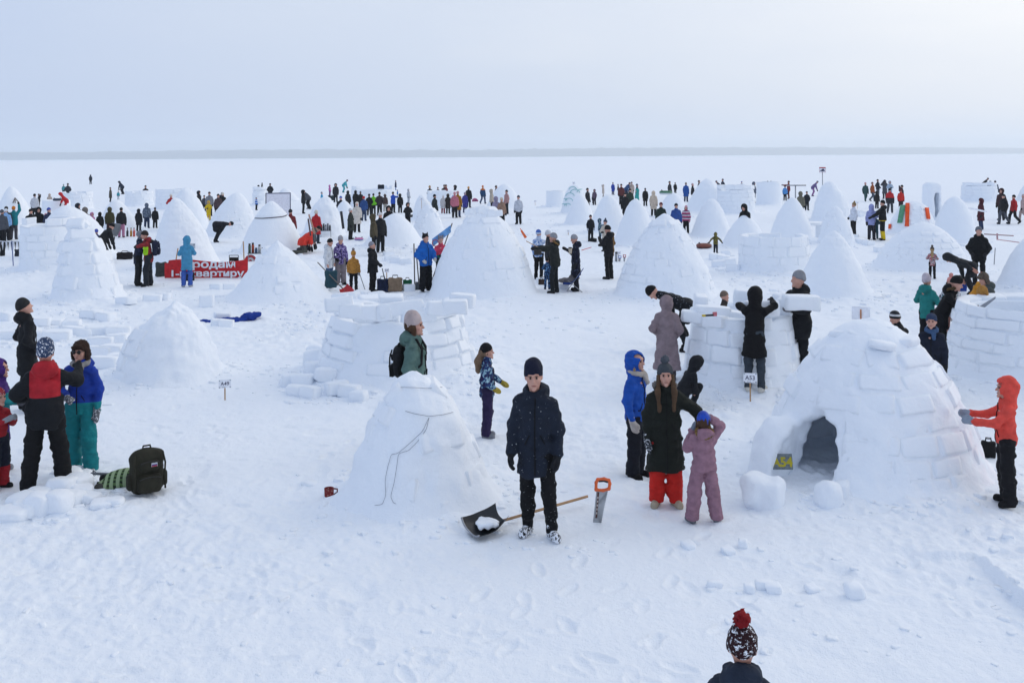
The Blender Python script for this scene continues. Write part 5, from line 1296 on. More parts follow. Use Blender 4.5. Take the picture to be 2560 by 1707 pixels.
 ('t5', 405, 622, None, 10, '#2a4a8c', K, '#14161a', 's', 'man in blue jacket and black beanie behind the blocky igloo'),
 ('t5', 333, 372, None, 60, '#2c2e36', K, '#2c2e36', 's', 'person in dark jacket on a far mound left'),
 ('t5', 395, 386, 520, 150, '#121317', K, '#121317', 's', 'person in black bending beside the green sled'),
 ('t5', 516, 390, 608, 165, '#1d4f98', '#23324c', '#7a7064', 'l', 'person in long blue coat by the steep far dome'),
 ('t5', 590, 395, None, 90, '#1d1e24', K, '#b89a9c', 's', 'child in black with a pink hat by the steep far dome'),
 ('t5', 662, 363, None, 80, '#16171c', K, '#16171c', 's', 'dark figure behind the steep far dome'),
 ('t5', 925, 345, None, -60, '#3a3f4a', K, '#4a505c', 'sp', 'person in slate jacket on the far square-block wall'),
 ('t5', 905, 392, None, -90, '#4a4c54', '#22242a', '#4a4c54', 'b', 'person in grey jacket stooping on the far square-block wall'),
 ('t5', 1140, 375, 510, 0, '#c8ccd4', '#c48a2a', '#4a66a8', 'k', 'child in white jacket and yellow trousers far off'),
 ('t5', 1280, 382, 622, 80, '#5d6676', '#4a5262', '#5d6676', 'hf', 'person in slate snowsuit at the drum-shaped wall'),
 ('t5', 1430, 370, None, 0, '#17181c', K, '#17181c', 's', 'dark hat behind the drum-shaped wall'),
 ('t5', 1468, 371, None, 0, '#1c1c20', K, '#1c1c20', 's', 'black hood behind the drum-shaped wall'),
 ('t5', 1560, 408, 630, -80, '#22242c', '#1c1e24', '#2a2224', 'sf', 'man in charcoal snowsuit right of the drum-shaped wall'),
 ('t5', 1665, 368, 570, -90, '#7d2e2c', '#5a2426', '#1a1a1e', 'f', 'person in brick red jacket reaching to the drum wall'),
 ('t5', 1625, 420, 590, 170, '#4f8cc8', '#1c1e24', '#1c1e24', 's', 'child in light blue jacket beside the brick red jacket'),
 ('t5', 1800, 490, None, 150, '#6d6a5c', K, '#8a8474', 'h', 'person in khaki hood behind the pointed porch dome'),
 ('t5', 1870, 485, 700, 20, '#141a24', '#14161a', '#101114', 'sp', 'man in navy jacket beside the double-humped dome'),
 ('t5', 1935, 375, 540, 90, '#6a5a88', '#8a5a90', '#7a8494', 'b', 'person in purple and grey leaning on the double-humped dome'),
 ('t6', 688, 362, 562, 20, '#2a4a4a', '#2a4f50', '#b88a8c', 'w', 'woman in dark teal coat with a long white scarf walking'),
 ('t6', 762, 358, 562, 60, '#8f4a24', '#4a5564', '#6d4a44', 'w', 'man in rust orange jacket far right'),
 ('t6', 818, 328, 520, 120, '#17202a', '#4a505a', '#101217', 'sp', 'man in dark blue puffer far right'),
 ('t6', 890, 337, 535, -20, '#4a4c52', '#3a3c42', '#3a3c42', 'eh', 'woman in long grey coat taking a picture far right'),
 ('t6', 945, 345, 540, 20, '#a4b6c8', '#8a9aac', '#a4b6c8', 'hf', 'person in pale blue hooded coat far right'),
 ('t6', 1068, 388, None, -80, '#3a262c', K, '#1a1a1e', 'e', 'person in dark plum coat holding up a phone'),
 ('t6', 808, 455, 640, 150, '#131418', K, '#131418', 'h', 'person in black hood in front of the rust jacket'),
 ('t6', 945, 427, 690, 170, ('zone', '#22252c', 1.10, '#b8262c'), '#3a3d45', '#1a1a1e', 'w', 'man in red and charcoal jacket walking away'),
 ('t6', 1060, 435, 650, 172, '#c42a24', '#3a2a2c', '#6d1c20', 's', 'man in all red jacket and maroon hat by the streamer igloo'),
 ('t6', 1925, 340, None, 100, '#1d2026', K, '#2a2a2e', 'b', 'dark figure stooping behind the stepped far wall'),
 ('t6', 1998, 340, None, 170, '#3a4450', K, '#c4c8cc', 's', 'person with white hat behind the stepped far wall'),
 ('t6', 2050, 342, None, 165, '#2a4058', K, '#4a4a50', 's', 'person in dark blue coat behind the stepped far wall'),
 ('t6', 2115, 420, 755, -30, '#3a2226', '#23242a', '#4a3034', 'h', 'person in dark maroon jacket in the walking trio'),
 ('t6', 2138, 482, 800, -40, '#15171b', '#4a4e56', '#15171b', 'w', 'person in black jacket carrying a camera in the walking trio'),
 ('t6', 2245, 490, 798, -60, '#b0262a', '#17181c', '#17181c', 'w', 'person in red jacket and black hat in the walking trio'),
 ('t6', 2345, 480, 755, -100, '#b09a98', '#a89490', '#c0aaa6', 'w', 'person in pale pink suit at the right edge'),
 ('t6', 1900, 535, 862, -70, '#4a1c26', '#2c3a58', '#6d4a50', 'lh', 'woman in long burgundy coat carrying a white board'),
]
for (t, x, yt, yf, fc, j, p, hc, bk, lab) in FAR:
    kw = dict(BUILD[bk])
    hh = 1.22 if kw.get('kid') else 1.70
    if bk in ('b', 'bh', 'q', 'kn'):
        kw['s'] = 0.97
        if yf is None:      # stooping: top of the back is about 1.25 m up
            q = ground_at(t, x, yt, 1.25); Yq = q.y
            person(t, x, yt, None, face=fc, Y=Yq, label=lab, j=j, p=p, hatc=hc, lod=2, group='people in the far rows', **kw); continue
    person(t, x, yt, yf, face=fc, h=hh, label=lab, j=j, p=p, hatc=hc, lod=None if (yf and yf > 930) else 2, group='people in the far rows', **kw)
# ---------------------------------------------------------------- loose snow: sawn blocks lying about, chunks, rubble
rgs = random.Random(77)
def chunk(t, x, y, w, d, h, label, rz=None, lump=False, tilt=0.0, group=None, z=0.0, name='snow_block'):
    g = ground_at(t, x, y)
    me = rgs.choice(LUMPS if lump else BLOCKS); bd = (0.4, 0.34, 0.26) if lump else (BL, BD, BH)
    rz = rgs.uniform(-.5, .5) if rz is None else rz
    o = link(name, me, M_BLOCK, loc=(g.x, g.y, gz(g.x, g.y) + h * 0.36 + z), rot=(rgs.uniform(-.1, .1) + tilt, rgs.uniform(-.1, .1), rz), scale=(w / bd[0], d / bd[1], h / bd[2]))
    tag(o, label, 'snow block', group)
    return o
G1, G2, G3 = 'loose chunks piled by the ski couple', 'spare blocks behind the ski couple', 'broken blocks at the foot of the ragged wall'
for (x, y, w, h) in ((165, 1445, .30, .20), (240, 1440, .30, .28), (355, 1430, .30, .26), (130, 1400, .32, .18), (60, 1470, .40, .16), (245, 1360, .28, .18), (380, 1330, .34, .26), (420, 1260, .30, .24), (470, 1300, .34, .24),
                     (510, 1230, .20, .14), (500, 1340, .26, .16), (540, 1370, .26, .13), (430, 1390, .30, .18), (620, 1400, .26, .10), (690, 1390, .24, .10), (470, 1200, .20, .14)):
    chunk('n1', x, y, w, w * .85, h, 'rounded white snow chunk in the pile beside the green plaid bundle', lump=True, group=G1, name='snow_chunk')
for (x, y, w, h) in ((60, 370, .62, .22), (170, 365, .6, .2), (350, 370, .6, .26), (480, 345, .8, .22), (620, 340, .7, .2), (720, 345, .55, .2), (240, 290, .5, .2), (560, 240, .5, .22), (650, 250, .4, .24), (40, 260, .5, .24), (330, 275, .45, .18), (440, 290, .42, .18)):
    chunk('n1', x, y, w, .34, h, 'sawn snow block lying among spoil behind the man in the long black parka', group=G2)
for (x, y, w, h, z) in ((625, 415, .55, .26, .0), (720, 405, .5, .26, .0), (600, 475, .6, .26, .0), (690, 470, .5, .26, .0), (640, 530, .55, .24, .0), (720, 515, .4, .24, 0)):
    chunk('n1', x, y, w, .34, h, 'stacked snow block on the left flank of the half-slumped igloo', group='blocks stacked against the half-slumped igloo', rz=rgs.uniform(-.1, .1))
for (x, y, w, h) in ((60, 640, .40, .26), (130, 650, .44, .24), (200, 600, .44, .30), (250, 650, .40, .26), (320, 690, .40, .22), (90, 690, .36, .2), (170, 700, .34, .2), (390, 700, .36, .22), (440, 720, .32, .2), (215, 470, .5, .3), (210, 540, .55, .35)):
    chunk('n2', x, y, w, w * .7, h, 'broken snow block fallen at the foot of the ragged round wall', lump=rgs.random() < .5, group=G3)
def rough_lump(t, x, y, dims, label, rz, rnd_, seed, sink=.10):
    g = ground_at(t, x, y); F_ = Field([-d_ * .75 for d_ in dims], [d_ * .75 for d_ in dims], .03)
    F_.box((0, 0, 0), dims, rnd_); F_.disp(lambda P: .05 * vnoise(P, 2.6, seed) + .03 * vnoise(P, 6, seed + 1) + .014 * vnoise(P, 14, seed + 2), .2)
    o = link('snow_chunk', F_.mesh('snow_chunk'), M_BLOCK, loc=(g.x, g.y, gz(g.x, g.y) + dims[2] / 2 - sink), rot=(0, .05, rz)); tag(o, label, 'snow block'); return o
rough_lump('n5', 160, 1395, (.46, .40, .50), 'large upright snow slab beside the A54 doorway', -.45, .10, 5, .16)
rough_lump('n5', 515, 1400, (.34, .32, .40), 'rough snow lump on the threshold of the A54 doorway', .3, .14, 9, .12)
chunk('n5', 590, 1370, .20, .20, .18, 'smaller snow lump leaning on the threshold lump', lump=True, name='snow_chunk')
chunk('n6', 1190, 425, .17, .16, .13, 'single round snow chunk on the open foreground', lump=True, name='snow_chunk')
for (x, y) in ((235, 345), (475, 370), (580, 345), (640, 370), (330, 120), (430, 90), (60, 80), (900, 360)):
    chunk('n6', x, y, rgs.uniform(.08, .2), rgs.uniform(.08, .18), rgs.uniform(.05, .10), 'small flattened snow lump scattered on the open foreground', lump=True, group='lumps on the foreground', name='snow_chunk')
chunk('z2', 1275, 1225, .38, .26, .36, 'upright snow block standing alone beyond the half-slumped igloo', rz=.1)
for (x, y, w) in ((1440, 1480, .34), (1560, 1500, .36), (1500, 1390, .4), (90, 1200, .5), (480, 1150, .5), (640, 1120, .4), (1430, 960, .4), (1600, 950, .4)):
    chunk('z2', x, y, w, w * .7, .2, 'half-buried snow block near the blue cloth', group='half-buried blocks near the blue cloth')
for (x, y, w) in ((820, 1180, .6), (700, 1190, .5), (1010, 1150, .5), (1240, 1160, .5), (1480, 560, .6), (1560, 600, .5), (1700, 620, .5), (1440, 480, .5), (1620, 1030, .4), (1750, 1040, .35)):
    chunk('z3', x, y, w, w * .6, .24, 'snow block lying around the woman in the black jacket', group='blocks around the woman in black')
for (x, y, w) in ((240, 1560, .5), (140, 1600, .4), (350, 1640, .4), (820, 1560, .5), (930, 1590, .35), (1360, 760, .5), (1260, 820, .45), (700, 1510, .4)):
    chunk('t4', x, y, w, w * .7, .2, 'snow block in the spoil below the camp chair', group='blocks below the camp chair')
for (x, y, w) in ((860, 1250, .6), (930, 1280, .5), (1000, 1310, .5), (880, 1330, .5), (1040, 1390, .45), (960, 1210, .4), (1720, 1010, .5), (1560, 1030, .7), (1640, 1045, .5)):
    chunk('t5', x, y, w, w * .7, .28, 'tumbled snow block left of the square-cut wall', group='blocks left of the square-cut wall')
for (x, y, w) in ((650, 1010, .5), (720, 1020, .5), (600, 1000, .5), (560, 960, .5), (690, 700, .5), (640, 690, .5), (1880, 1080, .6), (1950, 1100, .5), (640, 720, .4), (870, 1090, .7), (840, 1240, .5)):
    chunk('t6', x, y, w, w * .7, .25, 'snow block set down on the plot by the lavender jacket', group='blocks by the lavender jacket')
# the block in the carrier's arms
_q = at_dist('n4', 1145, 182, carrier.location.y - .38)
o = link('snow_block', BLOCKS[3], M_BLOCK, loc=_q, rot=(.1, .05, .12), scale=(1.25, 1.0, 1.05)); tag(o, 'snow block held in the arms of the man in a grey beanie', 'snow block')
for k, (x, y, w) in enumerate(((620, 235, .62), (735, 265, .42), (520, 265, .5), (1010, 215, .5))):
    q = at_dist('n4', x, y, 17.6); o = link('snow_block', BLOCKS[k], M_BLOCK, loc=q, rot=(.05, .08, rgs.uniform(-.3, .3)), scale=(w / BL, 1, .8)); tag(o, 'loose snow block resting on the rim of the A53 wall', 'snow block', 'blocks on the A53 rim')
for k, (x, y, w) in enumerate(((675, 205, .8), (885, 205, .42), (400, 215, .42), (980, 195, .45), (560, 235, .5), (480, 225, .45), (330, 180, .5), (780, 240, .6), (1020, 160, .45))):
    q = at_dist('n2', x, y, 17.6 + .25 * (y < 170)); o = link('snow_block', BLOCKS[k], M_BLOCK, loc=q, rot=(rgs.uniform(-.2, .2), rgs.uniform(-.15, .15), rgs.uniform(-.3, .3)), scale=(w / BL, 1, 1.0)); tag(o, 'loose snow block resting on the ragged rim of the half-built wall', 'snow block', 'blocks on the ragged rim')
for k in range(5):
    q = at_dist('t3', 1690 + k * 66, 716 - 22 * math.sin(k), 27.6); o = link('snow_block', BLOCKS[k], M_BLOCK, loc=q, rot=(rgs.uniform(-.2, .2), rgs.uniform(-.2, .2), rgs.uniform(-.4, .4)), scale=(rgs.uniform(.6, 1.0), .9, .7)); tag(o, 'loose snow block along the top of the large smooth igloo', 'snow block', 'blocks on the large smooth igloo')

def rubble():
    small = []
    for i in range(6):
        me = rounded_block('r', 1, .85, .65, 3.2, 0.09, 90 + 3 * i, 3, 3, 2)
        V = np.zeros(len(me.vertices) * 3, dtype=np.float32); me.vertices.foreach_get('co', V); V = V.reshape(-1, 3)
        Fq = np.array([p.vertices[:] for p in me.polygons], dtype=np.int32); small.append((V, Fq)); bpy.data.meshes.remove(me)
    VV, QQ, n = [], [], 0
    spots = []
    rg = np.random.default_rng(5)
    for (root, rb, h, a, b) in IGLOOS:
        d = root.location.length
        cnt = int(90 if d < 22 else (60 if d < 45 else 26))
        for _ in range(cnt):
            an = rg.uniform(0, 2 * math.pi); rr = rb + 0.12 + abs(rg.normal(0, .42)); s = rg.choice([.05, .08, .12, .18], p=[.15, .40, .33, .12]) * rg.uniform(.7, 1.3) * (1 if d < 30 else 1.5)
            spots.append((root.location.x + rr * math.cos(an), root.location.y + rr * math.sin(an), s))
    for (t, x0, x1, y0, y1, cnt, sm) in (('n1', 330, 760, 1180, 1420, 130, .09), ('n1', 0, 450, 1330, 1500, 60, .09), ('n1', 0, 800, 180, 420, 190, .11), ('n2', 0, 560, 560, 740, 160, .09), ('n5', 330, 620, 1290, 1430, 60, .06), ('n2', 0, 260, 220, 340, 60, .1), ('n2', 700, 1200, 560, 700, 60, .08),
                                   ('n6', 0, 2352, 0, 900, 46, .075), ('n3', 0, 1200, 1380, 1560, 25, .06), ('px', 0, 1280, 1300, 1690, 40, .07), ('z3', 300, 2300, 1090, 1220, 120, .10), ('z3', 1300, 1900, 380, 640, 70, .12), ('t4', 350, 900, 700, 1000, 80, .15), ('t5', 820, 1080, 1180, 1420, 70, .13), ('t5', 1000, 1900, 1400, 1560, 70, .1),
                                   ('n4', 400, 760, 690, 830, 60, .07), ('n5', 500, 1000, 120, 320, 90, .1), ('px', 300, 900, 700, 860, 110, .1), ('px', 1180, 1560, 740, 860, 70, .09), ('px', 560, 800, 880, 1010, 40, .06)):
        for _ in range(cnt):
            g = ground_at(t, rg.uniform(x0, x1), rg.uniform(y0, y1)); spots.append((g.x, g.y, sm * rg.uniform(.4, 1.8)))
    sx = np.array([s[0] for s in spots], dtype=np.float32); sy = np.array([s[1] for s in spots], dtype=np.float32); sz = ground_h(sx, sy)
    for (x, y, s), z in zip(spots, sz):
        V, Fq = small[rg.integers(6)]; a = rg.uniform(0, 6.28); ca, sa = math.cos(a), math.sin(a)
        Mx = np.array([[ca, -sa, 0], [sa, ca, 0], [0, 0, 1]], dtype=np.float32)
        VV.append((V * np.array([s, s * rg.uniform(.6, 1), s * rg.uniform(.45, .8)], dtype=np.float32)) @ Mx.T + np.array([x, y, z - s * .04], dtype=np.float32)); QQ.append(Fq + n); n += len(V)
    o = link('snow_rubble', new_mesh('snow_rubble', np.concatenate(VV), [np.concatenate(QQ)]), M_BLOCK)
    tag(o, 'crumbs and clods of broken snow strewn over the ice', 'snow', kind='stuff')
rubble()
# ---------------------------------------------------------------- props
from mathutils.bvhtree import BVHTree
def shell_of(root): return [c for c in root.children if c.name.startswith('snow_shell') or c.name.startswith('snow_core')][0]
_bvh = {}
def hit(root, t, x, y, off=0.012):
    """point on an igloo's surface in a surveyed direction, a little proud of it"""
    if root.name not in _bvh:
        me = shell_of(root).data
        _bvh[root.name] = BVHTree.FromPolygons([tuple(v.co + root.location) for v in me.vertices], [tuple(p.vertices) for p in me.polygons])
    d = ray(t, x, y).normalized(); r_ = _bvh[root.name].ray_cast(CO, d)
    return None if r_[0] is None else r_[0] + r_[1] * off
def thing(name, loc, label, cat, rz=0.0, group=None, rot=None):
    e = empty(name, loc, rot or (0, 0, rz)); tag(e, label, cat, group); return e
def ongr(t, x, y, dz=0.0):
    g = ground_at(t, x, y); return Vector((g.x, g.y, gz(g.x, g.y) + dz))
def face_rz(p): return -math.atan2(p.x, p.y)
WOOD = plain('#b08a63', .6, 0, 'wood'); GREYW = plain('#6d6560', .7, 0, 'weathered_wood'); STEEL = plain('#9a9da3', .35, .8, 'steel'); BLKP = plain('#17181b', .5, 0, 'black_plastic'); WHT = plain('#eef0f6', .6, 0, 'white_board')
NAVY = plain('#23264f', .6, 0, 'navy_print')
def text_mesh(s, size, bold=0.0, align='CENTER', base=False):
    cu = bpy.data.curves.new('lettering', 'FONT'); cu.body = s; cu.size = size; cu.align_x = align; cu.align_y = 'TOP_BASELINE' if base else 'CENTER'; cu.offset = bold; cu.extrude = 0.0; cu.resolution_u = 4
    ob = bpy.data.objects.new('lettering', cu); col.objects.link(ob)
    dg = bpy.context.evaluated_depsgraph_get(); me = bpy.data.meshes.new_from_object(ob.evaluated_get(dg))
    bpy.data.objects.remove(ob); bpy.data.curves.remove(cu)
    me.materials.clear(); me.name = 'lettering'
    return me
# --- stake signs
def stake_sign(t, x0, x1, y0, y1, yf, txt, label, Y=None, stakec=WOOD, back=False, marks=True):
    if Y is None:
        g = ground_at(t, (x0 + x1) / 2, yf); Yd = g.y
    else: Yd = Y
    a = at_dist(t, x0, y0, Yd); b = at_dist(t, x1, y1, Yd); w, h = abs(b.x - a.x), abs(a.z - b.z)
    c = (a + b) / 2
    root = thing('stake_sign', (c.x, Yd, gz(c.x, Yd)), label, 'sign', rz=face_rz(c), group=None)
    zc = c.z - root.location.z
    link('plate', Acc().box((0, 0, zc), (w, .006, h)).mesh('plate'), WHT, root)
    yy = .012 if not back else -.012
    link('stake', Acc().box((0, yy, (zc + h * .3) / 2 - .06), (.022 if w > .15 else .03, .014, zc + h * .3 + .12)).mesh('stake'), stakec, root)
    if txt:
        me = text_mesh(txt, h * .60, h * .004); o = link('lettering', me, NAVY, root, loc=(0, -.0065, zc), rot=(R(90), 0, 0))
    if marks and not back:
        for sx in (-1, 1):
            for sz in (-1, 1): link('corner_mark', Acc().box((sx * w * .42, -.0055, zc + sz * h * .42), (w * .10, .002, h * .07)).mesh('corner_mark'), NAVY if sz < 0 else plain('#3f6f7a', .6), root)
        for k in range(3): link('print_line', Acc().box(((k - 2) * w * .09, -.0055, zc - h * .40), (w * .05, .002, h * .05)).mesh('print_line'), NAVY, root)
    return root
stake_sign('n1', 1340, 1415, 610, 660, 742, 'A49', 'white A49 stake sign beside the half-slumped igloo')
stake_sign('n4', 805, 884, 600, 657, 790, 'A53', 'white A53 stake sign behind the white boots')
stake_sign('n5', 650, 748, 285, 356, 420, None, 'blank back of a white sign with an orange stake behind the A54 igloo', Y=16.4, stakec=plain('#b9743c', .6, 0, 'orange_wood'), back=True)
stake_sign('z3', 1370, 1437, 690, 748, 870, 'Б49', 'white Б49 stake sign beside the woman in the black jacket')
stake_sign('t5', 1636, 1703, 1220, 1262, 1352, 'Б55', 'white Б55 stake sign before the square-cut wall')
stake_sign('t6', 1550, 1604, 975, 1016, 1095, 'Б57', 'white Б57 stake sign on the brick-coursed igloo', Y=None)
stake_sign('z4', 1890, 1975, 538, 598, 735, 'Б51', 'white Б51 stake sign above the handsaws')
stake_sign('t3', 1118, 1158, 558, 586, 632, 'Б', 'small stake sign on the low pale dome', Y=58)
stake_sign('t4', 603, 633, 588, 606, 640, 'Б', 'tiny stake sign right of the dusty rose jacket')
stake_sign('t4', 974, 1002, 918, 944, 985, 'Б', 'tiny stake sign near the boy in dark overalls')
stake_sign('t4', 1034, 1066, 380, 404, 430, 'Б', 'tiny sign poking up behind the teal-painted tower', Y=82)
stake_sign('t6', 588, 616, 568, 582, 640, 'Б', 'tiny stake sign left of the woman with the tan pompom')
def warning_sign():
    Yd = 70.0; a = at_dist('t6', 203, 203, Yd); b = at_dist('t6', 268, 258, Yd); c = (a + b) / 2; w, h = b.x - a.x, a.z - b.z
    r_ = thing('warning_sign', (c.x, Yd, 0), 'white warning sign with red top band on a tall pole', 'sign', rz=face_rz(c))
    link('pole', Acc().tube([(0, .04, -.2), (0, .04, c.z + h * .3)], .03, 8).mesh('pole', True), STEEL, r_)
    link('plate', Acc().box((0, 0, c.z), (w, .03, h)).mesh('plate'), WHT, r_)
    red = plain('#b4323a', .6, 0, 'red_print'); link('band', Acc().box((0, -.018, c.z + h * .40), (w, .008, h * .2)).mesh('band'), red, r_)
    for k, (x, z, dx, dz) in enumerate(((-.48, 0, .03, 1.0), (.48, 0, .03, 1.0), (0, -.48, 1.0, .04))): link('border', Acc().box((x * w, -.0185, c.z + z * h), (dx * w, .007, dz * h)).mesh('border'), red, r_)
    pic = Acc().tube([(-.3 * w, -.02, c.z - .2 * h), (-.05 * w, -.02, c.z - .05 * h), (.1 * w, -.02, c.z + .15 * h), (.3 * w, -.02, c.z - .25 * h)], .04, 6); pic.tube([(.0, -.02, c.z - .3 * h), (.08 * w, -.02, c.z + .1 * h)], .04, 6)
    link('pictogram', pic.mesh('pictogram'), NAVY, r_)
warning_sign()
# --- A54 board
def a54_board():
    p = hit(a54, 'n5', 235, 1140, .07) or at_dist('n5', 228, 1158, 11.9)
    r_ = thing('painted_board', p, 'grey board painted A54 in yellow leaning by the igloo doorway', 'sign', rot=(R(-12), R(-8), face_rz(p) - .25))
    N = NT('weathered_board'); N.set(N.ramp(N.noise(N.n('ShaderNodeTexCoord').outputs['Object'], 30, 4).outputs['Fac'], [(.3, lin('#5d656a')), (.7, lin('#7c8588'))]), .8)
    link('board', Acc().box((0, 0, .0), (.25, .012, .19)).mesh('board'), N.m, r_)
    link('lettering', text_mesh('A54', .155, .006), plain('#b8a81c', .6, 0, 'yellow_paint'), r_, loc=(0, -.008, -.01), rot=(R(90), 0, 0))
a54_board()
# --- snow shovel lying in front
def shovel(loc0, loc1, blade_c, label, handle=WOOD, w=.40, L=.42, up=(0, 0, 1), rim=STEEL, snow=False, group=None, hr=.016):
    """handle runs from loc1 (grip) to loc0 (blade socket)"""
    a, b = Vector(loc0), Vector(loc1); d = (a - b).normalized(); up = Vector(up); x = d.cross(up).normalized(); up = x.cross(d)
    r_ = empty('snow_shovel', a); tag(r_, label, 'shovel', group)
    link('handle', Acc().tube([a - a + d * .08, b - a], hr, 8).mesh('handle', True), handle, r_)
    n, m = 11, 9; out = []
    for th in (0.0, .007):
        P = np.zeros((n, m, 3), dtype=np.float32)
        for i in range(n):
            for j in range(m):
                u = i / (n - 1); v = j / (m - 1) * 2 - 1
                wid = w * (.36 + .14 * min(1, u * 2.2))
                z = .10 * abs(v) ** 3.0 * (1 - .35 * u) + .07 * (1 - u) ** 3 - .02 * math.sin(u * 3.1)
                q = d * (u * L) + x * (v * wid) + up * (z - th - .02)
                P[i, j] = q
        out.append(P)
    ac = Acc(); ac.grid(out[0]); ac.grid(out[1][::-1])
    for (s0, s1) in ((out[0][0], out[1][0]), (out[0][-1], out[1][-1]), (out[0][:, 0], out[1][:, 0]), (out[0][:, -1], out[1][:, -1])): ac.grid(np.stack([s0, s1]))
    bl = link('blade', ac.mesh('blade', True), blade_c, r_)
    link('edge_strip', Acc().tube([Vector(out[0][-1, j]) for j in range(m)], .011, 6).mesh('edge_strip', True), rim, bl)
    if snow:
        F_ = Field([-.5, -.5, -.3], [.5, .5, .3], .018); F_.ell(d * L * .45 + up * .025, (.13, .10, .022), 0, M=None); F_.disp(lambda P: .03 * vnoise(P, 9, 3) + .015 * vnoise(P, 25, 4)); link('snow_in_blade', F_.mesh('snow_in_blade'), M_BLOCK, r_)
    return r_
p0 = ongr('n3', 322, 1352, .07); p1 = ongr('n3', 955, 1180, .10)
shovel(p0, p1, plain('#1d2024', .4, 0, 'dark_plastic'), 'black snow shovel with wooden handle lying behind the man in the parka', w=.36, L=.40, snow=True, up=(-.15, -.45, 1))
def handsaw():
    g = ongr('n3', 1030, 1300); top = at_dist('n3', 1060, 975, g.y); H_ = top.z - g.z
    r_ = thing('hand_saw', g, 'orange-handled hand saw stuck upright in the snow', 'saw', rot=(0, R(5), face_rz(g) + .12))
    n = 22; V = []; T = []; pts = []
    zb, zt = -.04, H_ * .76
    L_ = [(-.055, zb), (-.045, zt)]
    teeth = []
    for k in range(n):
        z0 = zb + (zt - zb) * k / n; z1 = zb + (zt - zb) * (k + .5) / n; e = .025 + .05 * (k / n)
        teeth += [(e, z0), (e + .016, z1)]
    prof = [L_[0]] + teeth + [(.085, zt), L_[1]]
    ac = Acc()
    for yv, fl in ((-.0015, False), (.0015, True)):
        V = [(x, yv, z) for x, z in prof]; m = len(V); V.append((-.05, yv, (zb + zt) / 2))
        T = [(i, (i + 1) % m, m) for i in range(m)]
        ac.add(V, None, T if not fl else [t_[::-1] for t_ in T])
    link('blade', ac.mesh('blade'), plain('#a4a7ab', .4, .3, 'saw_steel'), r_)
    F_ = Field((-.12, -.06, zt - .06), (.16, .06, H_ + .06), .006)
    zc = zt + (H_ - zt) * .5
    ring_ = [(-.05, zt - .01), (-.055, zt + .07), (-.04, H_ - .012), (.03, H_), (.085, H_ - .012), (.10, H_ - .05), (.095, zt + .01), (.03, zt - .012)]
    for (x0, z0), (x1, z1) in zip(ring_, ring_[1:] + ring_[:1]): F_.cone((x0, 0, z0), (x1, 0, z1), .017, .017, .012)
    h_ = link('handle', F_.mesh('handle'), plain('#e2632a', .45, 0, 'orange_plastic'), r_)
    link('grip', Acc().tube([(-.03, -.004, H_ - .028), (.03, -.004, H_ - .020), (.075, -.004, H_ - .03)], .014, 8).mesh('grip', True), BLKP, h_)
    lb = link('label_strip', Acc().box((-.022, -.0025, zt * .52), (.022, .002, zt * .78)).mesh('label_strip'), plain('#4a2a26', .5, 0, 'label_print'), r_)
    for k in range(5): link('label_mark', Acc().box((-.022, -.0042, zt * (.28 + .115 * k)), (.012, .0015, .024)).mesh('label_mark'), plain('#c9bdb4', .5), lb)
handsaw()
# --- backpacks
def backpack(root_loc, w, d, h, c, label, rz=0, pocket=True, flag=False, rot=None, straps=True, accent=None):
    r_ = thing('backpack', root_loc, label, 'backpack', rz=rz, rot=rot); m = fabric(c)
    F_ = Field((-w, -d, -.05), (w, d, h * 1.15), .016)
    F_.box((0, 0, h * .48), (w * .86, d * .62, h * .92), .09, 0); F_.ell((0, .0, h * .80), (w * .40, d * .30, h * .2), .06)
    F_.cut(lambda P: .004 - P[..., 2], .01)
    F_.disp(lambda P: .012 * vnoise(P, 9, 4) + .006 * vnoise(P, 24, 5)); b_ = link('main_bag', F_.mesh('main_bag'), m, r_)
    if pocket:
        for (z, hh, ww, dd) in ((.27, .40, .60, .22), (.66, .24, .52, .16)):
            F_ = Field((-w, -d, -.05), (w, d, h * 1.15), .014); F_.box((0, -d * .34, h * z), (w * ww, d * dd * 1.6, h * hh), .045); F_.disp(lambda P: .008 * vnoise(P, 14, 6)); q = link('front_pocket', F_.mesh('front_pocket'), m, r_)
            link('zip', Acc().tube([(x * w * ww * .46, -d * (.34 + dd * .8) - .004, h * (z + hh * .33) + .02 * (1 - x * x)) for x in np.linspace(-1, 1, 7)], .005, 6).mesh('zip', True), BLKP, q)
        for s in (-1, 1):
            F_ = Field((-w, -d, -.05), (w, d, h), .016); F_.box((s * w * .44, 0, h * .3), (w * .16, d * .4, h * .36), .04); link('side_pouch', F_.mesh('side_pouch'), m, r_)
            link('strap', Acc().tube([(s * w * .36, -d * .30, h * .92), (s * w * .40, -d * .42, h * .7), (s * w * .38, -d * .44, h * .45), (s * w * .40, -d * .40, h * .12)], .011, 6).mesh('strap', True), m, r_)
    link('grab_loop', Acc().tube([(-.05, .0, h * .97), (-.04, 0, h * 1.06), (.04, 0, h * 1.06), (.05, 0, h * .97)], .012, 6).mesh('grab_loop', True), m, r_)
    if straps:
        for s in (-1, 1): link('shoulder_strap', Acc().tube([(s * w * .2, d * .30, h * .9), (s * w * .3, d * .5, h * .75), (s * w * .3, d * .5, h * .45), (s * w * .36, d * .3, h * .12)], .02, 6).mesh('shoulder_strap', True), m, r_)
    if flag:
        f_ = link('patch', Acc().box((w * .10, -d * .52, h * .70), (.07, .004, .045)).mesh('patch'), plain('#d5d7dc', .7), r_)
        for k, cc in enumerate(('#c9ccd4', '#2a3f8c', '#a8232c')): link('patch_stripe', Acc().box((w * .10, -d * .52 - .004, h * .70 + .014 - .014 * k), (.062, .003, .013)).mesh('patch_stripe'), plain(cc, .7), f_)
    return r_
g = ongr('n1', 900, 1305)
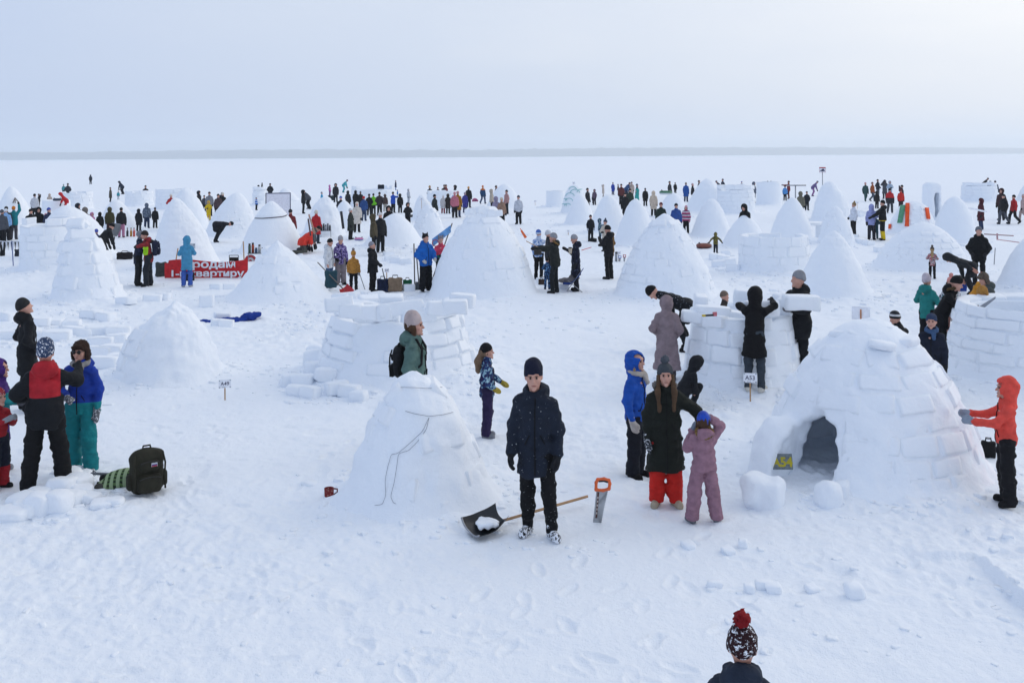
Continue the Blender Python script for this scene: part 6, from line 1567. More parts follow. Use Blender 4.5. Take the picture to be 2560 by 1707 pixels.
backpack(g, .46, .34, .55, '#2b2a20', 'olive green military backpack standing on the snow beside the plaid bundle', rz=face_rz(g) + .25, flag=True)
# worn backpacks
def worn(root, c, w, d, h, label):
    Mw = Matrix.Translation(root.location) @ root.rotation_euler.to_matrix().to_4x4()
    s = [q for q in PEOPLE if q[0] is root][0][2]
    p = Mw @ (Vector((0, .20, .96)) * s)
    b_ = backpack(p, w, d, h, c, label, straps=False); b_.rotation_euler = (0, 0, root.rotation_euler.z + math.pi)
    for sd in (-1, 1):
        link('shoulder_strap', Acc().tube([(sd * .09, .06, .48 * s), (sd * .10, .17, .54 * s), (sd * .11, .27, .52 * s), (sd * .12, .345, .40 * s), (sd * .14, .34, .22 * s), (sd * .17, .22, .10 * s)], .018, 6).mesh('shoulder_strap', True), fabric('#17181b'), b_)
worn(green_woman, '#15161a', .34, .24, .46, 'black backpack on the woman in sage green')
worn(hugger, '#1d2238', .38, .30, .50, 'navy and grey backpack on the man in red')
# --- plaid bundle, mug and tools
def blob(name, loc, parts, mat, label=None, cat=None, parent=None, h=.016, amp=.02, rz=0, group=None):
    """soft heap: parts = [(centre, radii)]"""
    lo = [min(c[i] - r_[i] for c, r_ in parts) - .08 for i in range(3)]; hi = [max(c[i] + r_[i] for c, r_ in parts) + .08 for i in range(3)]; lo[2] = max(lo[2], -.06)
    F_ = Field(lo, hi, h)
    for c, r_ in parts: F_.ell(c, r_, .05)
    F_.disp(lambda P: amp * vnoise(P, 9, 3) + amp * .6 * vnoise(P, 22, 4))
    o = link(name, F_.mesh(name), mat, parent, loc=loc, rot=(0, 0, rz))
    if label: tag(o, label, cat, group)
    return o
def plaid():
    N = NT('green_plaid'); tcn = N.n('ShaderNodeTexCoord'); sp = N.n('ShaderNodeSeparateXYZ'); N.l(tcn.outputs['Object'], sp.inputs[0])
    fx = N.math('GREATER_THAN', N.math('FRACT', N.math('MULTIPLY', sp.outputs[0], 13.0)), .55); fz = N.math('GREATER_THAN', N.math('FRACT', N.math('MULTIPLY', N.math('ADD', sp.outputs[2], sp.outputs[1]), 16.0)), .5)
    N.set(N.mix(N.math('MULTIPLY', fx, fz), N.mix(fx, lin('#8fa27c'), lin('#4f6a3a')), lin('#1d2a18')), .85); return N.m
g = ongr('n1', 735, 1275)
blob('plaid_bundle', g, [((0, 0, .10), (.20, .13, .12)), ((-.12, -.02, .05), (.14, .12, .07)), ((.10, .02, .13), (.12, .10, .10))], plaid(), 'green plaid blanket bundle leaning on the olive backpack', 'blanket', amp=.012)
g = ongr('n1', 655, 1262)
mg = thing('thermos_mug', g + Vector((0, 0, .03)), 'black open travel mug lying by the plaid bundle', 'mug', rot=(R(50), R(-15), .3))
link('cup', Acc().lathe([(.001, 0), (.042, 0), (.05, .02), (.055, .13), (.050, .13), (.045, .03), (.001, .025)], n=20).mesh('cup', True), BLKP, mg); link('lid_ring', Acc().lathe([(.056, .115), (.060, .12), (.060, .135), (.056, .137)], n=20).mesh('lid_ring', True), plain('#3a3c40', .4), mg)
g = ongr('n1', 610, 1262)
tl = thing('folding_saw', g + Vector((0, 0, .05)), 'grey T-handled tool lying on the snow left of the plaid bundle', 'tool', rot=(.2, .1, .2))
link('bar', Acc().box((0, 0, .10), (.22, .03, .02)).mesh('bar'), plain('#5a606a', .4, .3), tl); link('shaft', Acc().box((.02, 0, .04), (.03, .03, .12)).mesh('shaft'), STEEL, tl); link('grip', Acc().tube([(-.02, -.05, .0), (.20, -.06, -.02)], .02, 8).mesh('grip', True), BLKP, tl)
blob('yellow_torch', ongr('n1', 640, 1293), [((0, 0, .03), (.09, .035, .035)), ((-.07, 0, .03), (.05, .045, .045))], plain('#2a2a22', .5), 'small black and yellow torch on the snow by the tools', 'torch', amp=.004)
# red mittens by the corded igloo
g = ongr('n2', 275, 1270)
mt = thing('red_mug', g, 'red patterned mug standing left of the corded igloo', 'mug', rz=.4)
link('cup', Acc().lathe([(.001, 0), (.045, 0), (.055, .02), (.058, .115), (.052, .115), (.048, .02), (.001, .015)], n=20).mesh('cup', True), fabric(('spots', '#7a2a2a', '#a87a6a', 40, .3)), mt); link('handle', Acc().tube([(.055, 0, .03), (.10, 0, .05), (.10, 0, .09), (.056, 0, .10)], .010, 8).mesh('handle', True), plain('#6d2424', .5), mt)
# --- cords on igloos
corded = IGLOOS[0][0]
def cord(root, t, pts, r_, label, mat=plain('#5a5f6b', .8, 0, 'cord')):
    P = []
    for (x0, y0), (x1, y1) in zip(pts, pts[1:]):
        for k in range(6):
            u = k / 6; q = hit(root, t, x0 + (x1 - x0) * u, y0 + (y1 - y0) * u, .006)
            if q: P.append(q)
    if len(P) > 2:
        P = [sum((P[max(0, min(len(P) - 1, i + j))] for j in (-1, 0, 1)), Vector()) / 3 + (CO - P[i]).normalized() * .012 for i in range(len(P))]
        o = link('cord', Acc().tube(P, r_, 5).mesh('cord', True), mat); tag(o, label, 'cord')
cord(corded, 'n2', [(835, 812), (800, 890), (720, 965), (660, 1015), (625, 1020), (605, 1090), (590, 1160), (593, 1250), (575, 1300), (520, 1308)], .0022, 'thin dark cord looping down the front of the corded igloo')
cord(corded, 'n2', [(835, 812), (820, 880), (770, 950), (720, 1000), (665, 1015), (655, 1090), (640, 1180), (620, 1255), (635, 1290), (655, 1298)], .0022, 'second strand of dark cord hanging to the right on the corded igloo')
cord(corded, 'n2', [(700, 778), (760, 795), (835, 808), (910, 800), (985, 782)], .0025, 'thin cord tied round the shoulder of the corded igloo')
cord(corded, 'n2', [(650, 645), (740, 647), (830, 653), (890, 648), (930, 640)], .0022, 'thin cord round the crown of the corded igloo')
roped = [q[0] for q in IGLOOS if 'rope round its top' in q[0]['label']][0]
cord(roped, 't2', [(1000, 775), (1060, 788), (1140, 790), (1220, 785), (1300, 778), (1380, 770), (1450, 742)], .022, 'dark rope round the top of the pointed dome', plain('#565259', .8, 0, 'rope'))
# teal scales painted on the tower
TEAL = plain('#8fc4c6', .7, 0, 'teal_paint')
for (x, y, w) in ((960, 500, 35), (985, 480, 40), (955, 545, 30), (1010, 540, 45), (1065, 505, 50), (1130, 500, 45), (950, 590, 28), (1000, 595, 40), (945, 650, 30), (985, 650, 35), (1040, 470, 40)):
    P = [hit(tower, 't4', x + w * math.cos(a), y - w * .75 * math.sin(a), .05) for a in np.linspace(0, math.pi, 8)]; P = [p for p in P if p]
    if len(P) > 4: link('painted_scale', Acc().tube(P, .022, 6).mesh('painted_scale', True), TEAL, tower).matrix_parent_inverse = Matrix.Translation(-tower.location)
# streamers
def streamer(pts, wpx, c, label):
    L_, R_ = [], []
    for x, y in pts:
        a = hit(stream, 't6', x - wpx / 2, y, .06); b = hit(stream, 't6', x + wpx / 2, y, .06)
        if a and b: L_.append(a); R_.append(b)
    if len(L_) < 3: return
    o = link('streamer', Acc().grid(np.array([L_, R_])).mesh('streamer', True), fabric(c)); tag(o, label, 'streamer', None)
    md = o.modifiers.new('thickness', 'SOLIDIFY'); md.thickness = .02
lerp = lambda a, b, n=8: [(a[0] + (b[0] - a[0]) * k / (n - 1), a[1] + (b[1] - a[1]) * k / (n - 1)) for k in range(n)]
streamer(lerp((1135, 590), (1125, 825)), 42, '#ee5a2a', 'wide orange streamer down the front of the streamer igloo')
streamer(lerp((1315, 590), (1340, 750)), 36, '#ee5a2a', 'orange streamer on the right flank of the streamer igloo')
streamer(lerp((1095, 580), (1055, 790)), 50, '#5a9a78', 'green streamer beside the wide orange one')
streamer(lerp((965, 735), (950, 855)), 22, '#ee5a2a', 'narrow orange streamer on the left flank of the streamer igloo')
# --- red banner
def banner():
    Yd = ground_at('z2', 1260, 806).y
    bl, br = at_dist('z2', 655, 800, Yd), at_dist('z2', 1882, 800, Yd); H_ = at_dist('z2', 1250, 520, Yd).z
    W = br.x - bl.x; x0 = bl.x
    root = thing('banner', ((bl.x + br.x) / 2, Yd, 0), 'red cloth banner with white Cyrillic lettering staked in the snow', 'banner')
    def yw(x): return .022 * math.sin(x * 4.3) + .006 * math.sin(x * 9 + 1)
    def top(u): return H_ * (.93 + .08 * math.sin(u * 7.0) + (.10 if u > .97 else 0) - (.12 if u < .05 else 0))
    n, m = 120, 8; P = np.zeros((n, m, 3), dtype=np.float32)
    for i in range(n):
        u = i / (n - 1)
        for j in range(m):
            v = j / (m - 1); P[i, j] = ((u - .5) * W, yw(u * W) + .004 * math.sin(v * 9 + u * 20), .03 + (top(u) - .03) * v)
    o = link('cloth', Acc().grid(P).mesh('cloth', True), fabric('#c42a30'), root); o.modifiers.new('t', 'SOLIDIFY').thickness = .008
    for (s, xa, xb, yb_, sz) in (('Продам', 925, 1700, 643, .190), ('1-к квартиру', 760, 1832, 772, .165)):
        me = text_mesh(s, .3, .009, 'LEFT', True); V = np.zeros(len(me.vertices) * 3, dtype=np.float32); me.vertices.foreach_get('co', V); V = V.reshape(-1, 3)
        a, b = at_dist('z2', xa, yb_, Yd), at_dist('z2', xb, yb_, Yd); k = (b.x - a.x) / (V[:, 0].max() - V[:, 0].min()); kz = sz / (.3 * .545)
        X = (V[:, 0] - V[:, 0].min()) * k + (a.x - root.location.x); Z = (V[:, 1]) * kz + a.z
        Yy = np.array([yw(x + W / 2) for x in X]) - .034
        me.vertices.foreach_set('co', np.stack([X, Yy, Z], -1).astype(np.float32).ravel()); me.update()
        link('lettering', me, plain('#e4e6ec', .7, 0, 'white_print'), root)
    for (xa, ya, xb, yb_) in ((852, 358, 772, 640), (1812, 255, 1838, 640)):
        a, b = at_dist('z2', xa, ya, Yd + .08), at_dist('z2', xb, yb_, Yd + .08)
        link('pole', Acc().tube([a - root.location, Vector((b.x - root.location.x, .06, -.1))], .02, 8).mesh('pole', True), WOOD, root)
banner()
# --- bags and small goods: soft shapes
def bag(t, x0, x1, y0, y1, c, label, handles=True, name='bag', Y=None, fat=.6, gnd=True, group=None, cat='bag'):
    if Y is None: Y = ground_at(t, (x0 + x1) / 2, y1).y
    a, b = at_dist(t, x0, y0, Y), at_dist(t, x1, y1, Y); w, h = b.x - a.x, a.z - b.z; cx = (a.x + b.x) / 2
    zb = gz(cx, Y) if gnd else b.z
    r_ = thing(name, (cx, Y, zb), label, cat, rz=face_rz(Vector((cx, Y, 0))), group=group)
    d_ = min(w, h) * fat; F_ = Field((-w * .7, -d_, -.03), (w * .7, d_, h * 1.2), max(.014, h / 26))
    F_.box((0, 0, h * .46), (w * .92, d_ * .8, h * .92), min(w, h, d_) * .2); F_.cut(lambda P: -P[..., 2] + .0)
    F_.disp(lambda P: h * .045 * vnoise(P, 4 / h, 3) + h * .02 * vnoise(P, 9 / h, 4)); link('body', F_.mesh('body'), fabric(c), r_)
    if handles:
        for yy in (-.25, .25): link('handle', Acc().tube([(-w * .2, yy * d_, h * .85), (-w * .15, yy * d_, h * 1.1), (w * .15, yy * d_, h * 1.1), (w * .2, yy * d_, h * .85)], max(.008, h * .02), 6).mesh('handle', True), fabric('#22242a'), r_)
    return r_
bag('z2', 520, 690, 570, 790, '#3a403f', 'dark grey bucket bag left of the red banner', False)
bag('z2', 945, 1098, 702, 832, '#1a1c20', 'black bag on the snow behind the woman in the light blue coat')
bag('z3', 1245, 1440, 835, 1052, '#19233f', 'navy rucksack beside the woman in the black jacket')
bag('z3', 1415, 1655, 830, 1050, '#8a7560', 'beige tote bag between the navy rucksack and the green bag')
bag('z3', 1650, 1800, 855, 1035, '#0f5a3a', 'dark green bag beside the beige tote')
bag('n5', 1372, 1455, 1040, 1135, '#121316', 'black bag on the snow behind the child in coral', name='bag')
bag('z6', 1062, 1262, 388, 640, '#21408c', 'blue shopping bag by the person bent over', True)
bag('t4', 1205, 1312, 1015, 1058, '#15161a', 'black bag at the feet of the boys', True, fat=.9)
bag('t1', 1305, 1490, 1160, 1245, '#1d1a1c', 'black and red duffel bag left of the hugging couple', True, fat=.9)
bag('t3', 645, 722, 408, 460, '#1c2430', 'dark bag on top of the long far wall', False, Y=74, gnd=False)
bag('t3', 85, 166, 530, 588, '#1a2a30', 'dark pushchair hood behind the rough lumpy mound', True, name='pushchair', cat='pushchair')
bag('t1', 0, 55, 1065, 1205, '#15171a', 'black sack under the bunting at the left edge', False, name='sack')
bag('t1', 165, 215, 1130, 1218, '#2a2f36', 'dark grey sack at the right end of the bunting', False, name='sack')
bag('z4', 355, 480, 1085, 1200, '#3a2c24', 'brown rucksack at the feet of the camouflage child', True, fat=.8)
bag('z4', 265, 430, 500, 610, '#3a3632', 'grey waist bag on the white and blue jacket', False, Y=24.3, gnd=False, name='waist_bag')
bag('z2', 340, 410, 330, 455, '#8fc418', 'lime green pouch between the hugging couple', False, Y=31.4, gnd=False, name='pouch')
# blue jacket thrown on the snow
g = ongr('z2', 1640, 1415)
blob('thrown_jacket', g, [((0, 0, .05), (.45, .16, .06)), ((.42, .05, .12), (.22, .14, .10)), ((-.55, -.03, .03), (.28, .10, .04)), ((.60, .08, .17), (.14, .10, .07))], fabric('#17388c'), 'bright blue jacket thrown down on the snow', 'jacket', amp=.03, rz=.05)
# thermos tables
def bottles(t, x0, x1, ytop, ytab, yf, cols, label, scale=1.0):
    Yd = ground_at(t, (x0 + x1) / 2, yf).y; a, b = at_dist(t, x0, ytab, Yd), at_dist(t, x1, ytab, Yd); w = b.x - a.x; zt = a.z; cx = (a.x + b.x) / 2
    r_ = thing('folding_table', (cx, Yd, 0), label + ' standing on thin steel legs', 'table', rz=face_rz(Vector((cx, Yd, 0))))
    link('tabletop', Acc().box((0, 0, zt - .012), (w * 1.05, .42, .024)).mesh('tabletop'), plain('#8b8f98', .5), r_)
    for sx in (-1, 1):
        for sy in (-1, 1): link('leg', Acc().tube([(sx * w * .47, sy * .18, zt - .02), (sx * w * .50, sy * .2, -.12)], .013, 6).mesh('leg', True), STEEL, r_)
    hh = at_dist(t, x0, ytop, Yd).z - zt; n = len(cols)
    for k, (c, f, lab) in enumerate(cols):
        x = (k + .5) / n * w - w / 2; q = Matrix.Rotation(r_.rotation_euler.z, 3, 'Z') @ Vector((x, -.05 + .1 * (k % 2), 0)); h_ = hh * f; rr = min(.055, w / n * .46)
        b_ = thing('thermos', r_.location + q + Vector((0, 0, zt + .001)), lab, 'thermos')
        link('body', Acc().lathe([(.001, 0), (rr, 0), (rr, h_ * .76), (rr * .8, h_ * .80)], n=14).mesh('body', True), plain(c, .35), b_); link('cap', Acc().lathe([(rr * .8, h_ * .80), (rr * .82, h_), (.001, h_)], n=14).mesh('cap', True), plain('#1a1b1e', .4), b_)
bottles('z2', 1885, 2120, 285, 428, 545, [('#2f4a3a', 1.0, 'dark green thermos on the table behind the banner'), ('#b0482a', 1.05, 'tall orange flask on the table behind the banner'), ('#2a4668', .55, 'short blue flask on the table behind the banner'), ('#c0c4c8', .85, 'silver jar with black lid on the table behind the banner'), ('#d0b428', .55, 'small yellow flask on the table behind the banner')], 'small camping table of flasks behind the red banner')
bottles('t3', 8, 122, 848, 925, 1010, [('#2a2c30', .9, 'black thermos at the left of the row by the red coat'), ('#1a1b1f', 1.0, 'tall black thermos in the row by the red coat'), ('#8f949c', .85, 'steel thermos in the row by the red coat'), ('#6d7078', 1.0, 'tall grey thermos in the row by the red coat'), ('#22242a', .8, 'short black thermos at the right of the row by the red coat')], 'low steel table of flasks beside the red coat')
for k, (x, c, lab) in enumerate(((1427, '#2a2c34', 'dark bottle standing on the snow behind the couple'), (1468, '#b8862a', 'amber bottle standing on the snow behind the couple'), (1502, '#c04a44', 'red bottle standing on the snow behind the couple'))):
    g = ongr('t1', x, 1000); b_ = thing('bottle', g, lab, 'bottle'); h_ = .42
    link('body', Acc().lathe([(.001, 0), (.06, 0), (.06, h_ * .65), (.025, h_ * .8), (.025, h_)], n=12).mesh('body', True), plain(c, .3), b_); link('cap', Acc().lathe([(.028, h_), (.028, h_ * 1.1), (.001, h_ * 1.1)], n=12).mesh('cap', True), BLKP, b_)
# folding chair behind the banner
def fold_chair():
    Yd = ground_at('z2', 1670, 700).y; a, b = at_dist('z2', 1606, 462, Yd), at_dist('z2', 1740, 555, Yd); w = b.x - a.x; H_ = a.z; cx = (a.x + b.x) / 2
    r_ = thing('folding_chair', (cx, Yd, 0), 'folding chair with black back panel behind the red banner', 'chair')
    for s in (-1, 1):
        link('back_post', Acc().tube([(s * w / 2, 0, H_), (s * w / 2, .05, .0)], .014, 6).mesh('back_post', True), BLKP, r_); link('leg', Acc().tube([(s * w / 2, .05, H_ * .55), (s * w / 2, .42, 0)], .014, 6).mesh('leg', True), BLKP, r_)
    link('top_rail', Acc().tube([(-w / 2, 0, H_), (w / 2, 0, H_)], .014, 6).mesh('top_rail', True), BLKP, r_)
    link('back_panel', Acc().box((0, .012, H_ - .14), (w * .96, .02, .14)).mesh('back_panel'), fabric('#1c1612'), r_); link('seat', Acc().box((0, .24, H_ * .52), (w * .95, .40, .03)).mesh('seat'), fabric('#1c1612'), r_)
fold_chair()
# camp chair of blue canvas
def camp_chair():
    g = ground_at('z4', 1060, 1345); Yd = g.y
    P = lambda x, y, dy=0: at_dist('z4', x, y, Yd + dy)
    base = P(1040, 1350); root = thing('camp_chair', (base.x, Yd, gz(base.x, Yd)), 'blue canvas camp chair with steel crossed legs', 'chair'); L_ = lambda v: v - root.location
    for dy in (-.02, .48):
        link('leg', Acc().tube([L_(P(1235, 1350, dy)), L_(P(935, 1105, dy))], .012, 6).mesh('leg', True), STEEL, root); link('leg', Acc().tube([L_(P(895, 1352, dy)), L_(P(1225, 890, dy))], .012, 6).mesh('leg', True), STEEL, root)
    A, B, C_ = [P(1240, 860), P(1050, 1160), P(840, 1130)], [P(1240, 860, .5), P(1050, 1160, .5), P(840, 1130, .5)], None
    rows = []
    for dy in np.linspace(-.03, .5, 6):
        row = []
        for u in np.linspace(0, 1, 10):
            x = 1240 + (840 - 1240) * u; y = 860 + (1150 - 860) * (1 - (1 - min(1, u * 1.5)) ** 1.6) - (30 * max(0, u - .7)); q = P(x, y, float(dy)); q.z -= .06 * math.sin(math.pi * (dy + .03) / .53) * (1 if u > .2 else .3); row.append(tuple(L_(q)))
        rows.append(row)
    o = link('canvas', Acc().grid(np.array(rows)).mesh('canvas', True), fabric('#20418a'), root); o.modifiers.new('t', 'SOLIDIFY').thickness = .012
    q = P(930, 1080, .2); blob('grey_blanket', q + Vector((0, 0, -.08)), [((0, 0, .04), (.26, .2, .08)), ((.2, 0, .12), (.18, .16, .09))], fabric('#6d686a'), 'crumpled grey blanket lying on the camp chair', 'blanket', amp=.03)
camp_chair()
# --- shovels, poles, sticks
def stick(name, t, x0, y0, x1, y1, Y0, Y1, r_, mat, label, cat='stick', parts=None, group=None):
    a, b = at_dist(t, x0, y0, Y0), at_dist(t, x1, y1, Y1)
    o = link(name, Acc().tube([Vector((0, 0, 0)), a - b], r_, 8).mesh(name, True), mat, loc=b); tag(o, label, cat, group); return o
Ys = ground_at('z3', 1840, 1020).y
for (x0, y0, x1, y1, lab) in ((1825, 305, 1838, 960, 'taller grey-handled shovel standing left of the blue puffer'), (1857, 380, 1900, 900, 'shorter grey-handled shovel leaning beside the taller one')):
    a, b = at_dist('z3', x0, y0, Ys), at_dist('z3', x1, y1, Ys + .1); shovel(b, a, plain('#4a4f55', .5, .2), lab, handle=GREYW, w=.30, L=.34, up=(0, 1, .05), hr=.02)
Ys = ground_at('z3', 760, 1075).y
shovel(at_dist('z3', 730, 1005, Ys), at_dist('z3', 335, 595, Ys + .5), plain('#b8232a', .5, 0, 'red_plastic'), 'red-bladed shovel propped against the wide low igloo', handle=GREYW, w=.42, L=.36, up=(.3, -.8, .5), hr=.018)
bag('z3', 440, 640, 700, 985, '#2a4a55', 'teal and black rucksack under the red shovel', False, Y=Ys + .35, gnd=False)
Ys = ground_at('t1', 1262, 1150).y
shovel(at_dist('t1', 1287, 985, Ys), at_dist('t1', 1258, 1145, Ys), plain('#6d7074', .5, .2), 'grey shovel stuck blade-up in the snow by the pink trousers', handle=plain('#22242a', .5), w=.40, L=.55, up=(0, -1, 0), hr=.022)
stick('blue_pole', 't1', 133, 1040, 150, 1340, ground_at('t1', 150, 1340).y, ground_at('t1', 150, 1340).y, .018, plain('#27488c', .5), 'thin blue pole below the bunting', 'pole')
stick('wooden_pole', 't2', 1668, 748, 1732, 960, 37, 36.5, .03, plain('#b08a78', .6), 'pale wooden pole leaning by the red coat', 'pole')
stick('dark_pole', 't2', 1660, 795, 1688, 985, 36.6, 36.4, .03, plain('#4a3030', .6), 'dark red pole leaning by the red coat', 'pole')
stick('walking_stick', 'z3', 985, 770, 1072, 1028, kid_m.location.y - .05, ground_at('z3', 1072, 1028).y, .010, BLKP, 'thin stick in the hand of the mustard child', 'stick')
stick('walking_stick', 'z3', 1335, 690, 1378, 880, wom_b.location.y - .1, wom_b.location.y + .1, .014, BLKP, 'black stick held by the woman in the black jacket', 'stick')
stick('ski_pole', 't3', 236, 710, 262, 905, 45, 45, .06, plain('#1a1c24', .6), 'dark tall post beside the woman in dark green', 'post')
stick('tape', 't4', 1140, 1145, 1246, 1113, 29, 33, .012, plain('#c4474c', .6), 'red barrier tape stretched behind the navy floral coat', 'tape')
stick('tape', 't6', 1935, 905, 2240, 922, 36, 37, .02, plain('#8a6a6e', .7), 'striped barrier tape right of the big man', 'tape')
stick('tape', 't6', 2075, 962, 2300, 992, 34, 32, .014, plain('#c08a90', .7), 'pale red tape hanging lower right of the big man', 'tape')
stick('tape_stake', 't6', 2070, 898, 2072, 965, 35.5, 35.5, .03, plain('#b08a90', .7), 'pinkish tape stake right of the big man', 'stake')
stick('tape_stake', 't6', 2050, 1050, 2038, 1225, ground_at('t6', 2038, 1225).y, ground_at('t6', 2038, 1225).y, .016, plain('#7d7f86', .7), 'thin grey stake beside the far right dome', 'stake')
stick('tool_handle', 'z4', 440, 500, 120, 335, saw_m.location.y - .1, saw_m.location.y + .1, .012, WOOD, 'wooden tool handle in the hands of the fur-hooded man', 'tool')
q = at_dist('z4', 70, 200, 25.2); o = link('orange_trowel', Acc().box((0, 0, 0), (.07, .03, .22), Matrix.Rotation(R(-32), 3, 'Y'), .7).box((-.07, 0, .12), (.02, .02, .06), Matrix.Rotation(R(-32), 3, 'Y')).mesh('orange_trowel'), plain('#e2652a', .5), loc=q); tag(o, 'orange trowel stuck in the large smooth igloo', 'trowel')
q = at_dist('t5', 1742, 510, 62)
tf = thing('metal_frame', (q.x, 62, 0), 'T-shaped metal frame by the khaki hood', 'frame'); link('post', Acc().tube([(0, 0, -.1), (0, 0, q.z + .5)], .04, 6).mesh('post', True), STEEL, tf); link('crossbar', Acc().tube([(-.55, 0, q.z + .5), (.65, 0, q.z + .5)], .04, 6).mesh('crossbar', True), STEEL, tf)
for k, (xa, xb) in enumerate(((168, 145), (168, 170), (168, 212))):
    stick('tripod_stick', 't1', xa, 560, xb, 615, 62.2, 61.8, .03, GREYW, ('left', 'middle', 'right')[k] + ' stick of the little tripod on the far left dome', 'stick')
# small saws and flask below the Б51 sign
Ys = ground_at('z4', 1935, 735).y
for (x0, x1, y0, y1, c, lab) in ((1925, 1985, 625, 735, '#2a62b8', 'blue-handled saw stuck below the Б51 sign'), (2018, 2075, 605, 720, '#b02a32', 'red-handled saw stuck right of the Б51 sign')):
    a, b = at_dist('z4', x0, y0, Ys), at_dist('z4', x1, y1, Ys); r_ = thing('hand_saw', ((a.x + b.x) / 2, Ys, b.z), lab, 'saw'); w, h = b.x - a.x, a.z - b.z
    link('blade', Acc().add([(-.3 * w, 0, -.05), (.1 * w, 0, -.05), (.4 * w, 0, h * .6), (-.35 * w, 0, h * .6)], [(0, 1, 2, 3)]).mesh('blade'), STEEL, r_).modifiers.new('t', 'SOLIDIFY').thickness = .004
    link('handle', Acc().tube([(-.35 * w, 0, h * .58), (-.4 * w, 0, h), (.45 * w, 0, h * .98), (.42 * w, 0, h * .6), (-.35 * w, 0, h * .58)], .018, 6).mesh('handle', True), plain(c, .5), r_)
g = at_dist('z4', 1885, 735, Ys); b_ = thing('thermos', g, 'steel thermos below the Б51 sign', 'thermos'); link('body', Acc().lathe([(.001, 0), (.05, 0), (.05, .28), (.04, .3)], n=14).mesh('body', True), STEEL, b_); link('cap', Acc().lathe([(.04, .3), (.042, .37), (.001, .37)], n=14).mesh('cap', True), BLKP, b_)
# handsaw laid on the brick wall
a, b = at_dist('z6', 1490, 945, 18.4), at_dist('z6', 1775, 740, 18.6); r_ = thing('hand_saw', a, 'long steel saw held over the brick wall', 'saw'); v = b - a
link('blade', Acc().add([(0, 0, -.05), tuple(v + Vector((0, 0, -.02))), tuple(v + Vector((0, 0, .02))), (0, 0, .05)], [(0, 1, 2, 3)]).mesh('blade'), STEEL, r_).modifiers.new('t', 'SOLIDIFY').thickness = .004
link('handle', Acc().tube([(-.02, 0, .06), (-.12, 0, .04), (-.10, 0, -.06), (0, 0, -.06)], .018, 6).mesh('handle', True), BLKP, r_)
# knife on the A53 rim
g = at_dist('n4', 600, 257, 17.0); kn = thing('utility_knife', g, 'yellow and red knife lying on the A53 rim', 'knife', rz=.3); link('handle', Acc().box((0, 0, 0), (.16, .04, .03)).mesh('handle'), BLKP, kn); link('tip', Acc().box((-.10, 0, 0), (.05, .042, .032)).mesh('tip'), plain('#d0b428', .5), kn); link('butt', Acc().box((.11, 0, .015), (.07, .03, .07)).mesh('butt'), plain('#c46a72', .5), kn)
# sleds and tubes
def tube_sled(t, x0, x1, y0, y1, c1, c2, label, Y=None, tilt=0.0, name='tubing_sled', gnd=True):
    if Y is None: Y = ground_at(t, (x0 + x1) / 2, y1).y
    a, b = at_dist(t, x0, y0, Y), at_dist(t, x1, y1, Y); w = b.x - a.x; cx = (a.x + b.x) / 2
    r_ = thing(name, (cx, Y, gz(cx, Y) if gnd else b.z), label, 'sled', rot=(tilt, 0, .3)); Rr, rr = w * .36, w * .16
    pr = [(Rr + rr * math.cos(t_), rr + rr * .9 * math.sin(t_)) for t_ in np.linspace(0, 2 * math.pi, 15)]
    link('ring', Acc().lathe(pr, n=28).mesh('ring', True), plain(c1, .45), r_); link('seat', Acc().lathe([(.001, rr * .8), (Rr * .8, rr * .9)], n=24).mesh('seat', True), plain(c2, .5), r_)
    link('skirt', Acc().lathe([(Rr + rr * .98, rr * .85), (Rr + rr * .75, .02), (Rr, .0)], n=28).mesh('skirt', True), plain(c2, .5), r_)
    for s in (-1, 1): link('handle', Acc().tube([(s * Rr * .9, -.08, rr * 1.8), (s * Rr * 1.0, 0, rr * 2.4), (s * Rr * .9, .08, rr * 1.8)], .02, 6).mesh('handle', True), BLKP, r_)
    return r_
tube_sled('z3', 905, 1042, 155, 265, '#c878a8', '#3a98c4', 'pink and blue snow tube beside the woman in dark green')
tube_sled('t5', 632, 800, 1022, 1120, '#7a3a2a', '#5a2a22', 'rust brown inflatable dragged by the camouflage child')
tube_sled('t1', 595, 686, 540, 592, '#1d2f4a', '#16202f', 'dark blue snow tube on the far low wall', Y=66, gnd=False)
tube_sled('t3', 1700, 1770, 545, 600, '#a8487a', '#8a3a66', 'magenta sled tipped on the snow right of the onlookers', tilt=1.0)
tube_sled('t5', 218, 360, 472, 522, '#2c6a4a', '#c4ccd0', 'green and white sled lying on the dome', Y=63, gnd=False)
g = ongr('z2', 1915, 550); rs = thing('plastic_sled', g, 'red and white plastic sled leaning below the flask table', 'sled', rot=(R(70), 0, .4)); link('tray', Acc().lathe([(.001, .02), (.17, .03), (.22, .08), (.235, .08), (.18, .01), (.001, 0)], n=24).mesh('tray', True), plain('#b0323a', .5), rs); link('stripe', Acc().lathe([(.06, .034), (.14, .036), (.14, .04), (.06, .04)], n=24).mesh('stripe', True), plain('#d8dade', .5), rs)
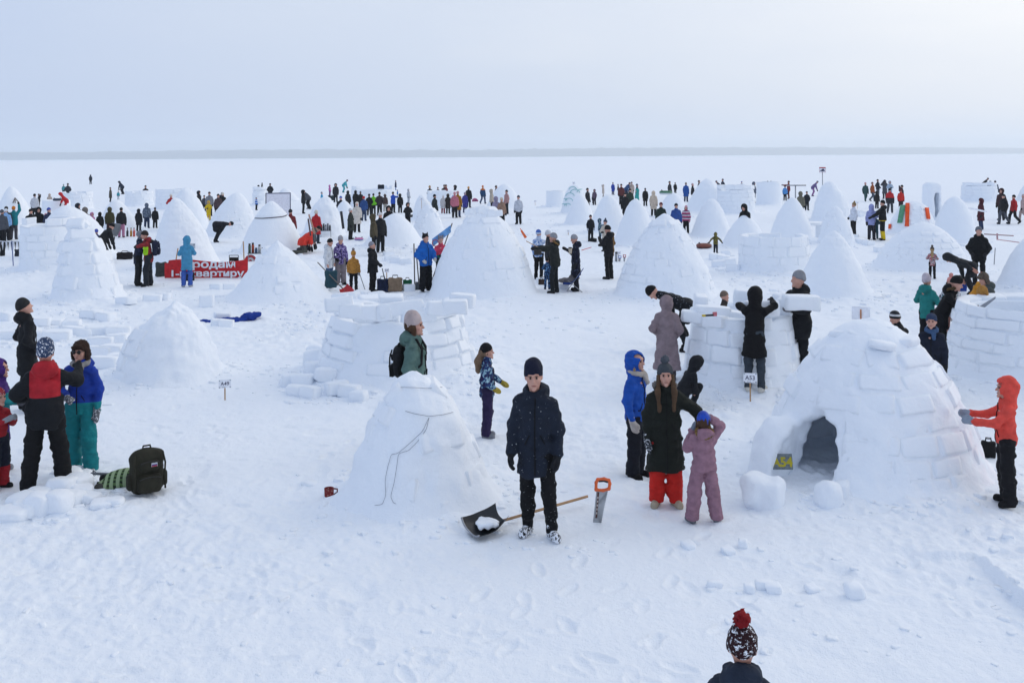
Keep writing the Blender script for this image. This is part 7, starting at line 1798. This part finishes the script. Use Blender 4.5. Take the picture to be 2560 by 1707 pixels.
# white screen, flag, bunting
def screen():
    Yd = 66.0; a, b = at_dist('t2', 1190, 512, Yd), at_dist('t2', 1457, 700, Yd); w = b.x - a.x; cx = (a.x + b.x) / 2; h = a.z
    r_ = thing('white_screen', (cx, Yd, 0), 'large white panel in a dark frame behind the roped dome', 'screen', rz=face_rz(Vector((cx, Yd, 0))))
    link('panel', Acc().box((0, 0, h * .55), (w, .03, h * .9)).mesh('panel'), plain('#e0dfe8', .5), r_)
    for s in (-1, 1): link('post', Acc().box((s * w / 2, 0, h / 2), (.06, .05, h)).mesh('post'), plain('#4a4f66', .5), r_)
    link('top_bar', Acc().box((0, 0, h + .02), (w + .06, .052, .06)).mesh('top_bar'), plain('#4a4f66', .5), r_)
screen()
def flag():
    Yd = 31.5; r_ = None
    pts = [(1462, 866), (1466, 945), (1395, 1095), (1250, 1100), (1255, 1030)]
    A = [at_dist('t3', x, y, Yd) for x, y in ((1462, 866), (1255, 1020))]; B = [at_dist('t3', x, y, Yd) for x, y in ((1466, 945), (1265, 1105))]
    r_ = thing('flag', (A[1].x, Yd, 0), 'light blue flag with a red ring behind the girl in coral', 'flag'); P = np.zeros((16, 6, 3), dtype=np.float32)
    for i in range(16):
        u = i / 15
        for j in range(6):
            v = j / 5; q = A[0].lerp(A[1], u).lerp(B[0].lerp(B[1], u), v); P[i, j] = (q.x - r_.location.x, .06 * math.sin(u * 9 + v * 2), q.z)
    o = link('cloth', Acc().grid(P).mesh('cloth', True), fabric('#6fa4da'), r_); o.modifiers.new('t', 'SOLIDIFY').thickness = .01
    link('pole', Acc().tube([(A[1].x - r_.location.x - .12, 0, -.1), tuple(A[0] - r_.location + Vector((.05, .08, .06)))], .02, 6).mesh('pole', True), GREYW, r_)
    c = at_dist('t3', 1292, 1065, Yd - .09) - r_.location; link('emblem_ring', Acc().tube([(c.x + .10 * math.cos(t_), -.09, c.z + .10 * math.sin(t_)) for t_ in np.linspace(0, 5.4, 14)], .012, 6).mesh('emblem_ring', True), plain('#b8343c', .6), r_)
flag()
def bunting():
    Yd = 40.0; r_ = thing('bunting', tuple(at_dist('t1', 120, 1042, Yd)), 'string of black and white pennants at the left edge', 'bunting'); L_ = r_.location
    P = [at_dist('t1', x, 1042 + 8 * math.sin(x / 70), Yd) - L_ for x in range(-60, 240, 20)]
    link('string', Acc().tube(P, .02, 5).mesh('string', True), plain('#c8ccd4', .7), r_)
    for k, p in enumerate(P[:-1]):
        q = P[k + 1]; link('pennant', Acc().add([tuple(p), tuple(q), tuple((p + q) / 2 + Vector((0, 0, -.36)))], None, [(0, 2, 1)]).mesh('pennant'), plain('#17181c' if k % 2 else '#d0d4dc', .7), r_).modifiers.new('t', 'SOLIDIFY').thickness = .01
    for x in (-60, 232): q = at_dist('t1', x, 1042, Yd) - L_; link('post', Acc().tube([tuple(q), (q.x, 0, -L_.z - .1)], .025, 6).mesh('post', True), WOOD, r_)
bunting()
# white board carried by the burgundy woman, cup, camera, phone, sunglasses
q = at_dist('t6', 1850, 650, 46); o = link('white_board', Acc().box((0, 0, 0), (.75, .5, .05), Matrix.Rotation(R(12), 3, 'Y')).box((0, -.02, .03), (.6, .4, .02), Matrix.Rotation(R(12), 3, 'Y')).mesh('white_board'), WHT, loc=q); tag(o, 'white board carried by the woman in the burgundy coat', 'board')
q = at_dist('z4', 985, 530, 25.3); cp = thing('travel_cup', q, 'beige travel cup held by the woman in the navy floral coat', 'cup'); link('cup', Acc().lathe([(.001, -.07), (.035, -.07), (.045, .07), (.001, .07)], n=14).mesh('cup', True), plain('#b5a894', .5), cp); link('lid', Acc().lathe([(.047, .07), (.047, .095), (.001, .095)], n=14).mesh('lid', True), BLKP, cp)
q = at_dist('z2', 1065, 325, phone_w.location.y + .3); ph = thing('tablet', q, 'small white tablet held up by the woman in light blue', 'tablet', rz=.2); link('case', Acc().box((0, 0, 0), (.17, .012, .17)).mesh('case'), plain('#d5d8de', .5), ph); link('camera_dot', Acc().box((.05, -.008, .05), (.03, .006, .03)).mesh('camera_dot'), BLKP, ph)
q = at_dist('t3', 1020, 760, 48); cm = thing('camera', q, 'black camera in the hands of the photographer', 'camera'); link('body', Acc().box((0, 0, 0), (.16, .09, .11)).mesh('body'), BLKP, cm); link('lens', Acc().tube([(0, -.04, 0), (.02, -.18, -.03)], .045, 10).mesh('lens', True), plain('#26282d', .3), cm)
f = [q for q in PEOPLE if q[0] is tealw][0]; Mh = f[1]['frames'][1]
sg = Acc()
for s in (-1, 1): sg.lathe([(.001, .006), (.024, .004), (.026, -.002), (.001, -.004)], Mh @ Vector((s * .034, -.108, 1.648)), 14, M=Mh.to_3x3() @ Matrix.Rotation(R(90), 3, 'X'))
sg.tube([Mh @ Vector((x, y, 1.655)) for x, y in ((-.085, .0), (-.075, -.07), (-.04, -.112), (0, -.118), (.04, -.112), (.075, -.07), (.085, .0))], .0045, 6)
link('sunglasses', sg.mesh('sunglasses', True), plain('#0c0c0e', .15), tealw)
# flat porch of the pointed dome
q0 = ground_at('t5', 1930, 1010); pr = d20
px_, py_ = q0.x - d20.location.x, q0.y - d20.location.y
for (dx, w_, h_, z_, d_) in ((-.42, .2, .62, .3, .8), (.42, .2, .62, .3, .8)): link('porch_wall', BLOCKS[1], M_BLOCK, d20, loc=(px_ + dx, py_ + .2, z_), scale=(w_ / BL, d_ / BD, h_ / BH))
link('porch_roof', BLOCKS[4], M_BLOCK, d20, loc=(px_, py_ + .2, .70), scale=(1.15 / BL, 1.0 / BD, .16 / BH))
# small snow gateway standing alone far right
def gateway():
    Yd = 62.0; a, b = at_dist('t6', 1300, 342, Yd), at_dist('t6', 1468, 545, Yd); w = b.x - a.x; cx = (a.x + b.x) / 2; h = a.z
    r_ = thing('snow_gateway', (cx, Yd, 0), 'rounded snow gateway with a grey opening standing alone far right', 'igloo'); F_ = Field((-w, -.9, -.1), (w, .9, h + .4), .07)
    F_.box((0, 0, h * .45), (w, 1.1, h * 1.0), .3); F_.box((w * .12, -.25, h * .38), (w * .30, 1.2, h * .62), .05, 0, 'sub'); F_.disp(lambda P: .05 * vnoise(P, 2, 1) + .03 * vnoise(P, 5, 2)); link('snow_shell', F_.mesh('snow_shell'), M_SNOW, r_)
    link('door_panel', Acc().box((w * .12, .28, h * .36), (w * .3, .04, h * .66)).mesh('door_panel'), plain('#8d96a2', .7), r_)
gateway()
